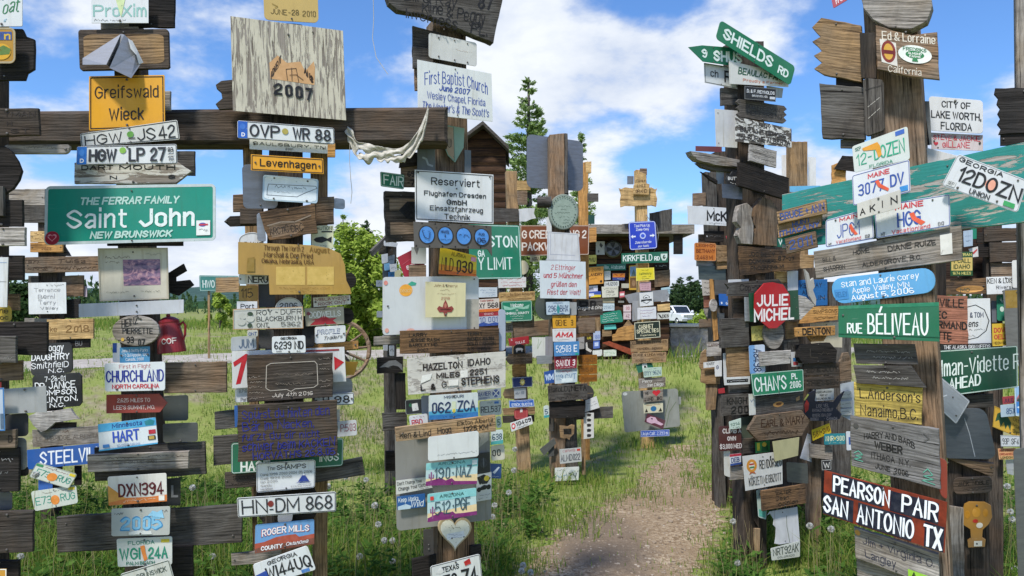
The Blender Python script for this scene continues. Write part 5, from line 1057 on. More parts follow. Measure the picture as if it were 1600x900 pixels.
LP((370, 778, 525, 768, 525, 799, 372, 809), 8, 'd9dbda', 'white German plate with a dark red seal, number DM 868', [('#b', .8, 1.2, '3a3a3a'), ('HN', .04, .14, .3, .86, '2d2e32', 'l'), ('#e', .3, .24, .36, .56, '7a2a24'), ('#r', .315, .66, .355, .72, K), ('DM', .375, .14, .62, .86, '2d2e32', 'l'), ('868', .68, .14, .965, .86, '2d2e32', 'l')], nails=())
MS((434, 804, 458, 802, 456, 815, 434, 817), 4, 'a:c2c6ca', 'crumpled bright metal scrap between the German plate and the blue plate')
LP((399, 820, 491, 811, 491, 850, 398, 865), 7, '6d9fd0', 'blue plate with a red desert mesa', [('#p', [(0, .66), (.15, .64), (.35, .52), (.5, .5), (.68, .5), (.74, .62), (1, .58), (1, .86), (0, .9)], 'a8503c'), ('#p', [(0, .84), (.3, .76), (.7, .8), (1, .74), (1, 1), (0, 1)], '7a4a3a'), ('ROGER MILLS', .1, .14, .92, .42, 'a83040', 'B', 0, .05), ('ROGER MILLS', .11, .15, .91, .4, 'eee6e6', 'b', 0, .05), ('COUNTY', .1, .78, .46, .94, 'eeeeee', 'b'), ('Oklahoma', .52, .76, .9, .9, 'eeeeee', 'hi')])
LP((395, 882, 480, 852, 494, 890, 402, 918), 9, PLATE, 'tilted white Georgia plate half hidden by grass, number WI44UQ', [('GEORGIA', .24, .06, .78, .24, '4a4a4a', 'b', 0, .03), ('WI44UQ', .18, .32, .97, .82, '26272a', 'b'), ('#p', [(.0, .5), (.2, .42), (.22, .75), (.05, .85)], '2d4a9a'), ('#r', .02, .7, .22, .74, 'b03040'), ('#r', .04, .8, .24, .84, 'b03040'), ('#r', .76, .84, .9, .97, '4a7ab8')], r=4)
WB((361, 866, 440, 858, 440, 878, 362, 884), 2, 'grey', 'pale grey board end left of the lowest Georgia plate')
# ================================================================== thin pole sign and boards behind post 2
plane(326, 9, 0, .05)
S('sign_pole', 'post', (324.5, 440, 327.5, 440, 327.5, 560, 324.5, 560), 0, 'tan', 'thin wooden pole of the small far green road sign', gv=True, t=.02, nails=(), off=0)
ST((311, 430, 372, 431, 372, 454, 312, 455), 1, '3d7f78', 'small far green road sign on a thin pole', [('#b', .8, .8, 'a8c0ba'), ('HWO', .08, .3, .4, .8, 'c8d6d2', 'n')], r=2)
WB((337, 434, 374, 433, 374, 456, 337, 457), 3, 'tan', 'weathered board nailed over the small far green road sign')
# ================================================================== post 3 (x ~ 705)
plane(706, 4.6, 22, .14)
post((676, 30, 728, 34, 742, 900, 684, 900), 'brown', 'brown square post holding the church sign and the metal shield', .14)
WB((600, -16, 788, -14, 776, 68, 606, 34), 5, 'dgrey', 'thick dark grey slab with carved handwriting at the top', [('Bill & Ray', .15, .08, .6, .34, '1c1918', 'h', .1), ('87', .78, .04, .92, .4, '1c1918', 'h'), ('Kline & Peggy', .3, .36, .86, .62, '1c1918', 'h', .12), ('Inverness', .16, .58, .62, .84, '1c1918', 'h', .1), ('FL.', .74, .68, .9, .9, '1c1918', 'h')], sh=[(0, 0), (1, 0), (.985, .5), (.97, 1), (.75, .9), (.5, .74), (.3, .62), (.1, .6), (.03, .4)], t=.06)
WB((645, 40, 690, 52, 688, 92, 645, 88), 1, 'dgrey', 'dark grey board end left of the blank white plate')
WB((645, 73, 680, 76, 676, 108, 646, 106), 2, 'dgrey', 'second dark grey board end, left above the church sign')
WB((648, 104, 674, 104, 674, 140, 649, 141), 1, 'brown', 'brown board end behind the left edge of the church sign')
SG((670, 51, 745, 67, 745, 104, 670, 90), 4, 'd:cfcfc8', 'blank white plate with rounded corners above the church sign', [('#s', .55, .42, .9, .5, 'c8b8ac')], r=4, nails=((.2, .12), (.53, .1), (.8, .12), (.2, .88), (.53, .9), (.8, .9)))
SG((652, 93, 768, 115, 770, 190, 653, 177), 6, 'dfe2de', 'white church sign with blue lettering in several styles', [('First Baptist Church', .09, .12, .94, .36, '2a4a9c', 'B', 0, .1), ('June 2007', .28, .4, .7, .52, '2a4a9c', 'bi'), ('Wesley Chapel, Florida', .12, .56, .9, .7, '2a4a9c', 'b'), ("The Mester's & The Scott's", .06, .76, .95, .92, '2a4a9c', 'bi')], nails=((.5, .05), (.52, .95)))
S('metal_shield', 'shield', (692, 194, 726, 197, 725, 253, 694, 255), 2, 'd:8fae9c', 'weathered metal shield, half copper and half green, on the brown post', [('#p', [(.03, .04), (.47, .07), (.5, .93), (.22, .78), (.04, .52)], 'a58f74', 'copper_half'), ('#l', [(.48, .05), (.52, .95)], 1.2, '6a7a6a'), ('#e', .15, .36, .42, .56, '8a7a62'), ('#l', [(.2, .38), (.2, .56), (.28, .6), (.36, .56), (.36, .38)], 1, '4a4034')], sh='shield', t=.008)
MS((652, 225, 680, 227, 680, 268, 652, 266), 2, 'd:6c7478', 'speckled slate-grey panel left of the shield', [('#l', [(.3, .5), (.5, .55), (.6, .75), (.85, .8)], 3, '98a2a8')], r=0)
MS((726, 234, 736, 235, 736, 272, 726, 271), 1, 'd:6c7478', 'narrow speckled slate panel right of the shield', r=0)
ST((594, 268, 632, 273, 631, 296, 595, 291), 1, '137457', 'small green street sign cropped to the word FAIR', [('#b', .8, .8, 'b6ccc2'), ('FAIR', .12, .16, .98, .84, 'd2e2dc', 'b')], r=2)
WB((628, 238, 653, 238, 653, 258, 624, 262), 1, 'char', 'dark board with raised letters under the hanging rag', [('TLA', .35, .1, .95, .7, '0e0c0b', 'B')])
WB(boxpx(627, 257, 653, 292), 0, 'brown', 'brown routed board right of the small FAIR sign', [('69', .35, .3, .8, .55, '1e140e', 'b'), ('-7', .35, .68, .8, .96, '1e140e', 'b')])
S('framed_board', 'wooden board', (602, 298, 650, 300, 650, 376, 605, 378), 0, 'dark', 'brown framed panel with a black arrow left of the white German notice', [('#r', .12, .14, 1, .38, '=brown', 'inset_board'), ('#r', .12, .62, 1, .86, '=brown', 'inset_board'), ('#p', [(.42, .38), (.7, .2), (1, .2), (1, .56), (.72, .56)], '131110', 'arrow')], t=.05)
SG((648, 265, 771, 273, 771, 350, 649, 344), 6, 'e2e4e4', 'white German notice with five lines of black lettering', [('#b', 1.5, 1.2, '2a2a2a'), ('Reserviert', .2, .13, .82, .28, '17181a', 'b'), ('Flughafen Dresden', .11, .4, .9, .5, '1e1f22', 'b'), ('GmbH', .39, .55, .65, .66, '1e1f22', 'b'), ('Einsatzfahrzeug', .18, .69, .86, .79, '1e1f22', 'b'), ('Technik', .36, .84, .69, .95, '1e1f22', 'b')], nails=((.52, .33), (.53, .8), (.95, .05), (.04, .05)))
S('gasket_plate', 'metal plate', (646, 346, 768, 353, 769, 400, 648, 398), 8, 'd:55504a', 'engine gasket plate with four round blue openings', [x for i in range(4) for x in (('#e', .055 + .235 * i, .1, .055 + .235 * i + .21, .68, '2a2622', 'rim'), ('#e', .07 + .235 * i, .13, .07 + .235 * i + .18, .64, '4d8ad0', 'blue_disc'))] + [('HARGE', .335, .22, .445, .32, '1c2c50', 'h'), ('&', .38, .36, .4, .44, '1c2c50', 'h'), ('#s', .33, .48, .46, .56, '1c2c50'), ('#s', .57, .32, .7, .44, '1c2c50'), ('#l', [(.1, .26), (.13, .46), (.18, .52), (.2, .3)], 1, '1c2c50'), ('#s', .09, .22, .2, .3, '1c2c50'), ('AUG', .82, .24, .9, .34, '1c2c50', 'h'), ('06', .8, .4, .92, .58, '1c2c50', 'h')] + [('#e', .01 + .082 * i, .02 if i % 2 else .7, .03 + .082 * i, .08 if i % 2 else .77, '1a1715', 'hole') for i in range(12)], sh=[(0, 0), (1, .0), (1, 1), (.94, .78), (.06, .78), (.03, 1), (0, .8)], t=.006, nails=())
SG((621, 402, 660, 382, 666, 433, 632, 433), 1, 'a82038', 'crimson sign corner with white letters left of the yellow plate', [('SET', .2, .5, .62, .68, 'e2d8da', 'b'), ('#l', [(.1, .4), (.4, .3), (.7, .6), (.5, .9)], .8, 'c85a6a'), ('#l', [(.6, .15), (.5, .5), (.8, .8)], .8, 'c85a6a')])
SG(boxpx(643, 386, 666, 412), 2, 'd:c4c4c2', 'pale square under the left end of the gasket plate')
WB(boxpx(640, 414, 666, 433), 2, 'brown', 'brown block between the crimson sign and the brown post')
LP((688, 386, 745, 400, 744, 432, 685, 428), 5, 'e2c41e', 'yellow and orange Alaska plate with number NLD 030', [('#p', [(0, .62), (1, .7), (1, 1), (0, 1)], 'dc8a2a'), ('#p', [(0, .85), (1, .88), (1, 1), (0, 1)], 'c8642a'), ('ALASKA', .3, .06, .7, .24, '8a7414', 'n'), ('NLD', .06, .34, .38, .86, '3a2618', 'l'), ('030', .46, .34, .9, .88, '3a2618', 'b'), ('#r', .84, .1, .97, .3, 'd890b0')])
SG((598, 433, 748, 431, 748, 517, 598, 524), 3, 'd2d5d6', 'large pale sign back with an orange peach sticker', [('#e', .165, .13, .3, .34, 'e8a238', 'peach_sticker'), ('#p', [(.25, .13), (.29, .08), (.34, .11), (.33, .15), (.28, .16)], '3f9f86', 'peach_sticker'), ('beach', .175, .2, .29, .27, 'e2c890', 'l'), ('#e', .01, .06, .05, .14, 'd88a80'), ('#e', .02, .88, .06, .96, 'dca090'), ('#e', .24, .9, .32, .97, 'd8a898'), ('#r', .87, .42, 1, .98, 'a8a296', 'dull_patch')], r=5, nails=((.95, .06), (.95, .94), (.05, .5)))
SG((665, 440, 728, 442, 727, 495, 665, 496), 5, 'd9cfa2', 'cream tile with a red fleur-de-lis on the large pale sign back', [('John & Sherryl', .2, .06, .78, .14, '8a6a4a', 'l'), ('#s', .36, .2, .62, .25, 'a08a6a'), ('#s', .26, .31, .75, .36, 'a08a6a'), ('2018', .38, .42, .6, .5, 'a05a4a', 'l'), ('#p', [(.47, .98), (.44, .86), (.34, .86), (.28, .76), (.33, .68), (.42, .72), (.44, .62), (.49, .5), (.54, .62), (.56, .72), (.65, .68), (.7, .76), (.64, .86), (.54, .86), (.51, .98)], '8a3a34', 'fleur_de_lis'), ('#r', .36, .76, .62, .8, '5a201c', 'fleur_de_lis'), ('#e', .46, .6, .52, .74, 'b06a58', 'fleur_de_lis')])
WB((626, 517, 780, 513, 780, 549, 626, 553), 4, 'burnt', 'dark scorched plank with burnt names below the large pale sign back', [('LARRY', .08, .12, .26, .28, '0f0d0c', 'n'), ('JESSIE RASH', .08, .34, .38, .5, '0f0d0c', 'n'), ('BARCLAY MD', .08, .56, .36, .7, '0f0d0c', 'n'), ('2007', .16, .78, .27, .92, '0f0d0c', 'n'), ('TERRY', .66, .12, .82, .28, '0f0d0c', 'n'), ('SANDY RASH', .66, .34, .94, .5, '0f0d0c', 'n'), ('GOLD CANYON', .66, .56, .96, .7, '0f0d0c', 'n'), ('AZ  2007', .66, .78, .9, .92, '0f0d0c', 'n')])
MS((779, 483, 790, 484, 790, 547, 779, 549), 3, 'd:aab2c2', 'upright pale blue metal strip right of the scorched plank')
WB((585, 526, 628, 524, 628, 537, 585, 540), 1, 'grey', 'grey board end left of the scorched plank')
WB((590, 559, 630, 557, 630, 582, 590, 584), 1, 'char', 'black board with a silvery dolphin shape left of the peeling stencil board', [('#p', [(.08, .62), (.25, .4), (.45, .22), (.7, .2), (.95, .5), (.98, .9), (.8, .6), (.6, .52), (.4, .62), (.55, .7), (.3, .6)], '6a6a6a', 'dolphin')])
WB((617, 583, 634, 583, 634, 640, 618, 640), 0, 'char', 'dark upright board left behind the stencil board', gv=True)
WB((636, 560, 790, 549, 790, 605, 638, 617), 7, flake('d5d0c6', 'lgrey', .44, (2.5, 6, 6)), 'white peeling board with black stencilled letters', [('HAZELTON', .15, .18, .55, .38, '2b2320', 'B'), ('IDAHO', .6, .14, .84, .34, '2b2320', 'B'), ('MILES', .28, .46, .52, .62, '3a302c', 'B'), ('#r', .525, .44, .6, .64, 'e2ded6', 'torn_paper'), ('2251', .62, .42, .8, .6, '3a302c', 'B'), ('#p', [(.14, .5), (.24, .46), (.22, .62), (.12, .72)], 'e4e2da', 'torn_paper'), ('L', .12, .76, .17, .92, '2b2320', 'B'), ('&', .22, .74, .27, .92, '2b2320', 'B'), ('G.', .33, .7, .4, .88, '2b2320', 'B'), ('#r', .4, .68, .5, .84, 'dedad2', 'torn_paper'), ('STEPHENS', .53, .64, .93, .86, '2b2320', 'B')])
MS((658, 618, 674, 618, 674, 666, 660, 668), 4, 'd:9da2a8', 'grey metal back left of the Missouri plate')
LP((670, 618, 747, 613, 747, 652, 670, 656), 8, 'cfd6d4', 'Missouri plate with blue bottom, number 062 ZCA', [('#p', [(0, .66), (1, .6), (1, 1), (0, 1)], '4a98b8'), ('#p', [(0, .82), (1, .78), (1, 1), (0, 1)], '2c6ea8'), ('MISSOURI', .3, .05, .7, .17, '2a3a5a', 'n'), ('062', .06, .3, .44, .76, '1f2f55', 'n'), ('ZCA', .57, .28, .95, .74, '1f2f55', 'n'), ('#r', .46, .3, .54, .72, 'c8cfb0'), ('#e', .475, .6, .53, .76, 'c8b43a'), ('#s', .28, .86, .7, .93, '1f3a6a')], r=3)
LP((633, 625, 660, 623, 660, 646, 634, 648), 3, 'd:22282a', 'black plate with a white square left of the Missouri plate', [('#b', 0, .8, '8a8f8c'), ('#p', [(.35, .3), (.7, .25), (.78, .75), (.42, .8)], 'd5d6d2'), ('#e', .2, .25, .38, .5, '2f6a4a')])
LP((639, 650, 668, 646, 669, 663, 641, 667), 5, WHITE, 'small white plate with red letters RBD', [('RBD', .1, .4, .7, .92, 'c0303a', 'n'), ('#s', .2, .1, .8, .25, '9a4a5a')])
SG((746, 610, 783, 606, 783, 622, 747, 626), 3, 'cdd2dc', 'small white university plate with a blue crest', [('XAVIER', .0, .2, .55, .62, '2b3f8f', 'b'), ('#e', .62, .08, .92, .85, '5a6aa8', 'crest'), ('#l', [(.66, .2), (.88, .75)], 1.4, WH), ('#l', [(.88, .2), (.66, .75)], 1.4, WH), ('UNIVERSITY', .05, .74, .5, .88, '2b3f8f', 'n')])
LP((749, 627, 783, 624, 784, 648, 750, 650), 3, 'd:c9cec6', 'grey-white plate ending EL537 right of the Missouri plate', [('REL537', .05, .38, .97, .8, '22262a', 'n'), ('#r', .68, .1, .88, .25, '3f6fae'), ('#s', .3, .1, .6, .22, '4a6a5a')])
WB((618, 668, 774, 648, 775, 674, 620, 690), 9, 'tan', 'brown plank hand-lettered with a distance of 1725 KM', [('Ken & Lind', .03, .42, .34, .84, '15100c', 'h'), ('Hogg', .4, .36, .54, .78, '15100c', 'h'), ('Elkton Alberta', .6, .12, .97, .4, '15100c', 'h'), ('1725 KM', .66, .48, .92, .84, '15100c', 'h')])
WB((598, 646, 636, 644, 636, 671, 599, 674), 0, 'dgrey', 'grey plank end sticking out left above the hand-lettered distance plank')
LP((775, 651, 783, 650, 784, 668, 776, 669), 2, 'cfd8cc', 'sliver of a plate showing the digit 5', [('5', .2, .25, .8, .8, '2a6a52', 'n')])
LP((767, 673, 786, 671, 786, 693, 767, 695), 3, 'cfdadb', 'small teal and white plate end reading 638', [('638', .1, .25, .92, .7, '25485f', 'n'), ('#p', [(0, .78), (1, .72), (1, 1), (0, 1)], '4aa0a0')])
LP((767, 697, 788, 694, 789, 718, 768, 720), 2, 'd:d5d0bf', 'cream plate end reading 00', [('00', .08, .28, .7, .72, '2a2a26', 'n')])
SG((766, 724, 784, 725, 783, 748, 766, 747), 1, '2f5590', 'small blue sign with a white swoosh', [('#p', [(.2, .6), (.7, .2), (.85, .22), (.4, .7)], 'dfe4ea'), ('#s', .1, .82, .8, .92, 'c8d0da')])
MS((617, 673, 765, 660, 768, 812, 620, 830), 3, 'd:8b8a84', 'large dull metal sheet plastered with stickers low on the brown post', [('#p', [(.8, .04), (.98, .02), (.98, .18), (.86, .26), (.9, .15)], 'a6a49c')], r=7, nails=())
SG((669, 683, 748, 673, 748, 713, 669, 721), 10, 'dcdedb', 'blank white plate with pencil writing between the distance plank and the Arizona plates', [('#s', .18, .76, .96, .84, '7a7c7c')], r=4, nails=((.5, .95),))
LP((666, 724, 747, 716, 745, 756, 665, 759), 9, 'bfd8d8', 'Arizona plate with purple desert, number 190 NAZ', [('#r', 0, 0, 1, .3, '86c4c4'), ('#p', [(0, .7), (1, .6), (1, 1), (0, 1)], 'e0c89a'), ('#p', [(0, .82), (.1, .78), (.28, .68), (.38, .8), (.5, .72), (.56, .84), (.75, .86), (1, .88), (1, 1), (0, 1)], '7a2a6a'), ('#l', [(.1, .88), (.1, .42)], 2, '8a4a7a'), ('#l', [(.06, .5), (.06, .65), (.14, .68), (.14, .52)], 1.4, '8a4a7a'), ('ARIZONA', .22, .02, .75, .14, '3a6a72', 'n'), ('190', .16, .24, .46, .74, '3a5560', 'n'), ('NAZ', .57, .22, .88, .7, '3a5560', 'n'), ('#e', .5, .46, .53, .54, '3a5560'), ('#r', .88, .04, .98, .22, 'd0d8d8')])
LP((668, 772, 744, 762, 745, 804, 668, 816), 9, 'bfd8d8', 'Arizona plate with purple desert, number 512 PGF', [('#r', 0, 0, 1, .3, '86c4c4'), ('#p', [(0, .7), (1, .6), (1, 1), (0, 1)], 'e0c89a'), ('#p', [(0, .86), (.1, .8), (.28, .7), (.38, .8), (.5, .74), (.56, .84), (.75, .86), (1, .86), (1, 1), (0, 1)], '7a2a6a'), ('#l', [(.1, .9), (.1, .48)], 2, '8a4a7a'), ('#l', [(.06, .55), (.06, .68), (.14, .7), (.14, .56)], 1.4, '8a4a7a'), ('ARIZONA', .24, .08, .74, .2, '2a5a52', 'n'), ('512', .15, .32, .46, .8, '34505c', 'n'), ('PGF', .55, .28, .87, .76, '34505c', 'n'), ('#e', .5, .5, .53, .58, '34505c'), ('#r', .05, .1, .12, .24, 'd0403a')])
def SK(q, k, m, label, T=(), **kw): return S('sticker', 'sticker', q, k, m, label, T, t=.0006, nails=(), **kw)
SK((619, 751, 667, 745, 676, 762, 619, 773), 4, 'd6d6d0', 'white sticker with two lines of black serif text on the metal sheet', [("Don't Change Your", .03, .12, .8, .38, '1a1a1a', 'b'), ('Change Your Clothes', .06, .5, .97, .78, '1a1a1a', 'b'), ('#s', .6, .86, .9, .94, '6a6a6a')])
SK((620, 776, 664, 771, 665, 792, 621, 797), 4, '2d62a0', 'blue sticker with white lettering over snow on the metal sheet', [('Keep Alaska', .05, .12, .75, .46, 'e4eef2', 'b'), ('Wild', .5, .45, .95, .92, 'e4eef2', 'bi'), ('#p', [(.02, .75), (.3, .62), (.5, .8), (.45, 1), (.02, 1)], 'b8ccd8')])
SK((745, 709, 765, 706, 766, 739, 746, 741), 4, '17181a', 'black square sticker with a faint compass on the metal sheet', [('#e', .2, .25, .8, .72, '3a3c40'), ('#p', [(.5, .2), (.56, .48), (.5, .78), (.44, .48)], '6a6c70')])
SK((744, 742, 768, 737, 768, 780, 745, 784), 4, 'cfd0cc', 'white sticker with a black motorbike on the metal sheet', [('#p', [(.05, .1), (.5, .04), (.95, .2), (.7, .4), (.2, .38)], '222422'), ('#e', .5, .1, .85, .3, 'b8a83a'), ('#e', .02, .48, .3, .66, '222422'), ('#e', .65, .44, .95, .62, '222422'), ('#p', [(.15, .52), (.5, .42), (.8, .48), (.6, .6), (.3, .6)], '222422'), ('#s', .1, .76, .9, .82, '6a6a6a'), ('#s', .1, .88, .7, .94, '6a6a6a')])
S('heart_plaque', 'plaque', (685, 809, 737, 809, 737, 862, 685, 862), 5, 'd:b8a27c', 'heart-shaped cream wooden plaque low on the brown post', [('#h', .06, .06, .94, .93, 'e4dfd2', 'painted_heart'), ('#p', [(.24, .48), (.76, .38), (.78, .54), (.26, .66)], 'd9dadf'), ('#s', .3, .48, .7, .52, '7a80a0'), ('#s', .3, .24, .66, .32, '8a7a5a'), ('#s', .3, .56, .7, .6, '7a80a0')], sh='heart', t=.018, nails=((.4, .6), (.76, .56)))
S('metal_bracket', 'bracket', (662, 828, 677, 826, 678, 866, 662, 868), 3, 'd:2e2924', 'dark iron bracket with two bolts left of the heart plaque', r=2, t=.01, nails=((.5, .6), (.5, .78)))
WB((644, 874, 682, 866, 682, 898, 645, 905), 1, 'char', 'black board end low left of the Texas plate')
WB((735, 853, 752, 851, 753, 870, 735, 880), 1, 'char', 'black board corner low right of the heart plaque')
LP((672, 885, 750, 865, 754, 908, 676, 928), 8, 'd6d8d4', 'tilted white Texas plate half hidden by grass', [('#b', .8, .8, '2a2a2a'), ('TEXAS', .22, .14, .56, .34, K, 'b'), ('#p', [(.08, .3), (.2, .1), (.26, .3), (.2, .36)], 'd0d0cc'), ('70', .22, .44, .5, .96, K, 'b'), ('74', .58, .4, .92, .94, K, 'b'), ('#p', [(.66, .14), (.78, .06), (.8, .26), (.68, .3)], 'b02a2a')], r=4)
WB(boxpx(603, 705, 617, 736), -1, 'char', 'small black board end left of the metal sheet')
# hanging rag
def rag():
    o_ = .05; nx, ny = 40, 9; V = []; rg = random.Random(3); KP = np.array([(0, 541, 197, 20), (.06, 551, 206, 25), (.14, 560, 222, 31), (.3, 582, 226, 30), (.5, 610, 232, 24), (.62, 628, 232, 27), (.76, 646, 216, 34), (.87, 660, 192, 30), (.94, 667, 176, 20), (1, 669, 164, 10)])
    for i in range(nx):
        t = i / (nx - 1); x, top, wdt = (np.interp(t, KP[:, 0], KP[:, k]) for k in (1, 2, 3)); wdt *= rg.uniform(.72, 1.05)
        for j in range(ny):
            s = j / (ny - 1); V.append(hit(x + 3 * math.sin(j * 1.1 + i) * (1 - t), top + wdt * s + rg.uniform(-1, 1) * (1 + 3 * (j == ny - 1)), o_ + .011 * math.sin(j * 1.5 + i * .5) + .008 * math.sin(j * 3.1 - i * .8) + rg.uniform(-.003, .003)))
    Fc = [[i * ny + j, (i + 1) * ny + j, (i + 1) * ny + j + 1, i * ny + j + 1] for i in range(nx - 1) for j in range(ny - 1) if not (5 <= i <= 7 and 3 <= j <= 4 + i % 2) and not (21 <= i <= 25 and j == 3) and not (i == 24 and j > 6) and not (i == 12 and j > 6)]
    N = NT('dirty_cloth'); n = N.noise(N.obj_vec((4, 4, 9)), 7, 8, .7, .5); N.bump(n, .6, .01)
    o = mesh_obj('hanging_rag', V, Fc, N.done(N.ramp(n, [(.3, lin('8f897c')), (.5, lin('bcb7aa')), (.7, lin('d6d2c8'))]), .95, 0, .05), smooth=True); o.modifiers.new('s', 'SUBSURF').levels = 1; so_ = o.modifiers.new('t', 'SOLIDIFY'); so_.thickness = .003
    tag(o, 'torn dirty white banner rag sagging between the beam and the church sign post', 'rag')
plane(620, 4.25, 0, .1); rag()
for pts, lab in (([(547, 222), (546, 250), (548, 280), (550, 300), (548, 318)], 'thin white string dangling from the left end of the torn rag'), ([(583, -5), (584, 30), (582, 60), (588, 90), (606, 116)], 'thin wire hanging against the sky right of the plywood panel')):
    bm = bmesh.new(); add_tube(bm, [hit(x, y, .05) for x, y in pts], .0018, 5); tag(bm_obj('string', bm, flat('b0aca0', .9)), lab, 'string')
# ================================================================== clustered column behind post 3 (x ~ 610)
plane(612, 9, 40, .1)
post((604, 372, 620, 372, 620, 560, 606, 560), 'dgrey', 'grey post left behind the pale sign back, crowded with small plates', .1)
S('little_roof', 'roof board', (580, 392, 604, 368, 606, 376, 584, 400), 2, 'dgrey', 'small slanted roof board over the crowded plates left of the framed panel', t=.05, off=.1)
tiny = [((592, 382, 603, 378, 603, 396, 593, 398), 'dgrey', 'upper dark wooden tag under the small slanted roof board'), ((607, 384, 614, 382, 614, 398, 607, 400), 'dark', 'dark brown tag right under the small slanted roof board'),
        ((596, 398, 606, 396, 606, 410, 597, 412), 'd:d9dadb', 'white crumpled tag high in the crowd left of the crimson sign'), ((606, 400, 617, 398, 616, 412, 607, 413), 'd:a8adb2', 'grey metal tag high in the crowd left of the crimson sign'),
        ((600, 412, 609, 411, 609, 422, 601, 423), '7fb4d8', 'sky blue tag in the crowd left of the crimson sign'), ((609, 413, 620, 412, 620, 424, 610, 425), 'd:dadada', 'second white tag beside the sky blue one'),
        ((598, 423, 606, 423, 606, 434, 599, 434), 'd:70757a', 'dark grey tag low in the crowd left of the crimson sign'), ((607, 425, 617, 424, 617, 434, 607, 434), '3f86c8', 'bright blue tag just above the pale sign back'),
        ((617, 422, 626, 422, 626, 434, 617, 434), 'd6cda0', 'pale yellow tag just above the pale sign back'), ((588, 438, 600, 438, 600, 448, 588, 448), 'd:9aa4ae', 'blue-grey tag poking out left of the pale sign back, upper one'),
        ((589, 486, 599, 486, 599, 496, 589, 496), 'd:a7adb2', 'grey tag poking out left of the pale sign back, lower one'), ((597, 500, 604, 500, 604, 516, 597, 516), 'd:c4c8c8', 'white tag below the grey ones left of the pale sign back'),
        ((598, 524, 606, 526, 606, 548, 599, 548), 'd:c9cacb', 'white plate edge hanging left of the black dolphin board'), ((608, 540, 616, 540, 616, 556, 609, 556), 'd:b4b7b8', 'grey plate edge hanging above the black dolphin board'),
        ((600, 376, 622, 380, 620, 386, 600, 384), 'd:e0e0e0', 'white strip under the framed panel')]
for i, (q, m, l) in enumerate(tiny): SG(q, 1 + (i % 3), m, l, [('#s', .15, .3, .85, .6, '5a5a5a')] if i % 2 else (), off=.02 + .05 * (i % 3), r=1)
# ================================================================== fresh post with arms (x ~ 800)
plane(802, 10.2, 8, .14)
post((791, 267, 808, 267, 828, 690, 808, 690), 'tan', 'tan upright post with short arms right of the dark gabled hut', .14)
WB((808, 282, 829, 283, 829, 297, 808, 297), 0, 'new', 'fresh yellow arm on the tan upright post'); WB((808, 298, 824, 298, 824, 320, 809, 320), 0, 'brown', 'brown block under the fresh yellow arm')
WB((771, 325, 810, 326, 810, 346, 771, 347), 2, 'dgrey', 'grey board across the tan upright post')
SG((810, 326, 836, 325, 838, 345, 811, 347), 1, 'd:d5d8da', 'crumpled white sheet right of the grey board on the fresh post', sh=[(0, .05), (.4, 0), (1, .0), (.9, .4), (1, .8), (.7, .85), (.4, 1), (0, .95)])
ST((720, 350, 812, 352, 816, 435, 722, 437), 4, '157a5b', 'large green city limit sign right of the yellow Alaska plate', [('#b', 1, 1.2, 'b4cfc6'), ('KINGSTON', .02, .2, .95, .42, 'd8e6e0', 'b'), ('GA', .27, .47, .39, .59, 'd8e6e0', 'b'), ('CITY LIMIT', .0, .6, .85, .83, 'd8e6e0', 'b')], r=4, off=.9)
SG((778, 433, 822, 433, 822, 449, 779, 450), 3, 'dfe0e2', 'small white sign with three red lines under the city limit sign', [('#s', .1, .12, .9, .28, 'c02a34'), ('#s', .1, .42, .95, .56, 'c02a34'), ('#s', .15, .7, .85, .85, 'c02a34')])
SG((776, 447, 789, 446, 789, 459, 777, 460), 2, 'd:4a4a4a', 'dark plate end with the letters rta', [('rta', .1, .25, .9, .75, '161616', 'b')])
LP((747, 449, 777, 449, 777, 464, 748, 465), 3, 'ccd8e2', 'pale blue scribbled plate left above the Nebraska plate', [('#s', .1, .2, .9, .35, '6a86a8'), ('#s', .1, .48, .9, .6, '6a86a8'), ('#s', .55, .7, .9, .85, '6a86a8')], r=1)
WB((780, 457, 836, 455, 836, 469, 779, 472), 4, 'new', 'pale orange board carved with a place name above the green welcome sign', [('to San Antonio', .3, .1, .98, .42, '5a3a1a', 'h'), ('#s', .05, .3, .3, .5, '5a3a1a'), ('#s', .25, .7, .9, .85, '6a4a2a')])
ST((783, 471, 831, 469, 832, 501, 784, 503), 5, '1a8264', 'green county welcome sign with a ribbon drawing', [('#b', .7, .7, 'bcd4ca'), ('#p', [(.06, .2), (.3, .32), (.5, .26), (.72, .32), (.92, .2), (.88, .4), (.7, .42), (.5, .36), (.3, .44), (.1, .42)], '8fc4b0', 'ribbon'), ('Welcome', .3, .12, .72, .3, 'e6f0ec', 'bi'), ('TO', .46, .43, .54, .5, 'e6f0ec', 'b'), ('KIMBALL COUNTY', .12, .54, .9, .66, 'e6f0ec', 'b'), ('#s', .28, .72, .72, .78, 'c8dcd4'), ('#s', .34, .84, .68, .9, 'c8dcd4')], r=3)
WB((790, 505, 802, 504, 802, 519, 790, 520), 2, 'grey', 'small grey square with a swirl left of the brown crossboard', [('#l', [(.4, .5), (.6, .4), (.65, .65), (.35, .7), (.3, .35), (.7, .25)], .8, '4a4038')])
WB((801, 505, 863, 499, 863, 523, 804, 528), 3, 'brown', 'weathered brown crossboard below the green welcome sign')
SG((794, 529, 826, 525, 827, 537, 796, 541), 4, 'b5202c', 'red strip with white letters above the black horse panel', [('TULLE', .3, .5, .8, .85, 'e8d0d0', 'b', -.1), ('E', .12, .1, .2, .35, 'e8d0d0')])
SG((802, 538, 820, 537, 820, 552, 802, 553), 5, '19191b', 'small black panel with a white animal silhouette', [('#p', [(.2, .5), (.35, .4), (.7, .42), (.85, .55), (.75, .85), (.65, .65), (.4, .68), (.3, .9)], 'd0c8c4', 'animal')], sh='arch')
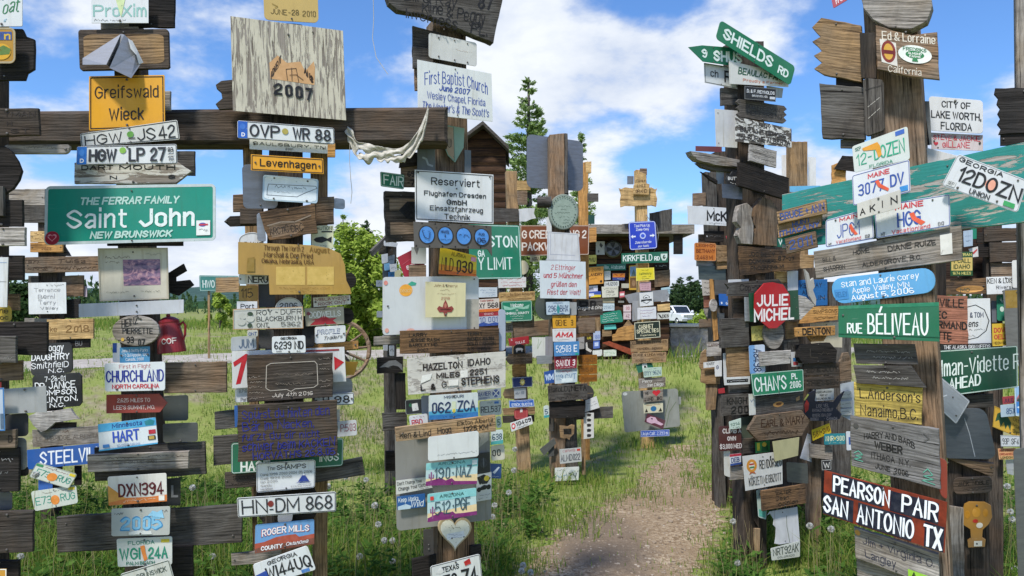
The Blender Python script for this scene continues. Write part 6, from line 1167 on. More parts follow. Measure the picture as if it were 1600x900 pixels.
WB((789, 553, 832, 552, 832, 568, 790, 570), 4, 'brown', 'brown arrow board pointing left with carved lettering', [('ST BERNARD', .3, .1, .9, .32, '3a2416', 'h'), ('CAMDEN', .3, .42, .75, .62, '3a2416', 'h'), ('MISSION', .2, .7, .96, .9, '3a2416', 'h')], sh='al')
WB((800, 571, 821, 570, 821, 587, 801, 588), 3, 'orange', 'small tan board above the navy plate with a yellow sun')
SG((800, 590, 832, 588, 832, 604, 801, 606), 5, '22356f', 'navy plate with a yellow sun', [('#b', .4, .6, 'cdd2d8'), ('#p', [(.5 + (.19 if k % 2 else .11) * math.cos(PI * k / 9) * .8, .5 + (.42 if k % 2 else .22) * math.sin(PI * k / 9)) for k in range(18)], 'e8cf5a', 'sun'), ('#e', .42, .34, .58, .66, 'f0e2a0', 'sun')])
SG((803, 607, 822, 606, 822, 622, 804, 623), 4, 'd4d6d4', 'small white sign with faint drawing under the navy plate', [('#s', .1, .3, .5, .7, '8a9098'), ('#r', .58, .3, .85, .6, '9aa0a8')])
WB((786, 609, 803, 606, 803, 624, 786, 622), 2, 'tan', 'short tan arrow pointing left beside the small white sign', sh='al')
SG((795, 626, 834, 624, 835, 635, 796, 637), 6, '2f66c0', 'blue plate with two rows of white letters', [('ERICK', .1, .42, .45, .85, 'dce6f4', 'b'), ('BUCCHI', .5, .42, .92, .85, 'dce6f4', 'b'), ('#s', .1, .12, .9, .3, 'c0d0ea'), ('#b', .3, .5, 'dce6f4')])
WB((786, 638, 836, 636, 836, 647, 787, 649), 1, 'tan', 'tan crossboard behind the red rounded plate'); WB((785, 650, 835, 648, 835, 659, 786, 661), 1, 'dark', 'dark crossboard behind the red rounded plate')
SG((803, 639, 825, 637, 825, 654, 804, 656), 5, 'a8383a', 'red rounded plate with a white rag knot', [('#b', 1.5, .7, 'c86a68'), ('#p', [(.5, .0), (.62, .1), (.58, .4), (.5, .3), (.42, .42), (.44, .1)], 'd8d4d0', 'rag_knot')], r=5)
LP((797, 661, 830, 650, 833, 662, 799, 675), 7, PLATE, 'small tilted plate with a red ring and 10409', [('#e', .04, .12, .22, .8, 'c8303a'), ('#e', .08, .28, .18, .64, 'e0e0e0'), ('10409', .26, .12, .96, .62, '1e1e20', 'b'), ('#s', .3, .72, .8, .9, '2a2a2a')], r=1)
LP((747, 468, 780, 466, 780, 486, 748, 488), 6, 'd8cfc6', 'Nebraska plate with orange base, number XY 568', [('Nebraska', .1, .05, .72, .2, '9a3a34', 'b'), ('XY', .04, .3, .32, .72, '2a2224', 'n'), ('568', .44, .3, .96, .72, '2a2224', 'n'), ('#r', 0, .78, 1, 1, 'd8722e')], r=1)
LP((747, 489, 780, 487, 780, 508, 748, 510), 6, 'b9c2d2', 'Idaho plate with red top and blue bottom', [('#r', 0, 0, 1, .28, '9a2a36'), ('IDAHO', .3, .04, .72, .2, 'd0b8bc', 'n'), ('10 001', .06, .34, .92, .74, '3a4f8a', 'n'), ('#p', [(0, .82), (.2, .72), (.5, .84), (.8, .76), (1, .82), (1, 1), (0, 1)], '2f4c96')], r=1)
# brown park sign
plane(870, 10.9, 2, .1)
ST((813, 352, 921, 352, 920, 398, 813, 400), 0, '7d421c', 'brown park sign with white lettering behind the round dish', [('#b', .4, .9, 'c8b8a8'), ('G CREEK RANG 2', .02, .16, .96, .44, 'e0d6cc', 'b'), ('PACKWOOD 8', .02, .56, .8, .84, 'e0d6cc', 'b')], r=2)
LP((828, 400, 844, 400, 843, 409, 828, 409), 1, 'd0c49a', 'tiny cream plate under the brown park sign', [('ASU', .2, .15, .85, .8, '3a2a1a', 'b')], r=1)
S('round_board', 'wooden board', boxpx(808, 407, 826, 429), 1, 'd8cfae', 'cream round disc tucked behind the city limit sign', sh='o')
post((904, 256, 919, 252, 921, 560, 908, 560), 'orange', 'warm yellow post right behind the plain grey sign back', .12, off=-.2)
WB((915, 253, 924, 252, 924, 270, 916, 270), 0, 'new', 'fresh block at the top of the warm yellow post'); WB((918, 302, 935, 302, 935, 315, 918, 315), 0, 'dgrey', 'small grey board end right of the warm yellow post')
SG((919, 336, 929, 336, 929, 350, 919, 350), 0, '1d4a42', 'small dark green panel right of the warm yellow post')
WB((920, 356, 932, 355, 932, 378, 921, 379), 0, 'orange', 'tan block at the left end of the shed eave')
# ================================================================== middle post (x ~ 882)
plane(880, 9.7, 6, .16)
post((859, 210, 882, 208, 884, 740, 862, 742), 'brown', 'weathered square post in the middle, its brown left half', .2)
post((882.6, 208, 885.5, 210, 904, 742, 884.6, 742), 'dgrey', 'grey slat against the right of the middle post', .16, off=-.02)
WB((882.5, 208, 887, 208.6, 887, 302, 882.5, 302), 0, 'dgrey', 'narrow grey slat at the top of the middle post', gv=True)
MS((823, 209, 911, 221, 911, 299, 823, 293), -1, 'm:7d828a', 'large plain grey sign back on top of the middle post', r=9, off=-.23)
bm = bmesh.new(); add_tube(bm, [(-.085, 0, 0), (.09, 0, 0)], .072, 16); o = bm_obj('log_stub', bm, wood('dgrey'), matrix=Matrix.Translation(hit(850, 316, .06))); tag(o, 'short round log stub left of the round green dish', 'log')
def dish(q, label, col, lines):
    return S('round_dish', 'dish', q, 4, col, label, [('#e', .05, .04, .95, .96, '8c9c8e', 'recess')] + lines, sh='o', t=.05, bv=.008)
dish((857, 303, 904, 303, 904, 359, 857, 359), 'round grey-green dish with scratched writing in a ring', '7f8a7e', [('#s', .3, .32, .72, .37, '3c4a40'), ('#s', .38, .42, .6, .46, '3c4a40'), ('#s', .2, .5, .7, .55, '3c4a40'), ('#s', .36, .62, .72, .66, '3c4a40'), ('#s', .5, .71, .7, .75, '3c4a40'), ('#s', .48, .78, .68, .82, '3c4a40')] + [('#r', .5 + .4 * math.cos(a) - .02, .5 + .42 * math.sin(a) - .02, .5 + .4 * math.cos(a) + .015, .5 + .42 * math.sin(a) + .015, '3c4a40', 'letters') for a in np.linspace(.2, 6, 30)])
WB((854, 340, 862, 336, 862, 362, 854, 362), 2, 'd:d8dad8', 'white edge left under the round dish')
SG((855, 362, 904, 365, 907, 409, 855, 407), 5, 'd:d3d5d6', 'blank white framed panel under the round dish', [('#b', 1, 1, 'a9adb0'), ('#l', [(.1, .78), (.85, .78)], .6, '9aa0b0'), ('#l', [(.1, .08), (.1, .8)], .6, '9aa0b0')], r=2, nails=())
SG((843, 407, 915, 409, 916, 467, 844, 466), 7, 'd3dde0', 'pale square sign with red German script greeting', [('2 Ettringer', .24, .1, .78, .24, 'b02a38', 'bi'), ('und 5 Münchner', .08, .32, .94, .46, 'b02a38', 'bi'), ('grüßen den', .23, .55, .8, .69, 'b02a38', 'bi'), ('Rest der Welt!', .15, .76, .88, .9, 'b02a38', 'bi')], nails=())
MS((836, 456, 872, 456, 872, 500, 836, 500), 2, 'd:39443f', 'dark round disc behind the Oregon plate', sh='o')
LP((853, 472, 890, 471, 890, 491, 854, 492), 8, 'b9cbd6', 'Oregon plate with a green tree in the middle', [('OREGON', .3, .04, .7, .16, '4a6a8a', 'n'), ('296', .08, .28, .44, .78, '4a5a78', 'n'), ('BHX', .58, .28, .94, .78, '4a5a78', 'n'), ('#p', [(.5, .14), (.58, .5), (.55, .9), (.47, .9), (.44, .5)], '2f8a8a', 'tree'), ('#p', [(.2, .95), (.35, .85), (.5, .95), (.7, .86), (.8, .96)], '4a6a8a')], r=1)
MS((890, 472, 901, 472, 901, 492, 890, 493), 6, 'd:a4a8a8', 'grey metal plate edge right of the Oregon plate', r=1)
LP((863, 493, 900, 493, 900, 512, 864, 513), 7, 'd9a01e', 'yellow Alaska plate reading GENE 3', [('ALASKA', .24, .06, .76, .22, '6a4a10', 'n'), ('GENE', .12, .34, .6, .82, '3a2a10', 'n'), ('3', .78, .34, .88, .82, '3a2a10', 'n')], r=1)
LP((863, 514, 900, 513, 900, 534, 864, 534), 8, 'dcdcda', 'white plate with bold red italic capitals', [('AMA', .12, .26, .88, .68, 'c0242e', 'Bi'), ('#s', .2, .8, .8, .88, '8a8a8a'), ('#s', .1, .08, .9, .14, 'b0a0a0')], r=1)
LP((865, 535, 905, 533, 905, 555, 866, 557), 9, '4f8ac0', 'sky blue plate with white number 52503 E', [('52503', .08, .24, .68, .74, 'e4eaf0', 'n'), ('E', .78, .24, .92, .74, 'e4eaf0', 'n'), ('#s', .3, .84, .7, .92, 'c8d8e8'), ('#r', .84, .82, .97, .96, '2a9a8a')], r=1)
LP((866, 557, 902, 555, 901, 575, 867, 577), 8, '8e2136', 'maroon plate with white name and figure 3', [('SANDI', .06, .3, .68, .8, 'e8e0e0', 'b'), ('3', .8, .3, .92, .8, 'e8e0e0', 'b'), ('ARIZONA', .28, .06, .74, .2, 'd8c0c4', 'n'), ('#s', .1, .86, .9, .94, 'd8c0c4')], r=1)
LP((866, 578, 902, 575, 902, 597, 867, 600), 7, 'c3d2d8', 'pale Michigan plate with faded characters 119 CVT', [('Michigan', .25, .08, .75, .22, 'b04a50', 'hi'), ('119 CVT', .05, .36, .95, .76, '6a8aa8', 'n'), ('#r', .3, .66, .8, .95, 'd4e0e0')], r=1)
SG((850, 581, 866, 578, 866, 598, 851, 600), 4, '1f4f9a', 'blue plate edge with letters WM', [('WM', .1, .25, .95, .75, 'c8dcf0', 'b')])
WB((856, 603, 918, 599, 918, 624, 857, 627), 9, 'dgrey', 'grey plank with bold burnt handwriting', [('HaroLD', .02, .08, .5, .44, '14100e', 'b'), ('NETA', .58, .06, .98, .44, '14100e', 'b'), ('#s', .4, .52, .7, .62, '2a2420'), ('#s', .03, .72, .95, .95, '241e1a'), ('&', .51, .3, .56, .46, '14100e', 'b')])
WB((858, 628, 915, 626, 914, 652, 859, 654), 7, 'char', 'charred black plank below the boldly handwritten one')
LP((849, 634, 858, 633, 858, 652, 850, 653), 4, 'cfdcd8', 'small plate edge with the figure 5 left of the charred plank', [('5', .2, .3, .8, .75, '2a4a6a', 'n'), ('#r', 0, .8, 1, 1, '3a9aa0')])
WB((858, 652, 866, 652, 866, 674, 858, 674), 2, 'dgrey', 'grey board end under the charred plank', gv=True)
WB((874, 664, 898, 663, 898, 688, 876, 688), 6, 'tan', 'tan board cut in a state outline with a dark panel', [('#r', .25, .25, .78, .62, '15130f', 'dark_panel')], sh='ohio')
LP((874, 702, 908, 699, 909, 721, 875, 725), 6, 'b9bcba', 'silvery California plate ending LMD022', [('California', .15, .06, .72, .24, 'a83a4a', 'hi'), ('ALMD022', .04, .4, .94, .86, '2a3040', 'n'), ('#r', .8, .08, .95, .22, 'c03a2a')], r=1)
LP((867, 731, 905, 729, 904, 750, 867, 752), 7, 'd:d4d8d4', 'lowest white plate with blue scribbles on the middle post', [('#s', .1, .15, .4, .25, '5a5a5a'), ('#s', .1, .45, .5, .8, '6a9ab8'), ('#e', .55, .2, .9, .9, 'a8b0b0'), ('#s', .6, .3, .9, .8, '3a4a4a')], r=1)
WB((900, 638, 958, 635, 958, 653, 900, 656), 2, 'dgrey', 'grey plank arm sticking out right low on the middle post')
MS((843, 702, 866, 684, 869, 693, 850, 712), 3, 'm:7e7e7c', 'tilted grey strip low left of the middle post', r=0)
MS((856, 696, 866, 690, 866, 712, 857, 714), 2, 'd:4a4a48', 'dark plate behind the tilted grey strip', r=0)
SG((914, 626, 932, 619, 937, 637, 914, 644), 5, WHITE, 'tilted white paper with faint writing right of the charred plank', [('#s', .1, .3, .9, .4, '8a8a8a'), ('#s', .1, .55, .9, .65, '8a8a8a')])
SG((912, 645, 928, 645, 928, 684, 912, 686), 5, 'd3d3ce', 'upright white strip with black paw-like marks', [('#p', [(.3, .04 + .2 * k), (.5, .02 + .2 * k), (.75, .06 + .2 * k), (.66, .14 + .2 * k), (.35, .14 + .2 * k)], '2a2826', 'mark') for k in range(5)], gv=False)
S('sign_post', 'post', (910, 686, 915, 686, 915, 742, 910, 742), 3, 'tan', 'thin tan stake under the upright white strip', gv=True, t=.05, nails=())
for (y0, y1), l in (((555, 570), 'upper rusty old plate right of the maroon plate'), ((571, 585), 'middle rusty old plate right of the maroon plate'), ((586, 597), 'lower rusty old plate right of the maroon plate')):
    LP((903, y0, 933, y0 - 1, 933, y1 - 1, 904, y1), 5, 'r:8a5a22', l, [('5501' if y0 < 580 else 'ALABAMA', .15, .3, .9, .75, '6a4216', 'n')], r=1)
S('cross_ring', 'ornament', boxpx(906, 602, 928, 627), 4, 'd:2a2622', 'dark ring ornament behind the boldly handwritten plank', [('#l', [(.5, .1), (.5, .9)], 1, '7a6a52'), ('#l', [(.1, .5), (.9, .5)], 1, '7a6a52')], sh='o')
SG((831, 527, 852, 527, 852, 556, 832, 558), 1, 'd:d2d4cb', 'white panel with pale leaf drawing left of the sky blue plate', [('#l', [(.5, .1), (.4, .6), (.7, .2)], .8, '9aa88a')])
MS((852, 526, 864, 526, 864, 557, 852, 557), 1, 'd:8d8b90', 'grey panel between the leaf drawing and the sky blue plate', r=0)
LP((838, 556, 863, 555, 863, 568, 839, 569), 2, 'a:a2a6a8', 'embossed bare metal plate under the leaf drawing', r=1)
WB((901, 468, 942, 467, 942, 492, 901, 494), 4, 'dgrey', 'dark weathered board with white script right of the Oregon plate', [('R', .1, .1, .45, .7, '131110', 'B'), ('P', .5, .08, .75, .7, '131110', 'B'), ('Oregon & Dine', .02, .42, .98, .62, 'd8d4cc', 'hi')])
WB((901, 497, 930, 496, 930, 520, 901, 521), 4, 'brown', 'brown-grey plank under the dark board with white script')
WB((904, 527, 926, 525, 926, 555, 905, 556), 3, 'char', 'black panel with white boot shapes right of the red italic plate', [('#p', [(.45, .35), (.6, .3), (.65, .6), (.95, .75), (.85, .85), (.5, .7)], 'c9c4bc', 'boot'), ('US', .6, .02, .9, .16, 'c8b83a', 'b')])
SG((901, 528, 913, 526, 913, 545, 902, 546), 5, 'd:a09c98', 'greyish plate edge with faint letters right of the red italic plate', [('#s', .1, .3, .9, .6, '4a4642')])
# ================================================================== cross-topped post (x ~ 1004)
plane(1004, 12.2, 4, .16)
post((994, 265, 1010, 265, 1022, 690, 1003, 690), 'new', 'fresh post with a carved cross top at the shed', .16)
WB((967, 292, 1027, 292, 1027, 323, 968, 324), 1, 'new', 'fresh scalloped cross arm near the top of the carved post', sh=[(0, .06), (.06, .1), (.15, .02), (.5, .1), (.85, .02), (.94, .12), (1, .06), (.96, .3), (1, .6), (.97, 1), (.85, .93), (.5, .96), (.15, .93), (.03, 1), (.02, .7), (.05, .4)])
WB((989, 268, 1015, 268, 1015, 304, 989, 304), 3, 'new', 'carved totem plaque with burnt letters on the cross arm', [('FAMILY', .2, .35, .75, .46, '4a3014', 'h'), ('2 MILE', .22, .56, .78, .68, '4a3014', 'h'), ('GRAND', .15, .78, .85, .92, '4a3014', 'h')], sh=[(.1, .2), (.3, .12), (.4, 0), (.6, .06), (.78, .1), (.8, .5), (1, .55), (.98, 1), (0, 1), (.05, .6), (.15, .5)])
MS(boxpx(980, 275, 990, 288), 0, 'm:8d9094', 'small grey square behind the carved totem plaque', r=0)
WB(boxpx(1000, 263, 1011, 273), 1, 'brown', 'small brown block on top of the carved totem plaque')
ST((982, 347, 1024, 345, 1027, 388, 984, 391), 5, '1f3fc0', 'bright blue taxi zone sign with two white arrows', [('#b', .6, .9, 'd0d8ee'), ('Taxi Pick Up', .2, .1, .78, .2, 'e6ecf8', 'b'), ('Zone Only', .26, .24, .74, .33, 'e6ecf8', 'b'), ('#p', [(.06, .52), (.14, .46), (.14, .5), (.24, .5), (.24, .55), (.14, .55), (.14, .59)], 'e6ecf8', 'arrow'), ('#p', [(.94, .52), (.86, .46), (.86, .5), (.76, .5), (.76, .55), (.86, .55), (.86, .59)], 'e6ecf8', 'arrow'), ('#e', .39, .4, .61, .63, 'b8c4ea'), ('#e', .43, .45, .57, .58, '3a58c8'), ('Zone réservée', .2, .7, .8, .79, 'e6ecf8', 'bi'), ('aux taxis', .3, .84, .7, .92, 'e6ecf8', 'bi')], r=4)
ST((971, 396, 1044, 393, 1044, 410, 971, 412), 6, '17654e', 'green road sign with white capitals and a 6 shield', [('KIRKFIELD', .03, .18, .66, .8, 'e2ece8', 'B'), ('RD', .7, .4, .82, .8, 'e2ece8', 'b'), ('#p', [(.84, .18), (.98, .18), (.98, .5), (.94, .82), (.88, .82), (.84, .5)], 'c8d8d0', 'route_shield'), ('6', .885, .28, .94, .68, '17402f', 'b')], r=1)
SG((994, 419, 1022, 418, 1023, 437, 994, 439), 6, 'e3d21c', 'bright yellow sign under the green 6 shield sign', [('#b', .5, .5, 'f0e890'), ('#s', .3, .14, .7, .22, '6a6a20'), ('Cadmsburg', .16, .36, .84, .54, '5a6a20', 'hi'), ('#s', .2, .66, .8, .74, '6a6a20'), ('#s', .3, .82, .7, .9, '6a6a20')])
WB(boxpx(997, 412, 1013, 419), 4, 'orange', 'tan block between the green and the bright yellow sign')
SG((999, 441, 1017, 440, 1017, 454, 1000, 454), 5, 'c9a2aa', 'pinkish note under the bright yellow sign', [('#s', .15, .2, .85, .3, '9a6a72'), ('#s', .15, .45, .85, .55, '9a6a72'), ('#s', .2, .7, .8, .8, '9a6a72')])
MS((975, 456, 1046, 452, 1046, 470, 976, 474), 3, 'd:8e9196', 'grey arrow-shaped metal crosspiece on the carved post', sh=[(0, .3), (.3, .1), (.95, 0), (1, .5), (.95, 1), (.1, 1)])
MS((988, 470, 1000, 470, 1000, 500, 988, 502), 3, 'd:9fa2a6', 'grey upright metal strip left of the white crest card', r=0)
SG((999, 458, 1020, 456, 1021, 477, 1000, 479), 6, 'e0e2e2', 'white card with a black pointed crest', [('#p', [(.5, .16), (.75, .32), (.75, .42), (.25, .42), (.25, .32)], '2b2f33'), ('#p', [(.5, .2), (.7, .33), (.7, .4), (.3, .4), (.3, .33)], 'e0e2e2'), ('#p', [(.1, .5), (.9, .5), (.9, .66), (.5, .6), (.1, .66)], '24282c'), ('#l', [(.25, .68), (.5, .82), (.75, .68)], .7, '24282c'), ('#p', [(.35, .42), (.48, .32), (.6, .42)], '24282c')])
SG((996, 481, 1025, 479, 1026, 498, 996, 499), 7, 'dadce0', 'white sheet of coloured handwriting above the dark cabinet sign', [('#s', .1, .2, .9, .32, '8a6a9a'), ('#s', .15, .45, .85, .55, 'a06a7a'), ('#s', .25, .68, .75, .78, '8a6a9a')])
SG((991, 504, 1031, 501, 1032, 527, 992, 530), 8, '16291f', 'dark green cabinet maker sign with cream letters', [('#b', .2, 1, 'cfcdb4'), ('CABINET', .16, .16, .74, .42, 'e0dcbc', 'B'), ('SPECIALTIES', .08, .44, .94, .68, 'e0dcbc', 'B'), ('Fredericksburg', .22, .76, .82, .86, 'd8d4b4', 'b')])
WB((985, 533, 1044, 530, 1044, 548, 986, 551), 6, 'tan', 'upper of two tan plank signs low on the carved post', [('KEITH & SHIRLEY FISHER', .04, .08, .96, .32, '3a2616', 'n'), ('CAMDEN    INDIANA', .16, .62, .86, .82, '3a2616', 'n')])
WB((987, 552, 1041, 550, 1041, 566, 988, 568), 6, 'tan', 'lower of two tan plank signs low on the carved post', [('DUANE & LINDA WOLF', .04, .08, .96, .32, '3a2616', 'n'), ('ROSEVILLE   INDIANA', .1, .66, .9, .86, '3a2616', 'n')])
SG((993, 570, 1018, 566, 1022, 576, 997, 583), 5, '1f6a52', 'small tilted green and white flag plate', [('#p', [(.4, 0), (.7, 0), (.6, 1), (.3, 1)], 'd6dcd8'), ('#e', .45, .3, .6, .7, '2a2a2a')])
LP((1005, 575, 1034, 573, 1034, 587, 1006, 590), 7, 'b8cfc0', 'small Ohio-style plate with pale green fade', [('01YY 9624', .04, .35, .96, .82, '2a4a6a', 'n'), ('#s', .3, .08, .7, .2, '5a7a6a')], r=1)
WB((998, 592, 1040, 589, 1040, 604, 999, 607), 6, 'grey', 'grey board with white painted script under the green plate', [('Perry', .12, .15, .5, .45, 'dcdcd6', 'hi'), ('San Diego', .3, .55, .92, .88, 'dcdcd6', 'hi')])
MS((971, 612, 1059, 607, 1063, 666, 976, 676), 2, 'd:8f938c', 'large grey metal sheet low on the carved post', [('#e', .02, .02, .1, .1, 'd5d8d4'), ('#l', [(.7, .95), (.76, .6), (.85, .2)], .8, '5a6a4a'), ('#l', [(.75, .95), (.82, .6), (.95, .35)], .8, '5a6a4a')], r=4, nails=())
WB((1005, 611, 1036, 608, 1036, 626, 1006, 629), 7, 'grey', 'grey board with a red heart and black letters', [('WE', .08, .1, .28, .38, '15110e', 'b'), ('#h', .46, .04, .86, .58, 'c02430', 'red_heart'), ('LUND', .06, .6, .5, .9, '15110e', 'b'), ('BC', .68, .6, .95, .9, '15110e', 'b')])
SG((1005, 631, 1036, 629, 1036, 644, 1006, 646), 6, 'd2cfb4', 'cream plate with a blue hill and two figures', [('#e', .36, .3, .66, .85, '2a6a9a', 'hill'), ('#p', [(.05, .9), (.15, .5), (.22, .9)], '2a2a24'), ('#p', [(.76, .9), (.88, .5), (.95, .9)], '2a2a24'), ('#s', .15, .1, .85, .22, 'b0784a')])
SG((1012, 646, 1040, 657, 1036, 671, 1007, 659), 7, '5a2738', 'tilted maroon plate with a pale pink animal shape', [('#p', [(.05, .6), (.2, .2), (.45, .1), (.6, .35), (.95, .45), (.85, .7), (.5, .7), (.35, .9), (.1, .9)], 'c9a8bc', 'animal'), ('#e', .25, .3, .35, .45, '3a2030')])
SG((1001, 673, 1046, 671, 1046, 681, 1001, 683), 8, '2a56b8', 'small blue sign with distance in white at the foot of the carved post', [('Ukiah Calif. 2,393 mi.', .03, .24, .97, .78, 'e6ecf6', 'b'), ('#b', .2, .4, 'd0d8ea')])
MS(boxpx(1054, 620, 1064, 632), 0, 'd:9a9c98', 'small grey tab right of the large grey metal sheet', r=1)
WB((1015, 333, 1050, 326, 1050, 360, 1016, 364), -1, 'dgrey', 'tall grey board rising above the shed eave right of the taxi sign', gv=True)
WB((972, 350, 984, 349, 984, 362, 972, 362), -1, 'grey', 'small grey board left of the taxi sign on the shed eave')
bm = bmesh.new(); add_tube(bm, [hit(x, y, .03) for x, y in ((1009, 335), (1016, 345), (1026, 352), (1029, 366), (1027, 380), (1022, 392))], .005, 5); tag(bm_obj('cable', bm, flat('7c8084', .6)), 'grey loop of cable beside the taxi sign', 'cable')
# ================================================================== signs on the shed wall
plane(975, 16.27, 0, .05)
MS((931, 377, 945, 377, 945, 398, 931, 398), 1, 'd:b9babb', 'grey panel with dark smudges left of the hubcap', [('#p', [(.5, .1), (.8, .3), (.6, .5), (.4, .3)], '3a3c40'), ('#e', .2, .65, .4, .85, '5a5c60')], r=0)
def hubcap():
    c = hit(958, 389, .02); t = bmesh.new(); R = 13.5 * 16.2 / F
    add_lathe(t, [(R * .9, -.02), (R, -.01), (R, .03), (R * .86, .05), (R * .8, .02), (R * .3, .01), (R * .1, .012)], 28)
    bmesh.ops.rotate(t, verts=t.verts, cent=(0, 0, 0), matrix=Matrix.Rotation(PI / 2, 3, 'X')); o = bm_obj('hubcap', t, metal('6a6d72', .35, .8), matrix=Matrix.Translation(c)); tag(o, 'round metal hubcap with a cross on the dark shed wall', 'hubcap')
    bm = bmesh.new()
    for k in range(4):
        a = PI / 2 * k + .1; P_ = [(.12, -.06), (.72, -.3), (.72, .3), (.12, .06)]
        vv = [bm.verts.new((R * (x * math.cos(a) - y * math.sin(a)), -.028, R * (x * math.sin(a) + y * math.cos(a)))) for x, y in P_]; bm.faces.new(vv)
    bm_obj('cross', bm, flat('24262a', .5), o)
hubcap()
LP((903, 400, 932, 398, 932, 412, 903, 414), 2, 'd8ca62', 'pale yellow plate above the orange board on the shed wall', [('T58', .08, .3, .4, .8, '3a3216', 'n'), ('PWU', .52, .3, .94, .8, '3a3216', 'n'), ('#s', .2, .08, .8, .18, '6a5a2a')], r=1)
SG((917, 417, 943, 415, 943, 443, 917, 445), 4, 'd8963a', 'orange board with dark capitals and a paw print', [('III 2015', .05, .12, .85, .28, '4a2a10', 'b'), ('LANDRY', .08, .38, .95, .55, '4a2a10', 'b'), ('#s', .2, .64, .6, .72, '5a3a1a'), ('#e', .78, .8, .92, .94, '2a1a0a'), ('#r', 0, .0, 1, .04, '3a5a4a')])
ST((932, 413, 978, 412, 978, 422, 933, 423), 2, '1f6f5e', 'narrow green sign ending in Alabama on the shed wall', [('ville, Alabama', .2, .2, .96, .78, 'd5e4de', 'b')], r=0)
SG((944, 423, 954, 423, 954, 437, 944, 438), 1, 'd3d5d2', 'small white note under the narrow green sign', [('#s', .2, .2, .8, .3, '9a9a9a'), ('#s', .2, .5, .8, .6, '9a9a9a')])
SG((957, 427, 977, 427, 976, 438, 957, 438), 2, '2a3f8a', 'small plate with orange rays over a blue band', [('#r', .02, .02, .98, .58, 'e0862a'), ('#p', [(.1, .1), (.5, .55), (.3, .1)], 'c85a2a', 'rays'), ('#p', [(.5, .55), (.7, .1), (.9, .1)], 'c85a2a', 'rays'), ('#s', .4, .7, .9, .85, 'c8d0e0')])
LP((944, 440, 967, 439, 967, 447, 944, 448), 2, 'd0d2cf', 'white plate reading MU200', [('MU200', .1, .15, .9, .85, '3a3c3e', 'n')], r=0)
SG((917, 447, 934, 446, 934, 455, 917, 456), 2, 'd0cfe0', 'white and lilac plate end with the letters um', [('um', .05, .2, .6, .8, '22243a', 'b')])
SG((917, 456, 939, 455, 939, 464, 917, 465), 3, '3350a8', 'blue and yellow plate under the lilac one', [('#p', [(.2, 1), (.5, .55), (1, .6), (1, 1)], 'd8c030'), ('#r', 0, .3, .5, .8, 'c8cce0')])
SG((940, 448, 966, 447, 966, 464, 941, 465), 3, 'd:cdcabb', 'cream plate with dark script on the shed wall', [('#s', .1, .15, .9, .28, '5a5a52'), ('Castle', .25, .36, .75, .6, '4a4238', 'hi'), ('#s', .2, .7, .8, .85, '6a6a62')])
SG((968, 456, 976, 455, 976, 464, 968, 465), 2, 'c85a66', 'small red plate end right of the cream script plate', [('#r', .1, .3, .9, .7, 'dcd0d0')])
SG((971, 443, 983, 443, 983, 450, 971, 450), 1, 'd:b8b4a4', 'small beige plate left of the yellow-framed picture')
SG((983, 415, 997, 414, 997, 453, 983, 453), 2, 'c89a2e', 'tall picture in a yellow frame left of the bright yellow sign', [('#r', .1, .05, .9, .45, '7a96b8', 'picture'), ('#p', [(.2, .45), (.5, .15), (.85, .45)], '5a6a6a', 'picture'), ('#r', .1, .5, .9, .92, '6a4a2a', 'picture'), ('#e', .3, .6, .7, .85, '8a6a4a', 'picture')])
SG((942, 466, 960, 466, 960, 473, 942, 473), 1, 'd:a69c80', 'small beige strip above the pale blue plate on the shed wall')
LP((942, 474, 960, 474, 960, 485, 942, 486), 2, 'c3d2d8', 'pale blue plate above the green arrow-cut board', [('129 8G71', .06, .3, .94, .75, '5a6a7a', 'n')], r=0)
LP((974, 477, 986, 476, 986, 487, 974, 487), 2, 'd8c4c6', 'small pink plate, upper of two', [('30', .3, .25, .8, .75, 'a05a64', 'n')], r=0); LP((974, 488, 986, 488, 986, 499, 974, 499), 2, 'd3bfc2', 'small pink plate, lower of two', [('42', .3, .25, .8, .75, '8a6a70', 'n')], r=0)
ST((938, 490, 970, 484, 974, 503, 938, 506), 5, '158068', 'green cut-out board with rows of white handwriting on the shed wall', [('#s', .15, .15, .8, .27, 'd8e8e2'), ('#s', .12, .36, .75, .48, 'd8e8e2'), ('#s', .1, .56, .8, .68, 'd8e8e2'), ('#s', .1, .75, .6, .86, 'd8e8e2')], r=3)
SG((944, 508, 962, 507, 963, 514, 944, 515), 3, '5ac0b8', 'turquoise strip under the green cut-out board')
WB((941, 515, 956, 515, 956, 525, 941, 526), 2, 'tan', 'small tan board under the turquoise strip')
WB((956, 513, 991, 508, 991, 531, 957, 533), 4, 'orange', 'wide tan board with a stepped top left of the cabinet sign', sh=[(0, .5), (.15, .45), (.25, .1), (.5, .0), (1, .0), (1, 1), (0, 1)])
WB((974, 500, 990, 499, 990, 512, 974, 512), 3, 'tan', 'small gable-shaped board above the wide tan board', sh=[(0, .8), (.5, 0), (1, .8), (1, 1), (0, 1)])
WB((941, 536, 952, 533, 991, 547, 989, 556), 3, 'r:8a4630', 'rusty red plank slanting down to the right at the foot of the shed', t=.05)
SG((926, 547, 941, 546, 941, 556, 926, 557), 2, 'd:d6d6d0', 'white rounded card at the foot of the shed', r=2); SG((943, 547, 963, 546, 963, 556, 943, 557), 2, 'd:cfd8c8', 'pale green speckled card at the foot of the shed', [('#s', .1, .3, .9, .7, '6a9a6a')])
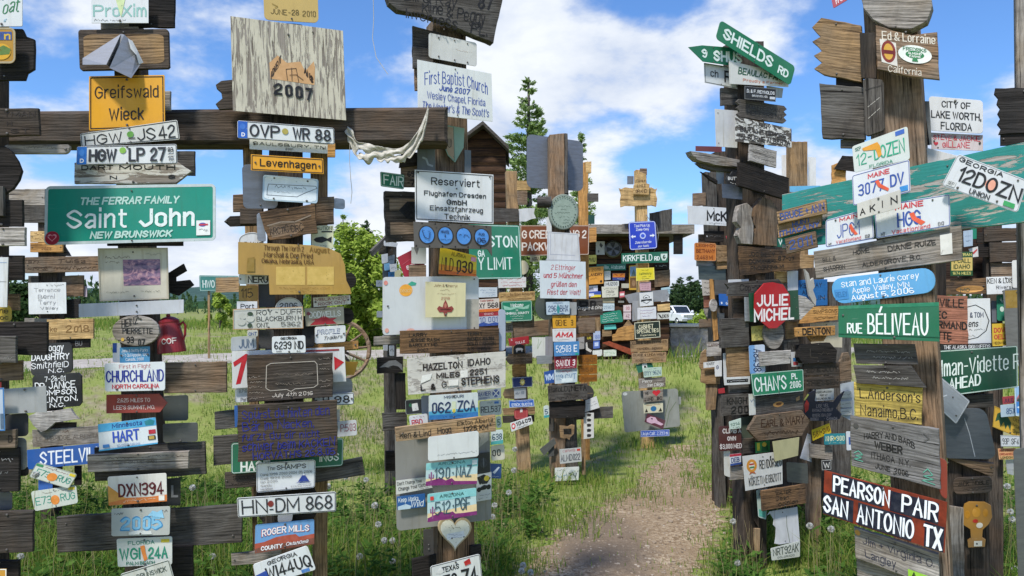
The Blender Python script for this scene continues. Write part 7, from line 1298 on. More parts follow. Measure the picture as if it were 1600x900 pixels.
LP((927, 518, 938, 517, 938, 531, 927, 532), 3, 'a8b4d0', 'small blue and white plate, higher of the two left of the turquoise strip', [('180', .2, .4, .9, .85, '2a4a9a', 'n')], r=0); LP((927, 533, 937, 532, 937, 544, 927, 545), 3, '4a6ab8', 'small blue plate, lower of the two left of the turquoise strip', [('#r', .2, .2, .8, .7, 'b8c4e0')], r=0)
WB((930, 496, 940, 496, 938, 517, 931, 518), 2, 'tan', 'thin upright tan board left of the green cut-out board', gv=True)
WB((1022, 412, 1046, 411, 1046, 420, 1023, 421), 1, 'char', 'black board with faint white script right of the bright yellow sign', [('#s', .1, .3, .8, .6, 'a8a8a4')])
WB((1022, 424, 1047, 421, 1047, 446, 1023, 449), 1, 'brown', 'brown plank right of the bright yellow sign')
LP((1033, 450, 1047, 448, 1047, 459, 1033, 460), 2, 'a3c0cc', 'small pale blue plate at the right edge of the shed', [('481', .4, .3, .95, .8, '3a5a6a', 'n')], r=0)
SG((1032, 463, 1045, 461, 1047, 471, 1033, 472), 3, 'd:d4d6d6', 'torn white card at the right edge of the shed', [('#s', .1, .3, .8, .6, '7a7a7a')], sh=[(0, 0), (.8, .05), (.9, .3), (1, .4), (.9, .7), (1, 1), (.6, .9), (0, 1)])
WB((1027, 476, 1047, 474, 1047, 485, 1028, 486), 3, 'new', 'pale curled board at the right edge of the shed')
LP((1027, 489, 1046, 488, 1046, 498, 1027, 499), 3, 'c8c8c4', 'small plate with dark stripes at the right edge of the shed', [('#l', [(.1, .2), (.3, .8), (.2, .3), (.4, .9)], 1, '1f1f1f'), ('DES', .4, .3, .95, .8, '2a2a2a', 'b')], r=0)
SG((966, 470, 975, 470, 975, 473, 966, 473), 1, 'd:8a8a86', 'thin grey label on the dark shed wall, right of the beige strip')
# ================================================================== leaning crowd behind the street-sign post (x ~ 1110)
plane(1112, 8.4, 10, .12)
post((1103, 268, 1119, 270, 1134, 745, 1122, 745), 'dgrey', 'grey round-edged post left of the street-sign post', .12)
post((1121, 236, 1150, 236, 1150, 740, 1124, 740), 'dark', 'dark post filling the gap left of the street-sign post', .2, off=-.12)
WB((1083, 302, 1103, 301, 1103, 321, 1083, 322), 0, 'brown', 'brown block left above the white street sign')
ST((1074, 321, 1156, 326, 1156, 354, 1075, 350), 5, 'd9dcdf', 'white street sign with black letters, cropped by carved wood', [('McKEE', .36, .2, 1.02, .78, '1c1d20', 'b'), ('#s', .4, .86, .8, .92, '6a6a6a')], r=0)
SG((1085, 379, 1119, 380, 1119, 408, 1085, 407), 5, 'c9772c', 'orange sign with a distance of 2463 miles', [('LEIGH-ON', .08, .06, .95, .24, '6a2a10', 'n'), ('BETHANY', .08, .34, .95, .56, '6a2a10', 'n'), ('2,463 Mi', .1, .7, .85, .92, '6a2a10', 'n'), ('#b', .3, .6, 'd8a070')], r=3)
WB((1119, 383, 1152, 384, 1152, 408, 1120, 409), 4, 'tan', 'tan routed board right of the orange distance sign', [('#s', .1, .2, .9, .4, '5a4020'), ('#s', .1, .6, .8, .8, '5a4020')])
WB((1101, 361, 1132, 361, 1131, 378, 1102, 378), 3, 'char', 'black board with a white dot above the orange distance sign', [('#e', .08, .4, .13, .55, 'c8c8c8'), ('#s', .2, .4, .8, .55, '6a6a6a')])
WB((1092, 366, 1102, 366, 1102, 380, 1092, 380), 1, 'brown', 'brown block left of the black board with a white dot')
SG((1134, 369, 1150, 362, 1155, 381, 1140, 388), 6, 'c23a4a', 'tilted red and white sign with the letter B', [('B', .4, .45, .75, .9, 'e4dcdc', 'B'), ('#r', .05, .05, .95, .35, 'd8b8bc')])
MS((1091, 415, 1134, 416, 1134, 438, 1092, 437), 2, 'm:6f7a78', 'greenish grey metal plate under the orange distance sign', r=0)
MS((1088, 407, 1122, 408, 1122, 416, 1088, 416), 1, 'm:9fa2a2', 'pale metal strip just under the orange distance sign', r=0)
WB((1120, 404, 1136, 404, 1136, 420, 1120, 421), 3, 'tan', 'tan block under the tan routed board')
SG((1096, 437, 1113, 438, 1112, 461, 1098, 462), 3, 'd:b9b2a8', 'pale worn board with burnt scrawls', [('#s', .2, .1, .8, .3, '4a3a30'), ('#s', .2, .4, .8, .6, '4a3a30'), ('#s', .2, .7, .8, .9, '4a3a30')])
MS((1116, 437, 1136, 438, 1136, 461, 1117, 461), 3, 'm:7d7a76', 'dark grey metal square right of the pale worn board', r=0)
WB((1108, 436, 1116, 436, 1124, 532, 1113, 533), 4, 'orange', 'long yellow paddle standing upright in the crowd of boards', sh=[(.2, 0), (.8, 0), (.85, .3), (1, .5), (.9, .98), (.3, 1), (.2, .5), (.1, .3)], gv=True)
S('oval_plaque', 'plaque', boxpx(1109, 467, 1121, 487), 6, 'lgrey', 'small pale oval tag on the yellow paddle', [('#s', .2, .3, .8, .45, '6a5a4a'), ('#s', .25, .6, .75, .7, '6a5a4a')], sh='o')
WB((1100, 462, 1110, 462, 1110, 480, 1101, 481), 2, 'red', 'small reddish block left of the yellow paddle'); WB((1100, 482, 1107, 481, 1107, 497, 1102, 495), 3, 'lgrey', 'small pale pointed tag left of the yellow paddle', sh=[(0, 0), (1, .1), (.6, 1), (.1, .7)])
SG((1123, 459, 1149, 460, 1149, 479, 1124, 477), 5, '1f62b4', 'blue sign with white letters left of the grey arrow board', [('JEFF &', .52, .4, .98, .62, 'e0e8f2', 'b'), ('GAZEPY', .4, .68, .98, .9, 'e0e8f2', 'b'), ('#e', .1, .68, .2, .88, 'e0e8f2')])
WB((1093, 499, 1112, 498, 1112, 511, 1093, 512), 2, 'brown', 'brown board end above the concrete barrier')
MS((1117, 489, 1132, 489, 1131, 524, 1118, 520), 3, 'm:7f8284', 'grey metal sheet right of the yellow paddle', r=0)
WB((1105, 535, 1128, 534, 1127, 556, 1105, 557), 5, 'lgrey', 'small pale plywood square low in the crowd', [('LARSK', .1, .1, .85, .3, '5a3a30', 'h')])
WB((1092, 546, 1126, 545, 1126, 600, 1094, 600), 3, 'tan', 'curved plywood offcut low in the crowd, upper piece', sh='carve'); WB((1103, 574, 1124, 574, 1118, 640, 1104, 641), 2, 'tan', 'long plywood offcut low in the crowd, lower piece', gv=True)
SG((1099, 564, 1128, 563, 1128, 588, 1100, 589), 5, WHITE, 'white cut sign with small dark letters low in the crowd', [('WART', .15, .1, .6, .28, '3a3a3a', 'n'), ('G', .68, .3, .82, .55, '2a3a6a', 'n')], sh=[(0, .1), (1, 0), (1, 1), (.62, 1), (.6, .4), (0, .45)])
# ================================================================== street-sign post (x ~ 1180)
plane(1180, 6.9, 22, .15)
post((1146, 64, 1194, 64, 1199, 880, 1163, 880), 'dark', 'tall dark post topped by crossed green street signs', .15)
ST((1126, 31, 1243, 104, 1235, 134, 1118, 60), 6, '12744e', 'green street sign tilting down to the right at the very top', [('SHIELDS', .07, .2, .72, .78, 'dce8e2', 'b'), ('RD', .8, .38, .94, .78, 'dce8e2', 'b')], r=6)
ST((1075, 69, 1152, 75, 1152, 104, 1077, 95), 3, '17714f', 'green arrow street sign pointing left at the top', [('9', .26, .2, .38, .72, 'd5e2dc', 'b'), ('SHUS', .5, .22, 1.1, .84, 'd5e2dc', 'b')], sh=[(0, .18), (.28, 0), (1, .0), (1, 1), (.28, .95)], t=.004)
ST((1100, 98, 1152, 106, 1152, 139, 1101, 129), 1, 'd0d3d3', 'white road sign with ch F under the green arrow sign', [('#b', .8, .8, '4a4a4a'), ('ch', .18, .28, .42, .64, '1c1d20', 'n'), ('FOR', .6, .22, 1.1, .8, '1c1d20', 'b')], r=0)
SG((1139, 95, 1233, 116, 1232, 136, 1140, 131), 4, 'd6d6d0', 'white sign with green brush script under the tilted green sign', [('BEAULAC FARM', .14, .2, .96, .56, '2f5a42', 'bi', .05), ('Proudly a Farmer', .22, .7, .9, .86, 'c07858', 'b', .0)], nails=())
SG((1163, 134, 1213, 139, 1212, 159, 1163, 155), 6, '16181a', 'small black name plate with white letters', [('D. & F. REYNOLDS', .08, .22, .95, .48, 'd8dadc', 'b'), ('BRUNSWICK, NEB.', .24, .6, .74, .76, 'd8dadc', 'n'), ('#r', .8, .64, .97, .84, 'c8ccd0'), ('#b', .4, .5, '8a8a8a')])
SG((1198, 134, 1224, 138, 1222, 153, 1199, 152), 3, 'd:9fa6a4', 'grey plate behind the small black name plate')
WB((1127, 137, 1153, 138, 1152, 164, 1127, 165), 0, 'dgrey', 'dark grey board end left of the small black name plate')
WB((1150, 154, 1230, 166, 1229, 193, 1152, 183), 4, 'dgrey', 'dark grey board with zigzag ends and carved letters', [('BOB FREEMAN', .18, .2, .85, .44, '221f1c', 'n'), ('HEFFERS NJ', .2, .54, .9, .8, '221f1c', 'n')], sh='zb')
SG((1117, 170, 1153, 173, 1152, 231, 1119, 229), 1, 'd:d3d4d4', 'large blank white panel left of the flaking white plank', nails=((.12, .1), (.12, .9)))
WB((1149, 182, 1237, 201, 1237, 231, 1149, 221), 5, flake('d8d6d0', 'dgrey', .5, (2.5, 6, 6)), 'flaking white plank with three rows of dark letters', [('MARY', .36, .08, .62, .28, '2f2c2a', 'b'), ('BAR WHITTEMORE', .08, .34, .9, .58, '2f2c2a', 'b'), ('MILBURNE ALBERTA', .06, .64, .97, .9, '2f2c2a', 'b')])
WB((1172, 225, 1214, 236, 1213, 262, 1171, 251), 5, 'lgrey', 'small pale grey carved board under the flaking white plank', [('#s', .1, .15, .8, .28, '4a4642'), ('#s', .1, .4, .9, .52, '4a4642'), ('#s', .1, .65, .9, .78, '4a4642')])
WB((1156, 253, 1233, 278, 1232, 313, 1154, 290), 7, 'char', 'charred black board tilting down to the right', [('#s', .15, .2, .8, .36, '0c0b0a'), ('#s', .2, .55, .7, .7, '0c0b0a')], t=.035)
WB((1079, 235, 1156, 247, 1156, 262, 1084, 254), 3, 'grey', 'gnarled split log pointing left below the blank white panel', sh=[(0, .05), (.3, .0), (1, .2), (1, .95), (.5, 1), (.1, .75), (.02, .4)], t=.08)
WB((1090, 254, 1156, 258, 1156, 270, 1096, 266), 1, 'dgrey', 'grey bent branch under the gnarled split log', sh=[(0, 0), (.5, .2), (1, .3), (1, 1), (.3, .9), (.08, .6)], t=.05)
SG((1087, 228, 1128, 229, 1128, 238, 1087, 236), 1, '6a2f33', 'dark red board edge above the gnarled split log')
WB((1095, 268, 1122, 276, 1121, 288, 1100, 280), 1, 'char', 'black curved piece under the bent branch', sh=[(0, 0), (.6, .3), (1, .5), (1, 1), (.5, .8)])
SG((1132, 268, 1156, 267, 1156, 290, 1133, 288), 3, '1b1b1d', 'black cloud-shaped sign with white letters', [('BUTT', .2, .4, .9, .65, 'd8d8d6', 'b'), ('#s', .2, .75, .8, .95, 'd8d8d6')], sh=[(.05, .6), (.15, .3), (.35, .25), (.5, 0), (.8, .08), (1, .3), (1, 1), (.1, .95)], t=.012)
MS((1128, 287, 1160, 289, 1160, 312, 1129, 309), 3, 'm:6a7280', 'slate blue metal plate under the black cloud-shaped sign', r=0)
MS((1119, 262, 1131, 262, 1131, 288, 1120, 287), 0, 'd:9aa0a4', 'pale grey plate edge left of the black cloud-shaped sign', r=0)
WB((1150, 318, 1179, 316, 1178, 382, 1152, 380), 6, 'grey', 'bulging carved bear-like slab, left of the pair', sh=[(.2, .05), (.6, 0), (.9, .15), (.85, .35), (1, .6), (.9, 1), (.25, 1), (.05, .8), (.25, .6), (.0, .45), (.1, .2)], t=.06, gv=True)
WB((1176, 306, 1215, 310, 1214, 385, 1177, 382), 5, 'brown', 'tall pointed brown slab, right of the pair', sh=[(0, .9), (.12, .65), (.02, .55), (.05, .25), (.4, .0), (.75, .05), (1, .2), (1, 1), (.02, 1)], t=.06, gv=True)
WB((1155, 384, 1250, 393, 1250, 420, 1158, 431), 6, 'burnt', 'scorched brown board with dark handwriting above the red octagon', [('JOC BILLY', .14, .16, .58, .34, '15100d', 'h'), ('DOMANSKI', .14, .44, .58, .62, '15100d', 'h'), ('PINCONNING, MI', .16, .7, .72, .86, '15100d', 'h'), ('87-07', .62, .28, .9, .5, '15100d', 'h')])
WB((1250, 398, 1272, 398, 1272, 418, 1250, 420), 3, 'tan', 'short tan board end right of the scorched brown board')
ST((1208, 372, 1228, 372, 1228, 386, 1208, 386), 3, '177056', 'green sign corner with the letter W', [('W', .4, .1, .95, .75, 'd8e4de', 'b')], r=0)
WB((1133, 436, 1230, 436, 1230, 464, 1135, 464), 6, 'dgrey', 'dark grey arrow-shaped board with burnt lettering behind the red octagon', [('Cop', .22, .3, .4, .66, '1c1714', 'h'), ('#s', .42, .35, .8, .6, '1c1714')], sh=[(0, .25), (.05, .5), (.02, .95), (.9, .95), (1, .5), (.86, .0), (.05, .2)])
SG((1170, 458, 1247, 453, 1249, 499, 1172, 503), 7, '124a30', 'dark green panel behind the red octagon', nails=((.92, .25), (.95, .6), (.1, .3)))
S('octagon_sign', 'sign', (1178, 441, 1236, 441, 1234, 512, 1180, 514), 8, 'b3141e', 'red octagonal sign with two names in white', [('JULIE', .06, .26, .94, .52, 'ece6e4', 'B', -.02), ('MICHEL', -.03, .56, 1.12, .84, 'ece6e4', 'B', -.04)], sh=[(.28, .02), (.5, 0), (.78, .05), (.98, .28), (1, .6), (.86, .85), (.62, 1), (.4, 1), (.16, .84), (0, .58), (.02, .25)], t=.012, nails=(), grp='painted signs on the posts')
S('oval_plaque', 'plaque', (1193, 500, 1226, 500, 1224, 546, 1194, 545), 6, 'grey', 'grey oval paddle blade under the red octagon', sh='o')
SG((1174, 510, 1194, 508, 1194, 531, 1175, 533), 5, 'c8bb66', 'small yellow note left of the grey oval paddle blade', [('#s', .15, .2, .85, .45, '5a5a2a'), ('#s', .2, .6, .85, .85, '7a7a3a')])
WB((1128, 498, 1170, 497, 1171, 541, 1128, 544), 5, 'dgrey', 'dark ridged board left of the yellow note', t=.04)
MS((1163, 464, 1173, 464, 1173, 502, 1164, 502), 6, 'a:b0b4b8', 'narrow bright metal strip left of the dark green panel', r=0)
WB((1146, 466, 1164, 466, 1164, 498, 1146, 498), 3, 'dark', 'dark board left of the narrow bright metal strip')
MS((1138, 437, 1170, 436, 1170, 441, 1138, 442), 5, 'd:d4d6d6', 'thin white plate edge above the grey arrow-shaped board', r=0)
WB((1247, 461, 1274, 463, 1273, 498, 1249, 500), 6, 'lgrey', 'pale grey arrow board pointing right beside the dark green panel', sh=[(0, .0), (.45, .05), (1, .4), (.1, 1), (0, 1)])
SG((1230, 424, 1247, 423, 1247, 456, 1231, 454), 3, 'd:dcdee0', 'blank white upright card above the dark green panel')
WB((1212, 424, 1231, 424, 1231, 442, 1213, 442), 2, 'new', 'yellow board corner left of the blank white upright card')
SG((1248, 438, 1293, 436, 1293, 477, 1249, 479), 3, 'f:2f6fae,grey,.36', 'blue rough board with dark letters behind a grey rag', [('KEN KAY', .04, .12, .8, .3, '16304f', 'n'), ('AND', .1, .38, .5, .55, '16304f', 'n'), ('LIN', .5, .6, .9, .78, '16304f', 'n')])
S('rag_strip', 'rag', (1256, 420, 1274, 424, 1276, 478, 1262, 476), 6, 'd:b8b4ac', 'crumpled grey rag hanging on the blue rough board', sh=[(.1, 0), (.4, .1), (.5, .3), (.8, .2), (.9, .45), (.7, .55), (1, .8), (.9, 1), (.6, .9), (.3, .75), (.2, .4)], t=.02, gv=True)
WB((1245, 479, 1310, 478, 1309, 502, 1246, 506), 6, 'orange', 'tan house-shaped board with carved name above the orange town board', [('SIMPSONS', .38, .18, .98, .45, '6a4a20', 'h'), ('#s', .4, .6, .95, .8, '6a4a20')], sh=[(0, 1), (.04, .9), (.38, .05), (1, 0), (1, .9), (.2, 1)])
WB((1243, 512, 1305, 509, 1305, 524, 1244, 526), 8, 'orange', 'orange town board with black capitals', [('DENTON', .16, .1, .88, .9, '17110c', 'b')]); WB((1262, 525, 1293, 524, 1291, 533, 1264, 534), 7, 'orange', 'small orange board tongue under the town board', [('MAKITO BC', .1, .15, .9, .6, '3a2410', 'h')], sh=[(0, 0), (1, 0), (.85, 1), (.15, 1)])
SG((1266, 505, 1316, 503, 1316, 543, 1268, 541), 3, 'd:d0c6ac', 'cream weathered panel behind the orange town board')
WB((1229, 502, 1247, 502, 1247, 528, 1230, 530), 3, 'tan', 'tan block left of the orange town board')
WB((1224, 532, 1249, 531, 1249, 549, 1225, 550), 4, 'dgrey', 'dark board with raised letters left of the charred thick board', [('UNL', .2, .15, .9, .85, '26221e', 'B')])
WB((1247, 536, 1309, 535, 1307, 566, 1248, 568), 7, 'char', 'charred thick board with rounded corners under the orange town board', [('#l', [(.3, .3), (.3, .7), (.5, .75)], 1.4, '3c342c'), ('#s', .5, .4, .8, .6, '3c342c')], sh=[(.05, .1), (.8, .0), (1, .4), (.98, 1), (.1, 1), (0, .7)], t=.05)
WB((1256, 569, 1312, 566, 1312, 585, 1257, 587), 6, 'dark', 'dark brown plank with raised letters, upper of two', [('ED & JODY', .06, .25, .95, .75, '1e1612', 'b')]); WB((1257, 590, 1312, 587, 1312, 606, 1258, 608), 6, 'dark', 'dark brown plank with raised letters, lower of two', [('THIESSEN', .06, .25, .95, .75, '1e1612', 'b')])
WB((1313, 552, 1330, 550, 1331, 594, 1312, 596), 5, 'brown', 'rounded brown carved slab right of the raised-letter planks', [('2012', .2, .2, .8, .3, '3a2818', 'n')], sh=[(0, .3), (.3, .0), (.75, 0), (1, .3), (1, 1), (.1, 1)])
SG((1236, 550, 1262, 549, 1262, 572, 1237, 573), 4, 'd:d2d4d4', 'white plate edges with blue and red spots behind the charred thick board', [('#r', .1, .4, .35, .65, '2f6aa8'), ('#r', .1, .68, .4, .9, 'a83a44')])
WB((1136, 543, 1171, 542, 1172, 588, 1138, 591), 4, 'tan', 'plain brown plywood panel left of the upright blue plate')
LP((1170, 540, 1195, 538, 1196, 582, 1172, 584), 6, 'c6d4e6', 'blue and white plate mounted sideways', [('#r', 0, 0, .35, 1, '6f9ccc')], r=3)
def sideways():      # the characters of the plate that hangs on its side
    o_ = layer(6) + .001; p = [o for o in COL.objects if o.get('label', '').startswith('blue and white plate mounted')][0]; iv = p.matrix_basis.inverted()
    gv_, gf, Z = text_mesh('A8498', 'n', lambda x, y: Vector((545 + 36 * x, 1177 + 13 * y)), 13, 36)
    mesh_obj('lettering', [iv @ hit(v.y, v.x, o_ + .0001 * z) for v, z in zip(gv_, Z)], gf, flat('2a3a5a'), p)
sideways()
WB((1187, 550, 1236, 547, 1235, 568, 1189, 572), 7, 'lgrey', 'pale grey blank board with a ragged end above the green place street sign')
SG((1130, 552, 1138, 551, 1139, 590, 1131, 592), 3, 'd:d6d8d8', 'white upright strip left of the plain plywood panel')
SG((1131, 590, 1172, 588, 1172, 600, 1132, 602), 6, 'd:dcdedd', 'white strip with a black label left of the green place street sign', [('#r', .1, .28, .92, .7, '1a1a1a'), ('#s', .15, .4, .88, .58, 'd8d8d8')])
ST((1173, 584, 1255, 577, 1256, 611, 1177, 619), 8, '14805a', 'green place street sign dated 2006', [('#b', .3, .9, 'bcd2c8'), ("CHAN'S", .04, .18, .66, .84, 'e2ece8', 'b'), ('PL', .76, .14, .88, .42, 'e2ece8', 'b'), ('2006', .72, .5, .95, .82, 'e2ece8', 'b')], r=2)
WB((1180, 621, 1255, 612, 1255, 640, 1181, 649), 6, 'dgrey', 'dark grey board with a big orange knot under the green place street sign', [('#e', .36, .38, .58, .68, '=orange', 'knot'), ('#e', .42, .44, .54, .6, '6a3f1a', 'knot'), ('#p', [(.84, .3), (.92, .2), (.92, .42), (.85, .5)], '=tan', 'knot')])
WB((1128, 617, 1172, 615, 1172, 647, 1129, 650), 5, 'dgrey', 'grey board with black carved letters KNIGH and 200', [('KNIGHT', .16, .14, 1.06, .5, '14110f', 'b'), ('200', .3, .56, .95, .95, '14110f', 'b')])
SG((1170, 616, 1180, 615, 1181, 648, 1171, 649), 6, 'd:d0d2cc', 'white sign edge beside the board with a big orange knot', [('#s', .2, .2, .8, .4, '6a7a9a')])
WB((1140, 602, 1170, 601, 1170, 613, 1141, 615), 4, 'dgrey', 'short grey board above the board with carved 200')
SG((1122, 608, 1132, 606, 1133, 614, 1123, 615), 5, 'b03038', 'tiny red corner left of the short grey board')
WB((1168, 649, 1265, 640, 1266, 684, 1170, 690), 8, 'brown', 'carved brown arrow plank pointing both ways', [('EARL & MARY', .2, .2, .92, .5, '3a2414', 'h', -.05), ('#s', .25, .64, .8, .84, '3a2414')], sh=[(0, .55), (.14, .05), (.87, 0), (1, .4), (.86, .92), (.15, 1)], t=.03)
ST((1123, 666, 1158, 665, 1159, 703, 1124, 705), 5, '4c1b1b', 'maroon road sign with white words and a 3,000 figure', [('CLIMB A', .16, .1, 1.0, .3, 'dcd4d0', 'b'), ('OWN', .36, .42, .75, .6, 'dcd4d0', 'b'), ('$3,000 MED', .02, .72, 1.0, .92, 'dcd4d0', 'b')], r=3)
LP((1139, 659, 1158, 653, 1158, 669, 1140, 671), 6, 'c8d8cc', 'small green and white Colorado plate corner', [('1014', .1, .3, .9, .65, '2a5a42', 'n'), ('#s', .3, .75, .9, .9, '2a5a42')], r=1)
WB((1158, 652, 1181, 650, 1181, 690, 1160, 690), 3, 'd:4c5648', 'dark mossy board left of the carved brown arrow plank'); WB((1160, 686, 1180, 684, 1181, 708, 1161, 709), 4, 'dark', 'dark brown block under the mossy board')
SG((1180, 691, 1203, 688, 1203, 706, 1181, 708), 5, '2f8a46', 'small green and yellow emblem plate', [('#r', .1, .1, .3, .8, 'c8c03a'), ('#p', [(.4, .9), (.5, .2), (.65, .5), (.8, .2), (.9, .9)], '1c5a30'), ('#e', .45, .1, .75, .5, 'd0b040')])
SG((1160, 713, 1222, 705, 1223, 756, 1165, 767), 7, 'd:cfcfca', 'white metal sign with a wheat-wreath crest and Hungarian words', [('#e', .08, .12, .34, .5, 'c8862c', 'crest'), ('#e', .14, .2, .28, .42, 'd8d0c0', 'crest'), ('#r', .15, .24, .27, .29, 'a83a30', 'crest'), ('#r', .15, .33, .27, .38, '3a7a4a', 'crest'), ('#p', [(.16, .48), (.26, .48), (.3, .56), (.21, .52), (.12, .56)], 'a85a30', 'crest'), ('RENDŐRSÉG', .4, .18, .98, .44, '1c1c1e', 'b'), ('KÖRZETI MEGBIZOTT', .1, .64, .96, .88, '1c1c1e', 'b')])
SG((1207, 690, 1249, 683, 1247, 712, 1211, 721), 8, 'd:b3ae82', 'blank yellowish sheet under the carved brown arrow plank')
MS((1229, 722, 1262, 724, 1263, 756, 1230, 753), 3, 'm:777878', 'grey metal plate right of the Hungarian sign', r=2)
WB((1190, 767, 1259, 756, 1260, 786, 1192, 799), 8, 'burnt', 'scorched board with dark handwriting under the Hungarian sign', [('WALTER', .3, .15, .65, .34, '120e0b', 'h'), ('Jean', .3, .42, .6, .62, '120e0b', 'h'), ('Opinion', .35, .7, .8, .9, '120e0b', 'h')])
LP((1182, 766, 1200, 763, 1197, 812, 1185, 808), 5, 'd:b9cfc8', 'pale green plate mounted sideways behind the scorched board', [('#s', .2, .1, .8, .3, '4a5a5a'), ('#r', .1, .7, .9, .95, '5aa89a')], r=2)
SG((1198, 800, 1246, 792, 1250, 846, 1204, 853), 6, 'd:d3d5d7', 'blank white sheet with bite-like notches low on the street-sign post', [('#l', [(.65, .98), (.6, .5), (.62, .2)], .9, '4a5a3a')], sh=[(0, .1), (.1, .06), (.2, .25), (.16, .4), (.24, .5), (.2, .75), (.14, .95), (.3, 1), (1, 1), (1, 0), (.1, 0)])
LP((1204, 857, 1250, 845, 1250, 870, 1206, 876), 7, 'd0d4cc', 'lowest white Colorado plate on the street-sign post', [('NRT92AK', .06, .1, .95, .66, '4a544c', 'n'), ('COLORADO', .2, .76, .8, .9, '3a4a42', 'n')], r=2)
LP((1140, 710, 1158, 708, 1158, 725, 1141, 728), 5, 'd0d4da', 'small plate with a red and blue band reading DEB', [('#r', 0, 0, 1, .22, 'b03040'), ('DEB', .1, .32, .85, .75, '2f3f70', 'n'), ('#r', 0, .82, 1, 1, '2f4a8a')], r=1)
SG((1131, 705, 1141, 704, 1141, 746, 1132, 743), 4, 'd:d2d0c8', 'white sign edge left of the small plate reading DEB', r=2)
WB((1140, 731, 1162, 729, 1162, 749, 1141, 750), 4, 'grey', 'grey board end under the small plate reading DEB')
WB((1179, 826, 1188, 826, 1187, 862, 1181, 863), 3, 'tan', 'short tan stake left of the blank notched sheet', gv=True)
WB((1173, 762, 1187, 764, 1186, 826, 1178, 812), 1, 'dark', 'dark splinter board behind the scorched board', gv=True)
# brown stake with small plates
plane(1274, 7.4, 5, .1)
post((1263, 560, 1285, 560, 1284, 742, 1265, 742), 'brown', 'brown post carrying the dark bird-shaped board', .1)
S('bird_board', 'wooden board', (1256, 610, 1320, 606, 1318, 657, 1257, 659), 5, '20233c', 'navy board cut as a diving bird with pale lettering', [('LISE VEL', .3, .46, .62, .57, 'a89a9c', 'n'), ('RAYNALD TREMBLAY', .2, .6, .72, .7, 'a89a9c', 'n'), ('RIVIERE-DU-LOUP', .2, .76, .68, .86, 'a89a9c', 'n'), ('QUEBEC', .14, .88, .36, .97, 'a89a9c', 'n'), ('CANADA', .56, .88, .84, .97, 'a89a9c', 'n'), ('#p', [(.0, .45), (.06, .3), (.12, .42), (.1, .62), (.02, .72)], 'c23a34', 'wing_patch'), ('#l', [(.01, .3), (.1, .14)], 2.5, 'b8c06a')], sh='loon', t=.018, grp=CAT['wooden board'])
SG((1270, 609, 1303, 607, 1303, 625, 1271, 627), 3, WHITE, 'white legion post card above the navy bird board', [('AMERICAN LEGION', .1, .16, .9, .34, '24282c', 'b'), ('POST 47', .32, .44, .68, .62, '24282c', 'b'), ('OELRICHS, SD', .16, .72, .84, .9, '24282c', 'b')])
LP((1268, 672, 1296, 661, 1299, 676, 1270, 689), 6, 'd8ba22', 'small tilted yellow plate 581 SWG', [('581', .06, .25, .42, .8, '5a2a10', 'n'), ('SWG', .56, .25, .95, .8, '5a2a10', 'n'), ('#e', .45, .4, .52, .62, '5a2a10')], r=1)
LP((1288, 678, 1321, 677, 1321, 694, 1288, 695), 7, '1f7f8c', 'small teal plate NNR 900', [('NNR', .06, .2, .44, .68, 'd0d8b8', 'n'), ('900', .56, .2, .95, .68, 'd0d8b8', 'n'), ('#p', [(.5, .25), (.54, .44), (.5, .62), (.46, .44)], 'd8c45a'), ('#s', .2, .8, .8, .9, 'b8c8b0')], r=1)
SG((1250, 716, 1262, 677, 1267, 680, 1268, 722), 3, 'd:cfd2da', 'slim white wedge left of the small grey bent board'); WB((1265, 693, 1301, 698, 1301, 719, 1266, 715), 5, 'grey', 'small grey bent board under the small teal plate')
SG((1283, 719, 1299, 718, 1299, 734, 1284, 735), 6, '202022', 'small black and white patterned square', [('#l', [(.2, .2), (.4, .8), (.5, .3), (.7, .8), (.8, .25)], 1, 'c8c8c4'), ('#b', .5, .6, 'b8b8b4')])
SG((1322, 674, 1334, 674, 1334, 703, 1323, 704), 3, 'd:d0d6de', 'blue and white plate edge right of the small teal plate', [('#r', .3, .3, .6, .7, '3a5a9a')], r=2)
SG((1313, 600, 1334, 596, 1335, 660, 1315, 650), 2, 'd:a9b2bc', 'blue-grey metal edge left of the yellowed carved board'); 
for i, y in enumerate((612, 627, 639)): SG((1313, y, 1331, y - 1, 1331, y + 9, 1314, y + 10), 3, 'd:c8c8c2', ['upper', 'middle', 'lower'][i] + ' small white tag with faint letters right of the bird board', [('#s', .1, .3, .9, .7, '6a6a66')])
# other posts in the crowd on the right
plane(1249, 9.5, 0, .15)
post((1235, 221, 1262, 221, 1264, 560, 1238, 560), 'tan', 'plain tan post end standing against the sky between the two crowded posts', .15)
SG((1221, 242, 1236, 242, 1236, 292, 1222, 292), -1, WHITE, 'white panel edge left of the plain tan post end'); SG((1263, 245, 1275, 246, 1275, 290, 1263, 290), -1, WHITE, 'white panel edge right of the plain tan post end')
SG((1234, 291, 1282, 290, 1282, 312, 1234, 312), 3, '66b0d8', 'light blue board under the plain tan post end', [('#s', .1, .4, .3, .55, 'b8d8ea')])
WB((1300, 258, 1322, 250, 1322, 290, 1300, 290), 0, 'orange', 'fresh orange post end behind the teal plank')
WB((1304, 243, 1336, 243, 1336, 268, 1304, 268), 2, 'char', 'black slanted board left of the 12-DOZEN plate', sh=[(.4, 0), (1, .05), (1, 1), (0, .85)])
for k, (x0, y0, x1, y1, m, l) in enumerate(((1168, 418, 1300, 700, 'dark', 'dark post standing behind the red octagon'), (1296, 440, 1330, 720, 'dgrey', 'grey post standing behind the blue capsule sign'))):
    plane((x0 + x1) / 2, 8.2, 0, .15); post((x1 - 46 if k == 0 else x0, y0, x1 - 12 if k == 0 else x1, y0, x1 - 12 if k == 0 else x1, y1, x1 - 46 if k == 0 else x0, y1), m, l, .15)
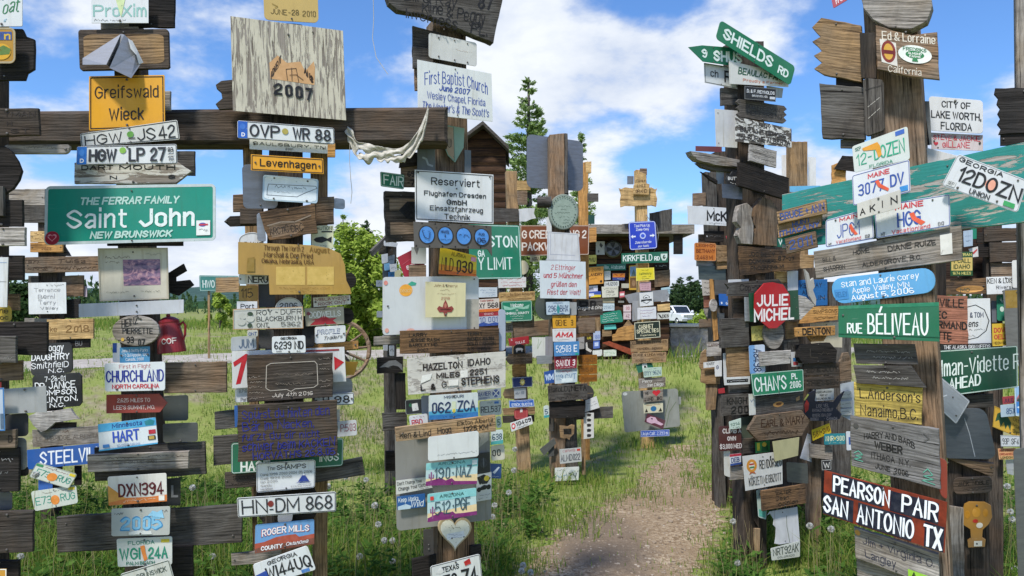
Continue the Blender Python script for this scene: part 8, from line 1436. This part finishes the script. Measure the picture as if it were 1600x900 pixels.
plane(1205, 8.0, 0, .15); post((1196, 300, 1246, 300, 1246, 560, 1198, 560), 'dark', 'wide dark post behind the pair of carved slabs', .15)
# ================================================================== right foreground post (x ~ 1400)
plane(1405, 3.75, -33, .16)
post((1346, -30, 1430, -30, 1486, 900, 1400, 900), 'brown', 'wide brown post on the right carrying the twelve-dozen plates', .16)
S('round_board', 'wooden board', (1342, -22, 1456, -22, 1458, 47, 1344, 47), 4, 'grey', 'big rounded grey slab cropped by the top of the picture', sh=[(.0, .2), (.05, .0), (.95, 0), (1, .45), (.92, .8), (.7, .98), (.4, .95), (.18, .75), (.06, .5)], t=.07)
SG((1296, -16, 1326, -20, 1324, 0, 1302, 13), 1, 'b04a5a', 'small pink sign tip at the top edge with white letters', [('from', .2, .55, .95, .85, 'e8dce0', 'b', -.1)], r=2)
WB((1268, 26, 1346, 34, 1346, 128, 1270, 118), 1, 'tan', 'broad weathered board with a saw-toothed left end', sh=[(0, .18), (.2, .0), (1, .06), (1, 1), (.22, .96), (.03, .88), (.2, .76), (.03, .66), (.2, .56), (0, .42), (.18, .32)], t=.03)
WB((1343, 51, 1368, 51, 1369, 122, 1346, 122), 3, 'dark', 'rough cork-like upright strip left of the almond farm board', gv=True)
WB((1368, 39, 1464, 50, 1468, 124, 1371, 114), 5, 'brown', 'brown curved board with two stickers, one a white oval with a green tree', [('Ed & Lorraine', .1, .1, .97, .28, 'd8d0c0', 'b', -.02), ('California', .18, .82, .72, .96, 'd8d0c0', 'b', .02), ('#p', [(.06, .28), (.33, .33), (.34, .82), (.08, .76)], 'cfcac0', 'crest_sticker'), ('#e', .08, .3, .32, .76, '7a2a20', 'crest_sticker'), ('#e', .12, .36, .28, .7, 'c89a3a', 'crest_sticker'), ('#r', .1, .5, .3, .58, '6a2020', 'crest_sticker'), ('#e', .36, .34, .9, .72, 'dfe2da', 'oval_sticker'), ('FREDRIKS', .44, .39, .82, .47, '2f6f4a', 'b'), ('#e', .48, .46, .78, .62, '2f7a4a', 'tree'), ('ALMOND', .52, .49, .74, .54, 'dfe2da', 'b'), ('FARMS', .54, .555, .72, .6, 'dfe2da', 'b'), ('#p', [(.6, .6), (.66, .6), (.68, .68), (.58, .68)], '2f7a4a', 'tree')], sh=[(0, 0), (.3, .08), (.6, .13), (1, .0), (1, 1), (.6, 1), (.3, .97), (0, .92)])
WB((1280, 130, 1352, 137, 1352, 218, 1285, 216), 1, 'dgrey', 'blank dark grey square board left of the wide brown post', t=.03)
WB((1306, 118, 1348, 122, 1348, 138, 1306, 134), 0, 'char', 'small dark gap board above the blank dark square board'); WB((1313, 218, 1350, 218, 1350, 232, 1313, 231), 0, 'dgrey', 'short grey board end under the blank dark square board')
WB((1348, 122, 1380, 124, 1382, 204, 1352, 214), 4, 'dgrey', 'upright cracked slab with pale crossing cuts and rounded foot', [('#l', [(.2, .5), (.8, .35)], 1, 'a8a298'), ('#l', [(.2, .7), (.8, .55)], 1, 'a8a298'), ('#l', [(.3, .4), (.35, .85)], 1, '2a2622'), ('#l', [(.6, .3), (.65, .8)], 1, '2a2622'), ('#l', [(.1, .2), (.9, .12)], 1, '2a2622')], gv=True, r=6)
WB((1428, 145, 1441, 145, 1452, 226, 1432, 226), -1, 'char', 'black upright board right of the wide brown post', gv=True); MS((1440, 158, 1452, 158, 1456, 226, 1446, 226), -2, 'm:7a7d7a', 'grey-green metal edge left of the white city sign', r=0)
SG((1451, 150, 1536, 157, 1536, 209, 1452, 204), 0, 'dde0e2', 'white city sign with black stencil capitals', [('CITY OF', .24, .1, .78, .3, '22252a', 'b'), ('LAKE WORTH,', .04, .4, .97, .62, '22252a', 'b'), ('FLORIDA', .22, .72, .8, .94, '22252a', 'b')], r=6, off=-.3)
SG((1455, 207, 1536, 211, 1536, 236, 1455, 233), 0, 'd:d6cccd', 'weathered white board with red hand-painted letters', [('STEVE & JACKIE', .04, .1, .95, .42, 'c23a48', 'h'), ('GILLANE', .22, .5, .76, .86, 'c23a48', 'h'), ('#h', .05, .55, .14, .8, 'c23a48', 'red_heart')], off=-.32)
SG((1421, 224, 1512, 234, 1512, 256, 1421, 256), 0, 'd:d8d6d0', 'white plank tapering behind the teal plank', [('NC', .06, .72, .22, .98, '6a6a66', 'b')], sh=[(0, 0), (1, .6), (1, 1), (0, 1)], off=-.1)
S('teal_plank', 'wooden board', (1222, 304, 1610, 220, 1610, 346, 1222, 388), 0, flake('358a82', 'lgrey', .45, (1.0, 5, 6)), 'broad teal plank with flaking paint slanting across the right post', t=.04, nails=((.06, .9), (.7, .1)), grp=CAT['wooden board'])
WB((1213, 331, 1290, 311, 1292, 333, 1216, 350), 3, 'tan', 'upper of the three striped planks painted in blue letters', [('BRUCE + ANN', .06, .2, .97, .78, '2f4a86', 'b')])
WB((1214, 351, 1284, 335, 1283, 354, 1216, 372), 2, 'tan', 'middle of the three striped planks painted in blue letters', [('HUNT', .34, .02, .76, .44, '2f4a86', 'b', -.1), ('ITHACA NY', .04, .52, .96, .95, '2f4a86', 'b')])
WB((1226, 373, 1274, 361, 1277, 386, 1229, 397), 3, 'brown', 'lowest of the three striped planks, painted with a year', [('2011', .12, .18, .88, .8, '2f4a86', 'b')])
LP((1331, 229, 1418, 197, 1422, 249, 1335, 270), 4, 'd2d8d0', 'Florida plate reading 12-DOZEN in green', [('SEP', .05, .1, .16, .24, '2a6a5a', 'b'), ('#r', .78, .04, .94, .18, '3a62b0'), ('12-', .06, .36, .34, .78, '26a07c', 'n'), ('DOZEN', .38, .3, .93, .74, '26a07c', 'n'), ('#p', [(.18, .2), (.46, .16), (.5, .3), (.52, .62), (.46, .7), (.42, .4), (.2, .3)], 'd8962e'), ('FLORIDA', .28, .86, .7, .97, '2a8a6a', 'n')], r=4, nails=())
LP((1331, 274, 1421, 249, 1423, 300, 1333, 322), 6, 'dadde0', 'Maine plate with red lobster, number 3077 DV', [('#b', .8, 1, '4a5a9a'), ('MAINE', .28, .1, .66, .26, 'c03a44', 'b'), ('3077', .1, .36, .56, .74, '33519c', 'n'), ('DV', .66, .32, .9, .7, '33519c', 'n'), ('#p', [(.4, .4), (.46, .36), (.5, .52), (.64, .72), (.62, .8), (.46, .6)], 'd85a3a', 'lobster'), ('#r', .82, .76, .96, .92, '3a8ac8')], r=4, nails=())
LP((1290, 344, 1363, 324, 1366, 373, 1290, 387), 3, 'dadde0', 'Maine plate with red lobster, number starting JPG', [('#b', .8, 1, '4a5a9a'), ('MAINE', .3, .06, .8, .2, 'c03a44', 'b'), ('JPG·1', .24, .3, .72, .76, '33519c', 'n'), ('#p', [(.5, .4), (.55, .36), (.6, .55), (.68, .74), (.62, .76), (.54, .6)], 'd85a3a', 'lobster'), ('Vacationland', .22, .82, .74, .94, 'c03a44', 'b'), ('MY', .06, .86, .13, .95, K, 'n'), ('02', .82, .82, .92, .93, K, 'n')], r=4, nails=((.22, .1),))
LP((1366, 322, 1484, 303, 1485, 353, 1369, 373), 5, 'dadde0', 'Maine plate with red lobster, letters HGG', [('#b', .8, 1, '4a5a9a'), ('MAINE', .28, .06, .66, .24, 'c03a44', 'b'), ('HGG', .3, .32, .62, .78, '33519c', 'n'), ('#p', [(.47, .4), (.53, .38), (.56, .55), (.68, .74), (.62, .82), (.5, .6)], 'd85a3a', 'lobster'), ('Vacationland', .22, .82, .74, .95, 'c03a44', 'b'), ('MY', .07, .84, .13, .95, K, 'n'), ('00', .84, .82, .92, .93, K, 'n')], r=4, nails=((.78, .1),))
SG((1339, 318, 1407, 296, 1408, 324, 1340, 343), 8, 'd:c9c6bc', 'tan-white name plate with spaced black capitals over the Maine plates', [('A', .06, .4, .19, .82, K, 'n'), ('K', .29, .36, .42, .78, K, 'n'), ('I', .57, .3, .6, .72, K, 'n'), ('N', .77, .26, .93, .7, K, 'n')], r=1, nails=((.5, .12), (.5, .9)))
LP((1497, 240, 1606, 282, 1590, 333, 1471, 290), 7, 'd6d9db', 'Georgia plate on the teal plank reading 12DOZN', [('#b', 1, .8, '8a8e90'), ('GEORGIA', .05, .07, .68, .21, '2a2a2c', 'b', 0, -.03), ('12DOZN', .13, .27, .98, .72, '1e1f22', 'n'), ('#e', .5, .34, .64, .66, 'e0a088', 'peach'), ('12DOZN', .13, .27, .98, .72, '1e1f22', 'n'), ('#r', .04, .76, .16, .93, 'c8cac8'), ('SEP', .06, .8, .14, .9, '5a5a5a', 'n'), ('UNION', .35, .78, .62, .94, '2a2a2c', 'b'), ('#r', .8, .78, .94, .92, '3a9a5a')], r=6, nails=((.2, .9), (.72, .88), (.88, .1)))
WB((1271, 393, 1502, 352, 1504, 406, 1275, 435), 4, 'grey', 'long grey plank with scratched writing and a white paper patch under the teal plank', [('BILL &', .06, .3, .16, .46, '2a2724', 'h'), ('SHARRON', .06, .62, .22, .8, '2a2724', 'h'), ('HOME', .28, .2, .4, .36, '2a2724', 'h'), ('DIANE RUIZE', .52, .26, .84, .44, '2a2724', 'h'), ('ALDERGROVE, B.C.', .34, .66, .74, .82, '2a2724', 'h'), ('#r', .865, .18, .94, .78, 'd2d0c8', 'paper_patch')], t=.035)
S('capsule_sign', 'sign', (1297, 436, 1459, 417, 1463, 456, 1304, 476), 5, '5aa6d8', 'sky blue capsule-shaped board with white hand lettering', [('Stan and Laurie Corey', .1, .14, .86, .38, 'eef2f4', 'h', 0), ('Apple Valley, MN', .2, .44, .76, .66, 'eef2f4', 'h'), ('August 5, 2006', .18, .7, .8, .93, 'eef2f4', 'h'), ('#r', .02, .44, .16, .84, '3f84bc'), ('RELEY', .03, .54, .15, .74, '2f6a9c', 'b')], r=18, t=.025)
ST((1310, 478, 1467, 472, 1468, 534, 1310, 527), 7, '116a48', 'large green street sign with tall white capitals', [('#r', 0, .0, 1, .1, '2a7a5a'), ('RUE', .09, .54, .25, .86, 'e4eae6', 'b'), ('BÉLIVEAU', .3, .26, .9, .86, 'e4eae6', 'B'), ('#r', 0, .88, 1, .9, '0d4f36')], r=1, nails=((.57, .93), (.05, .3)))
WB((1333, 537, 1440, 538, 1434, 570, 1336, 568), 4, 'dgrey', 'dark grey board with a slanting right end, upper of two', [('#s', .2, .3, .85, .45, '9a9690'), ('#s', .3, .6, .9, .75, '9a9690')], sh='slant', t=.03); WB((1333, 571, 1434, 572, 1447, 606, 1337, 599), 5, 'dgrey', 'dark grey board with a slanting right end, lower of two', [('#s', .2, .25, .7, .4, 'a8a49e'), ('#s', .25, .55, .8, .7, 'a8a49e')], sh='slant', t=.03)
WB((1334, 597, 1441, 606, 1440, 664, 1337, 655), 4, 'yellowed', 'yellowed board with two lines of black blackletter', [("L.Anderson's", .08, .14, .98, .42, '1c1712', 'b'), ('Nanaimo,B.C.', .08, .58, .95, .88, '1c1712', 'b')])
WB((1328, 650, 1466, 671, 1470, 765, 1330, 728), 6, 'silver', 'dark silvery board with strong wavy grain and two small green trees', [('HARRY AND BARB', .16, .2, .74, .32, '100e0d', 'n', 0, .1), ('WEBER', .28, .4, .6, .55, '100e0d', 'b'), ('ITHACA  N.Y.', .24, .62, .68, .74, '100e0d', 'n'), ('JUNE  2006', .28, .82, .66, .92, '1c1a18', 'n'), ('#l', [(.04, .72), (.09, .66), (.14, .72), (.05, .77), (.13, .78), (.04, .84), (.14, .85)], 1.4, '5fa08a'), ('#l', [(.82, .78), (.87, .7), (.92, .79), (.82, .84), (.93, .86), (.8, .92), (.94, .94)], 1.4, '5fa08a'), ('#e', .04, .12, .1, .22, '4a4844'), ('#l', [(.84, .1), (.9, .18), (.84, .24)], 1, '4a4844')], t=.035)
SG((1288, 735, 1480, 785, 1476, 864, 1286, 803), 8, 'r:7a3422', 'rusty brown sign with tall white letters on dark patches', [('#r', .07, .02, .5, .46, '14182a', 'dark_patch'), ('#r', .56, .06, .94, .48, '14182a', 'dark_patch'), ('#r', .0, .5, .26, .98, '14182a', 'dark_patch'), ('#r', .3, .5, .74, .98, '14182a', 'dark_patch'), ('#r', .84, .5, .99, 1, '14182a', 'dark_patch'), ('PEARSON', .08, .05, .56, .42, 'e8ecf2', 'B'), ('PAIR', .65, .06, .94, .44, 'e8ecf2', 'B'), ('SAN', .0, .54, .22, .94, 'e8ecf2', 'B'), ('ANTONIO', .29, .54, .76, .94, 'e8ecf2', 'B'), ('TX', .83, .54, .98, .98, 'e8ecf2', 'B')], t=.01)
WB((1334, 824, 1466, 866, 1468, 920, 1337, 872), 6, 'grey', 'grey-brown board with dark blue handwriting and a green arrow patch', [('Jim + Virginia O.', .1, .2, .95, .44, '1e2238', 'h'), ('Langley', .12, .62, .5, .86, '1e2238', 'h'), ('#r', .64, .74, 1, 1, '8fc03a', 'green_patch'), ('A', .68, .78, .74, .96, K, 'b'), ('#e', .01, .04, .08, .22, 'b8863a')], t=.03)
WB((1338, 868, 1470, 918, 1470, 950, 1340, 920), 4, 'grey', 'lowest grey board on the right post, mostly out of view')
SG((1466, 714, 1480, 720, 1480, 782, 1468, 772), 3, '8a3a28', 'rounded rust-red edge right of the silvery wavy-grained board', r=6)
# ================================================================== boards behind the right post (x ~ 1500)
plane(1520, 4.9, -28, .12)
post((1478, 560, 1540, 566, 1546, 900, 1484, 900), 'dark', 'dark post behind the aluminium plate on the right', .12)
post((1446, 300, 1478, 300, 1478, 640, 1448, 640), 'char', 'black post behind the blue capsule board', .12)
WB((1455, 461, 1512, 463, 1513, 541, 1452, 536), 3, 'red', 'pinkish-red board with black routed capitals', [('BONVILLE', -.28, .06, .9, .24, '1a1412', 'b'), ('QUEBEC', -.5, .32, .45, .48, '1a1412', 'b'), ('NORMAND', -.1, .52, .98, .68, '1a1412', 'b'), ('TTE', .2, .74, .58, .9, '1a1412', 'b')])
SG((1509, 467, 1547, 466, 1549, 536, 1511, 538), 2, 'd9dcde', 'white sign with an oval outline behind the pinkish-red board', [('#l', [(.05 + .0, .18), (.4, .14), (.75, .25), (.93, .5), (.8, .72), (.45, .86), (.02, .9)], 1.2, '2f3336'), ('& TOM', .15, .3, .72, .42, '2a3a5a', 'n'), ('ens', .08, .48, .5, .62, '1c1c1e', 'bi'), ('#s', .1, .66, .75, .7, '5a5a5a'), ('#s', .1, .8, .35, .84, '3a3a3a')], nails=())
SG((1470, 538, 1550, 536, 1550, 546, 1470, 548), 3, '151617', 'black strip with small white capitals above the green road sign', [('THE ALASKA SIGN NEEDS', .06, .2, .97, .8, 'd5d6d6', 'b')])
ST((1450, 549, 1590, 540, 1591, 605, 1450, 623), 4, '0f4a34', 'dark green road sign ending AHEAD with white border', [('#b', .4, 1.6, 'b0c4ba'), ('Deadman-Vidette Rd', -.12, .2, 1.1, .56, 'd6e2dc', 'b', -.02), ('AHEAD', .24, .6, .6, .86, 'd6e2dc', 'b', -.04)], r=4)
S('aluminium_plate', 'metal sheet', (1463, 583, 1516, 627, 1494, 663, 1441, 614), 6, 'a:aeb4bc', 'tilted bare aluminium plate with embossed strokes', [('#l', [(.16, .75), (.16, .35), (.24, .18), (.34, .3), (.34, .5)], 1.4, '8a9098'), ('#l', [(.3, .9), (.48, .4)], 1.6, 'd0d4d8'), ('#b', 1.2, .6, 'd0d4d8')], r=3, nails=((.9, .75), (.62, .3)), grp=CAT['metal sheet'])
MS((1468, 638, 1540, 638, 1558, 718, 1470, 716), 3, 'm:6d737b', 'large scratched dark metal sheet with rounded corners', [('#l', [(.52, .2), (.58, .5), (.62, .95)], 1, 'a0a6ac')], r=14, nails=())
WB((1510, 618, 1552, 615, 1552, 636, 1512, 638), 2, 'dgrey', 'dark grey board end under the dark green road sign')
WB((1476, 714, 1554, 716, 1553, 746, 1478, 730), 2, 'brown', 'split brown log under the scratched metal sheet', sh=[(0, 0), (.5, .2), (1, .3), (.98, 1), (.6, .8), (.3, .5)], t=.06)
WB((1489, 747, 1550, 744, 1551, 770, 1490, 773), 3, 'dark', 'rounded dark board with burnt letters above the yellow cut-out', [('JACK', .12, .22, .42, .52, '120d0a', 'h'), ('NOBLE', .5, .2, .92, .48, '120d0a', 'h'), ('#s', .2, .66, .8, .78, '120d0a')], r=9)
S('cutout_board', 'wooden board', (1502, 785, 1551, 783, 1549, 854, 1504, 856), 4, 'd:a87720', 'yellow animal-shaped wooden cut-out low on the right', [('#e', .35, .12, .62, .34, 'b8842c', 'face'), ('#e', .1, .18, .28, .36, 'b07a20', 'face'), ('#e', .7, .16, .86, .34, 'b07a20', 'face'), ('#e', .36, .38, .54, .46, 'b02a22', 'mouth'), ('#e', .48, .46, .7, .58, 'd8d0c0', 'paw'), ('#r', .4, .86, .68, .98, 'd8d4c4', 'label_plate')], sh='bear', t=.025, grp=CAT['wooden board'])
WB((1478, 789, 1506, 794, 1508, 920, 1478, 920), 4, 'grey', 'upright grey plank with strong dark grain right of the rusty sign', gv=True)
plane(1560, 5.6, -20, .12)
post((1540, 300, 1566, 300, 1568, 760, 1545, 760), 'dark', 'dark post among the plates at the right edge', .12)
WB((1440, 352, 1556, 350, 1556, 440, 1440, 440), -1, 'shed', 'dark brown wall of boards behind the forest-mile sign', t=.05)
WB((1537, 357, 1590, 356, 1592, 376, 1538, 378), 2, 'dark', 'topmost dark square-edged board at the right edge'); WB((1546, 379, 1590, 378, 1590, 409, 1547, 410), 3, 'dark', 'middle dark framed board at the right edge'); WB((1548, 411, 1592, 410, 1592, 432, 1549, 433), 2, 'brown', 'lower dark framed board at the right edge')
WB((1526, 363, 1548, 363, 1548, 380, 1526, 380), 1, 'char', 'black board left of the dark framed boards, upper'); WB((1528, 381, 1548, 381, 1548, 402, 1529, 402), 1, 'char', 'black board left of the dark framed boards, lower')
SG((1505, 361, 1520, 359, 1520, 384, 1506, 386), 3, 'd:9db0c4', 'pale blue note right of the white paper patch', [('#s', .2, .3, .8, .4, '5a6a8a'), ('#s', .2, .6, .8, .7, '5a6a8a')]); ST((1517, 357, 1526, 357, 1526, 373, 1517, 374), 2, '1a7f66', 'small green plate corner right of the pale blue note', r=0)
SG((1513, 389, 1528, 385, 1529, 401, 1520, 402), 2, 'd5d2d0', 'white and red scrap under the pale blue note', [('#p', [(.2, .5), (.9, .2), (.9, .35), (.3, .7)], 'b03a3a')])
ST((1485, 394, 1520, 393, 1520, 431, 1485, 431), 5, '1f4d2c', 'green and yellow sign pointing to Idaho', [('TIE FRAN', .1, .06, .95, .18, 'c8c070', 'b'), ('#r', .04, .24, .98, .78, 'c0a860', 'panel'), ('T CALL', .1, .28, .9, .47, '26401f', 'b'), ('IDAHO', .14, .52, .88, .71, '26401f', 'b'), ('1674 MILES', .1, .83, .92, .95, 'c8c070', 'b')], r=0)
WB((1473, 437, 1541, 434, 1541, 459, 1474, 461), 4, 'burnt', 'scorched board with a fish-shaped pale patch', [('#e', .3, .45, .95, .9, '=orange', 'pale_patch'), ('MO', .4, .6, .62, .85, '3a4a3a', 'n')])
SG((1541, 433, 1602, 431, 1602, 458, 1542, 460), 5, WHITE, 'white name sign with black capitals at the right edge', [('KEN & LOIS KARIE', .02, .08, 1.1, .38, '1e1f22', 'b'), ('Riverside, IA', .25, .52, 1.0, .72, '1e1f22', 'b'), ('90', .4, .8, .56, .98, '1e1f22', 'b')])
SG((1581, 407, 1606, 405, 1606, 449, 1582, 450), 6, 'd:d5d5d0', 'white plate corner with a slot over the white name sign', r=3)
ST((1557, 461, 1573, 460, 1574, 502, 1558, 501), 3, '158062', 'green sign strip with a small white leaf', [('#e', .3, .45, .7, .65, 'c8dcd2', 'leaf'), ('#s', .3, .1, .7, .3, 'b8d0c4')], r=3)
MS((1549, 470, 1558, 470, 1558, 504, 1550, 504), 2, 'd:5a5f6c', 'slate blue strip left of the green sign strip', r=0)
SG((1550, 506, 1576, 505, 1577, 540, 1551, 541), 4, 'd9b52c', 'yellow sign with red capitals beside the silver sign back', [('DOVE', .1, .18, .95, .4, 'b83a3a', 'b'), ('OELD', .1, .48, .95, .7, 'b83a3a', 'b'), ('NEON-SIGN', .06, .8, .98, .92, '4a3a20', 'b')])
MS((1567, 452, 1640, 448, 1640, 566, 1574, 567), 8, 'm:8a8884', 'large silver sign back with a yellow patch at the right edge', [('#r', .04, .02, .35, .26, '8a7030', 'yellow_patch')], r=6, nails=((.3, .05),))
SG((1592, 566, 1606, 565, 1606, 595, 1593, 597), 2, 'd:cfd2c8', 'white sign edge right of the dark green road sign', r=2)
SG((1585, 604, 1610, 602, 1610, 648, 1587, 650), 7, '8fb4d8', 'blue picture plate of a mountain lake', [('#b', .3, .8, 'c8d8e8'), ('#p', [(.1, .4), (.3, .25), (.55, .38), (.9, .3), (.9, .5), (.1, .52)], 'b8707a', 'mountain'), ('#p', [(.1, .5), (.2, .35), (.3, .52)], '2a4a4a', 'pine'), ('#r', .08, .52, .92, .9, '3a7ac0', 'lake'), ('#p', [(.1, .7), (.6, .62), (.9, .75), (.5, .85)], 'c8dcea', 'lake')])
LP((1566, 620, 1585, 618, 1585, 630, 1567, 632), 4, '9a3a42', 'small red-topped plate above the yellow syrup sign', [('JULE', .1, .3, .9, .8, '2a2a44', 'n')], r=1); LP((1563, 633, 1588, 631, 1588, 650, 1564, 652), 5, 'a8bccc', 'small blue-grey plate ending 85X over the yellow syrup sign', [('85X', .35, .3, .95, .8, '2a4a7a', 'n')], r=1)
SG((1554, 634, 1606, 658, 1606, 690, 1551, 667), 3, 'c9a23c', 'yellow maple syrup sign with a dark green leaf mark', [('#p', [(.06, .7), (.1, .3), (.2, .15), (.4, .2), (.52, .45), (.5, .85), (.42, .6), (.36, .85), (.3, .55), (.22, .85), (.16, .55)], '1e4a34', 'leaf'), ('Ottawa', .56, .12, .98, .3, '4a3a16', 'l'), ('Maple', .56, .4, .9, .58, '4a3a16', 'l'), ('Syrup', .56, .68, .9, .86, '4a3a16', 'l'), ('#b', .5, .6, '8a6a20')])
LP((1563, 680, 1596, 681, 1595, 698, 1564, 698), 5, 'c3c9cf', 'small grey-white plate 93P SF4', [('93P', .08, .25, .42, .8, '23272c', 'n'), ('SF4', .52, .25, .9, .8, '23272c', 'n'), ('#b', .3, .5, '5a6068')], r=1)
SG((1559, 701, 1587, 700, 1586, 717, 1561, 718), 4, 'd09a6a', 'small orange card with red capitals', [('GOT PROOF', .06, .08, .95, .3, '8a2a20', 'b'), ('ORDAINED', .06, .42, .9, .62, '8a2a20', 'b'), ('LONDON', .1, .72, .85, .94, '4a5a2a', 'b')])
MS((1571, 719, 1584, 718, 1584, 743, 1574, 740), 3, 'a:b8bcc2', 'crumpled bright metal scrap under the small orange card', r=1)
plane(1600, 3.6, -30, .1)
MS((1583, 702, 1660, 690, 1660, 930, 1592, 930), 2, 'm:77797a', 'tall dull metal sheet at the lower right edge', r=6, nails=())
post((1586, -40, 1640, -40, 1650, 900, 1598, 900), 'grey', 'grey post at the right edge reaching above the picture', .12, off=-.08)
WB((1552, 138, 1650, 136, 1650, 206, 1560, 210), 0, 'char', 'black ridged board with a scalloped left end high at the right edge', sh='sc', off=-.02); WB((1563, 208, 1650, 206, 1650, 225, 1563, 227), 0, 'char', 'narrow black board under the scalloped one at the right edge', off=-.03)
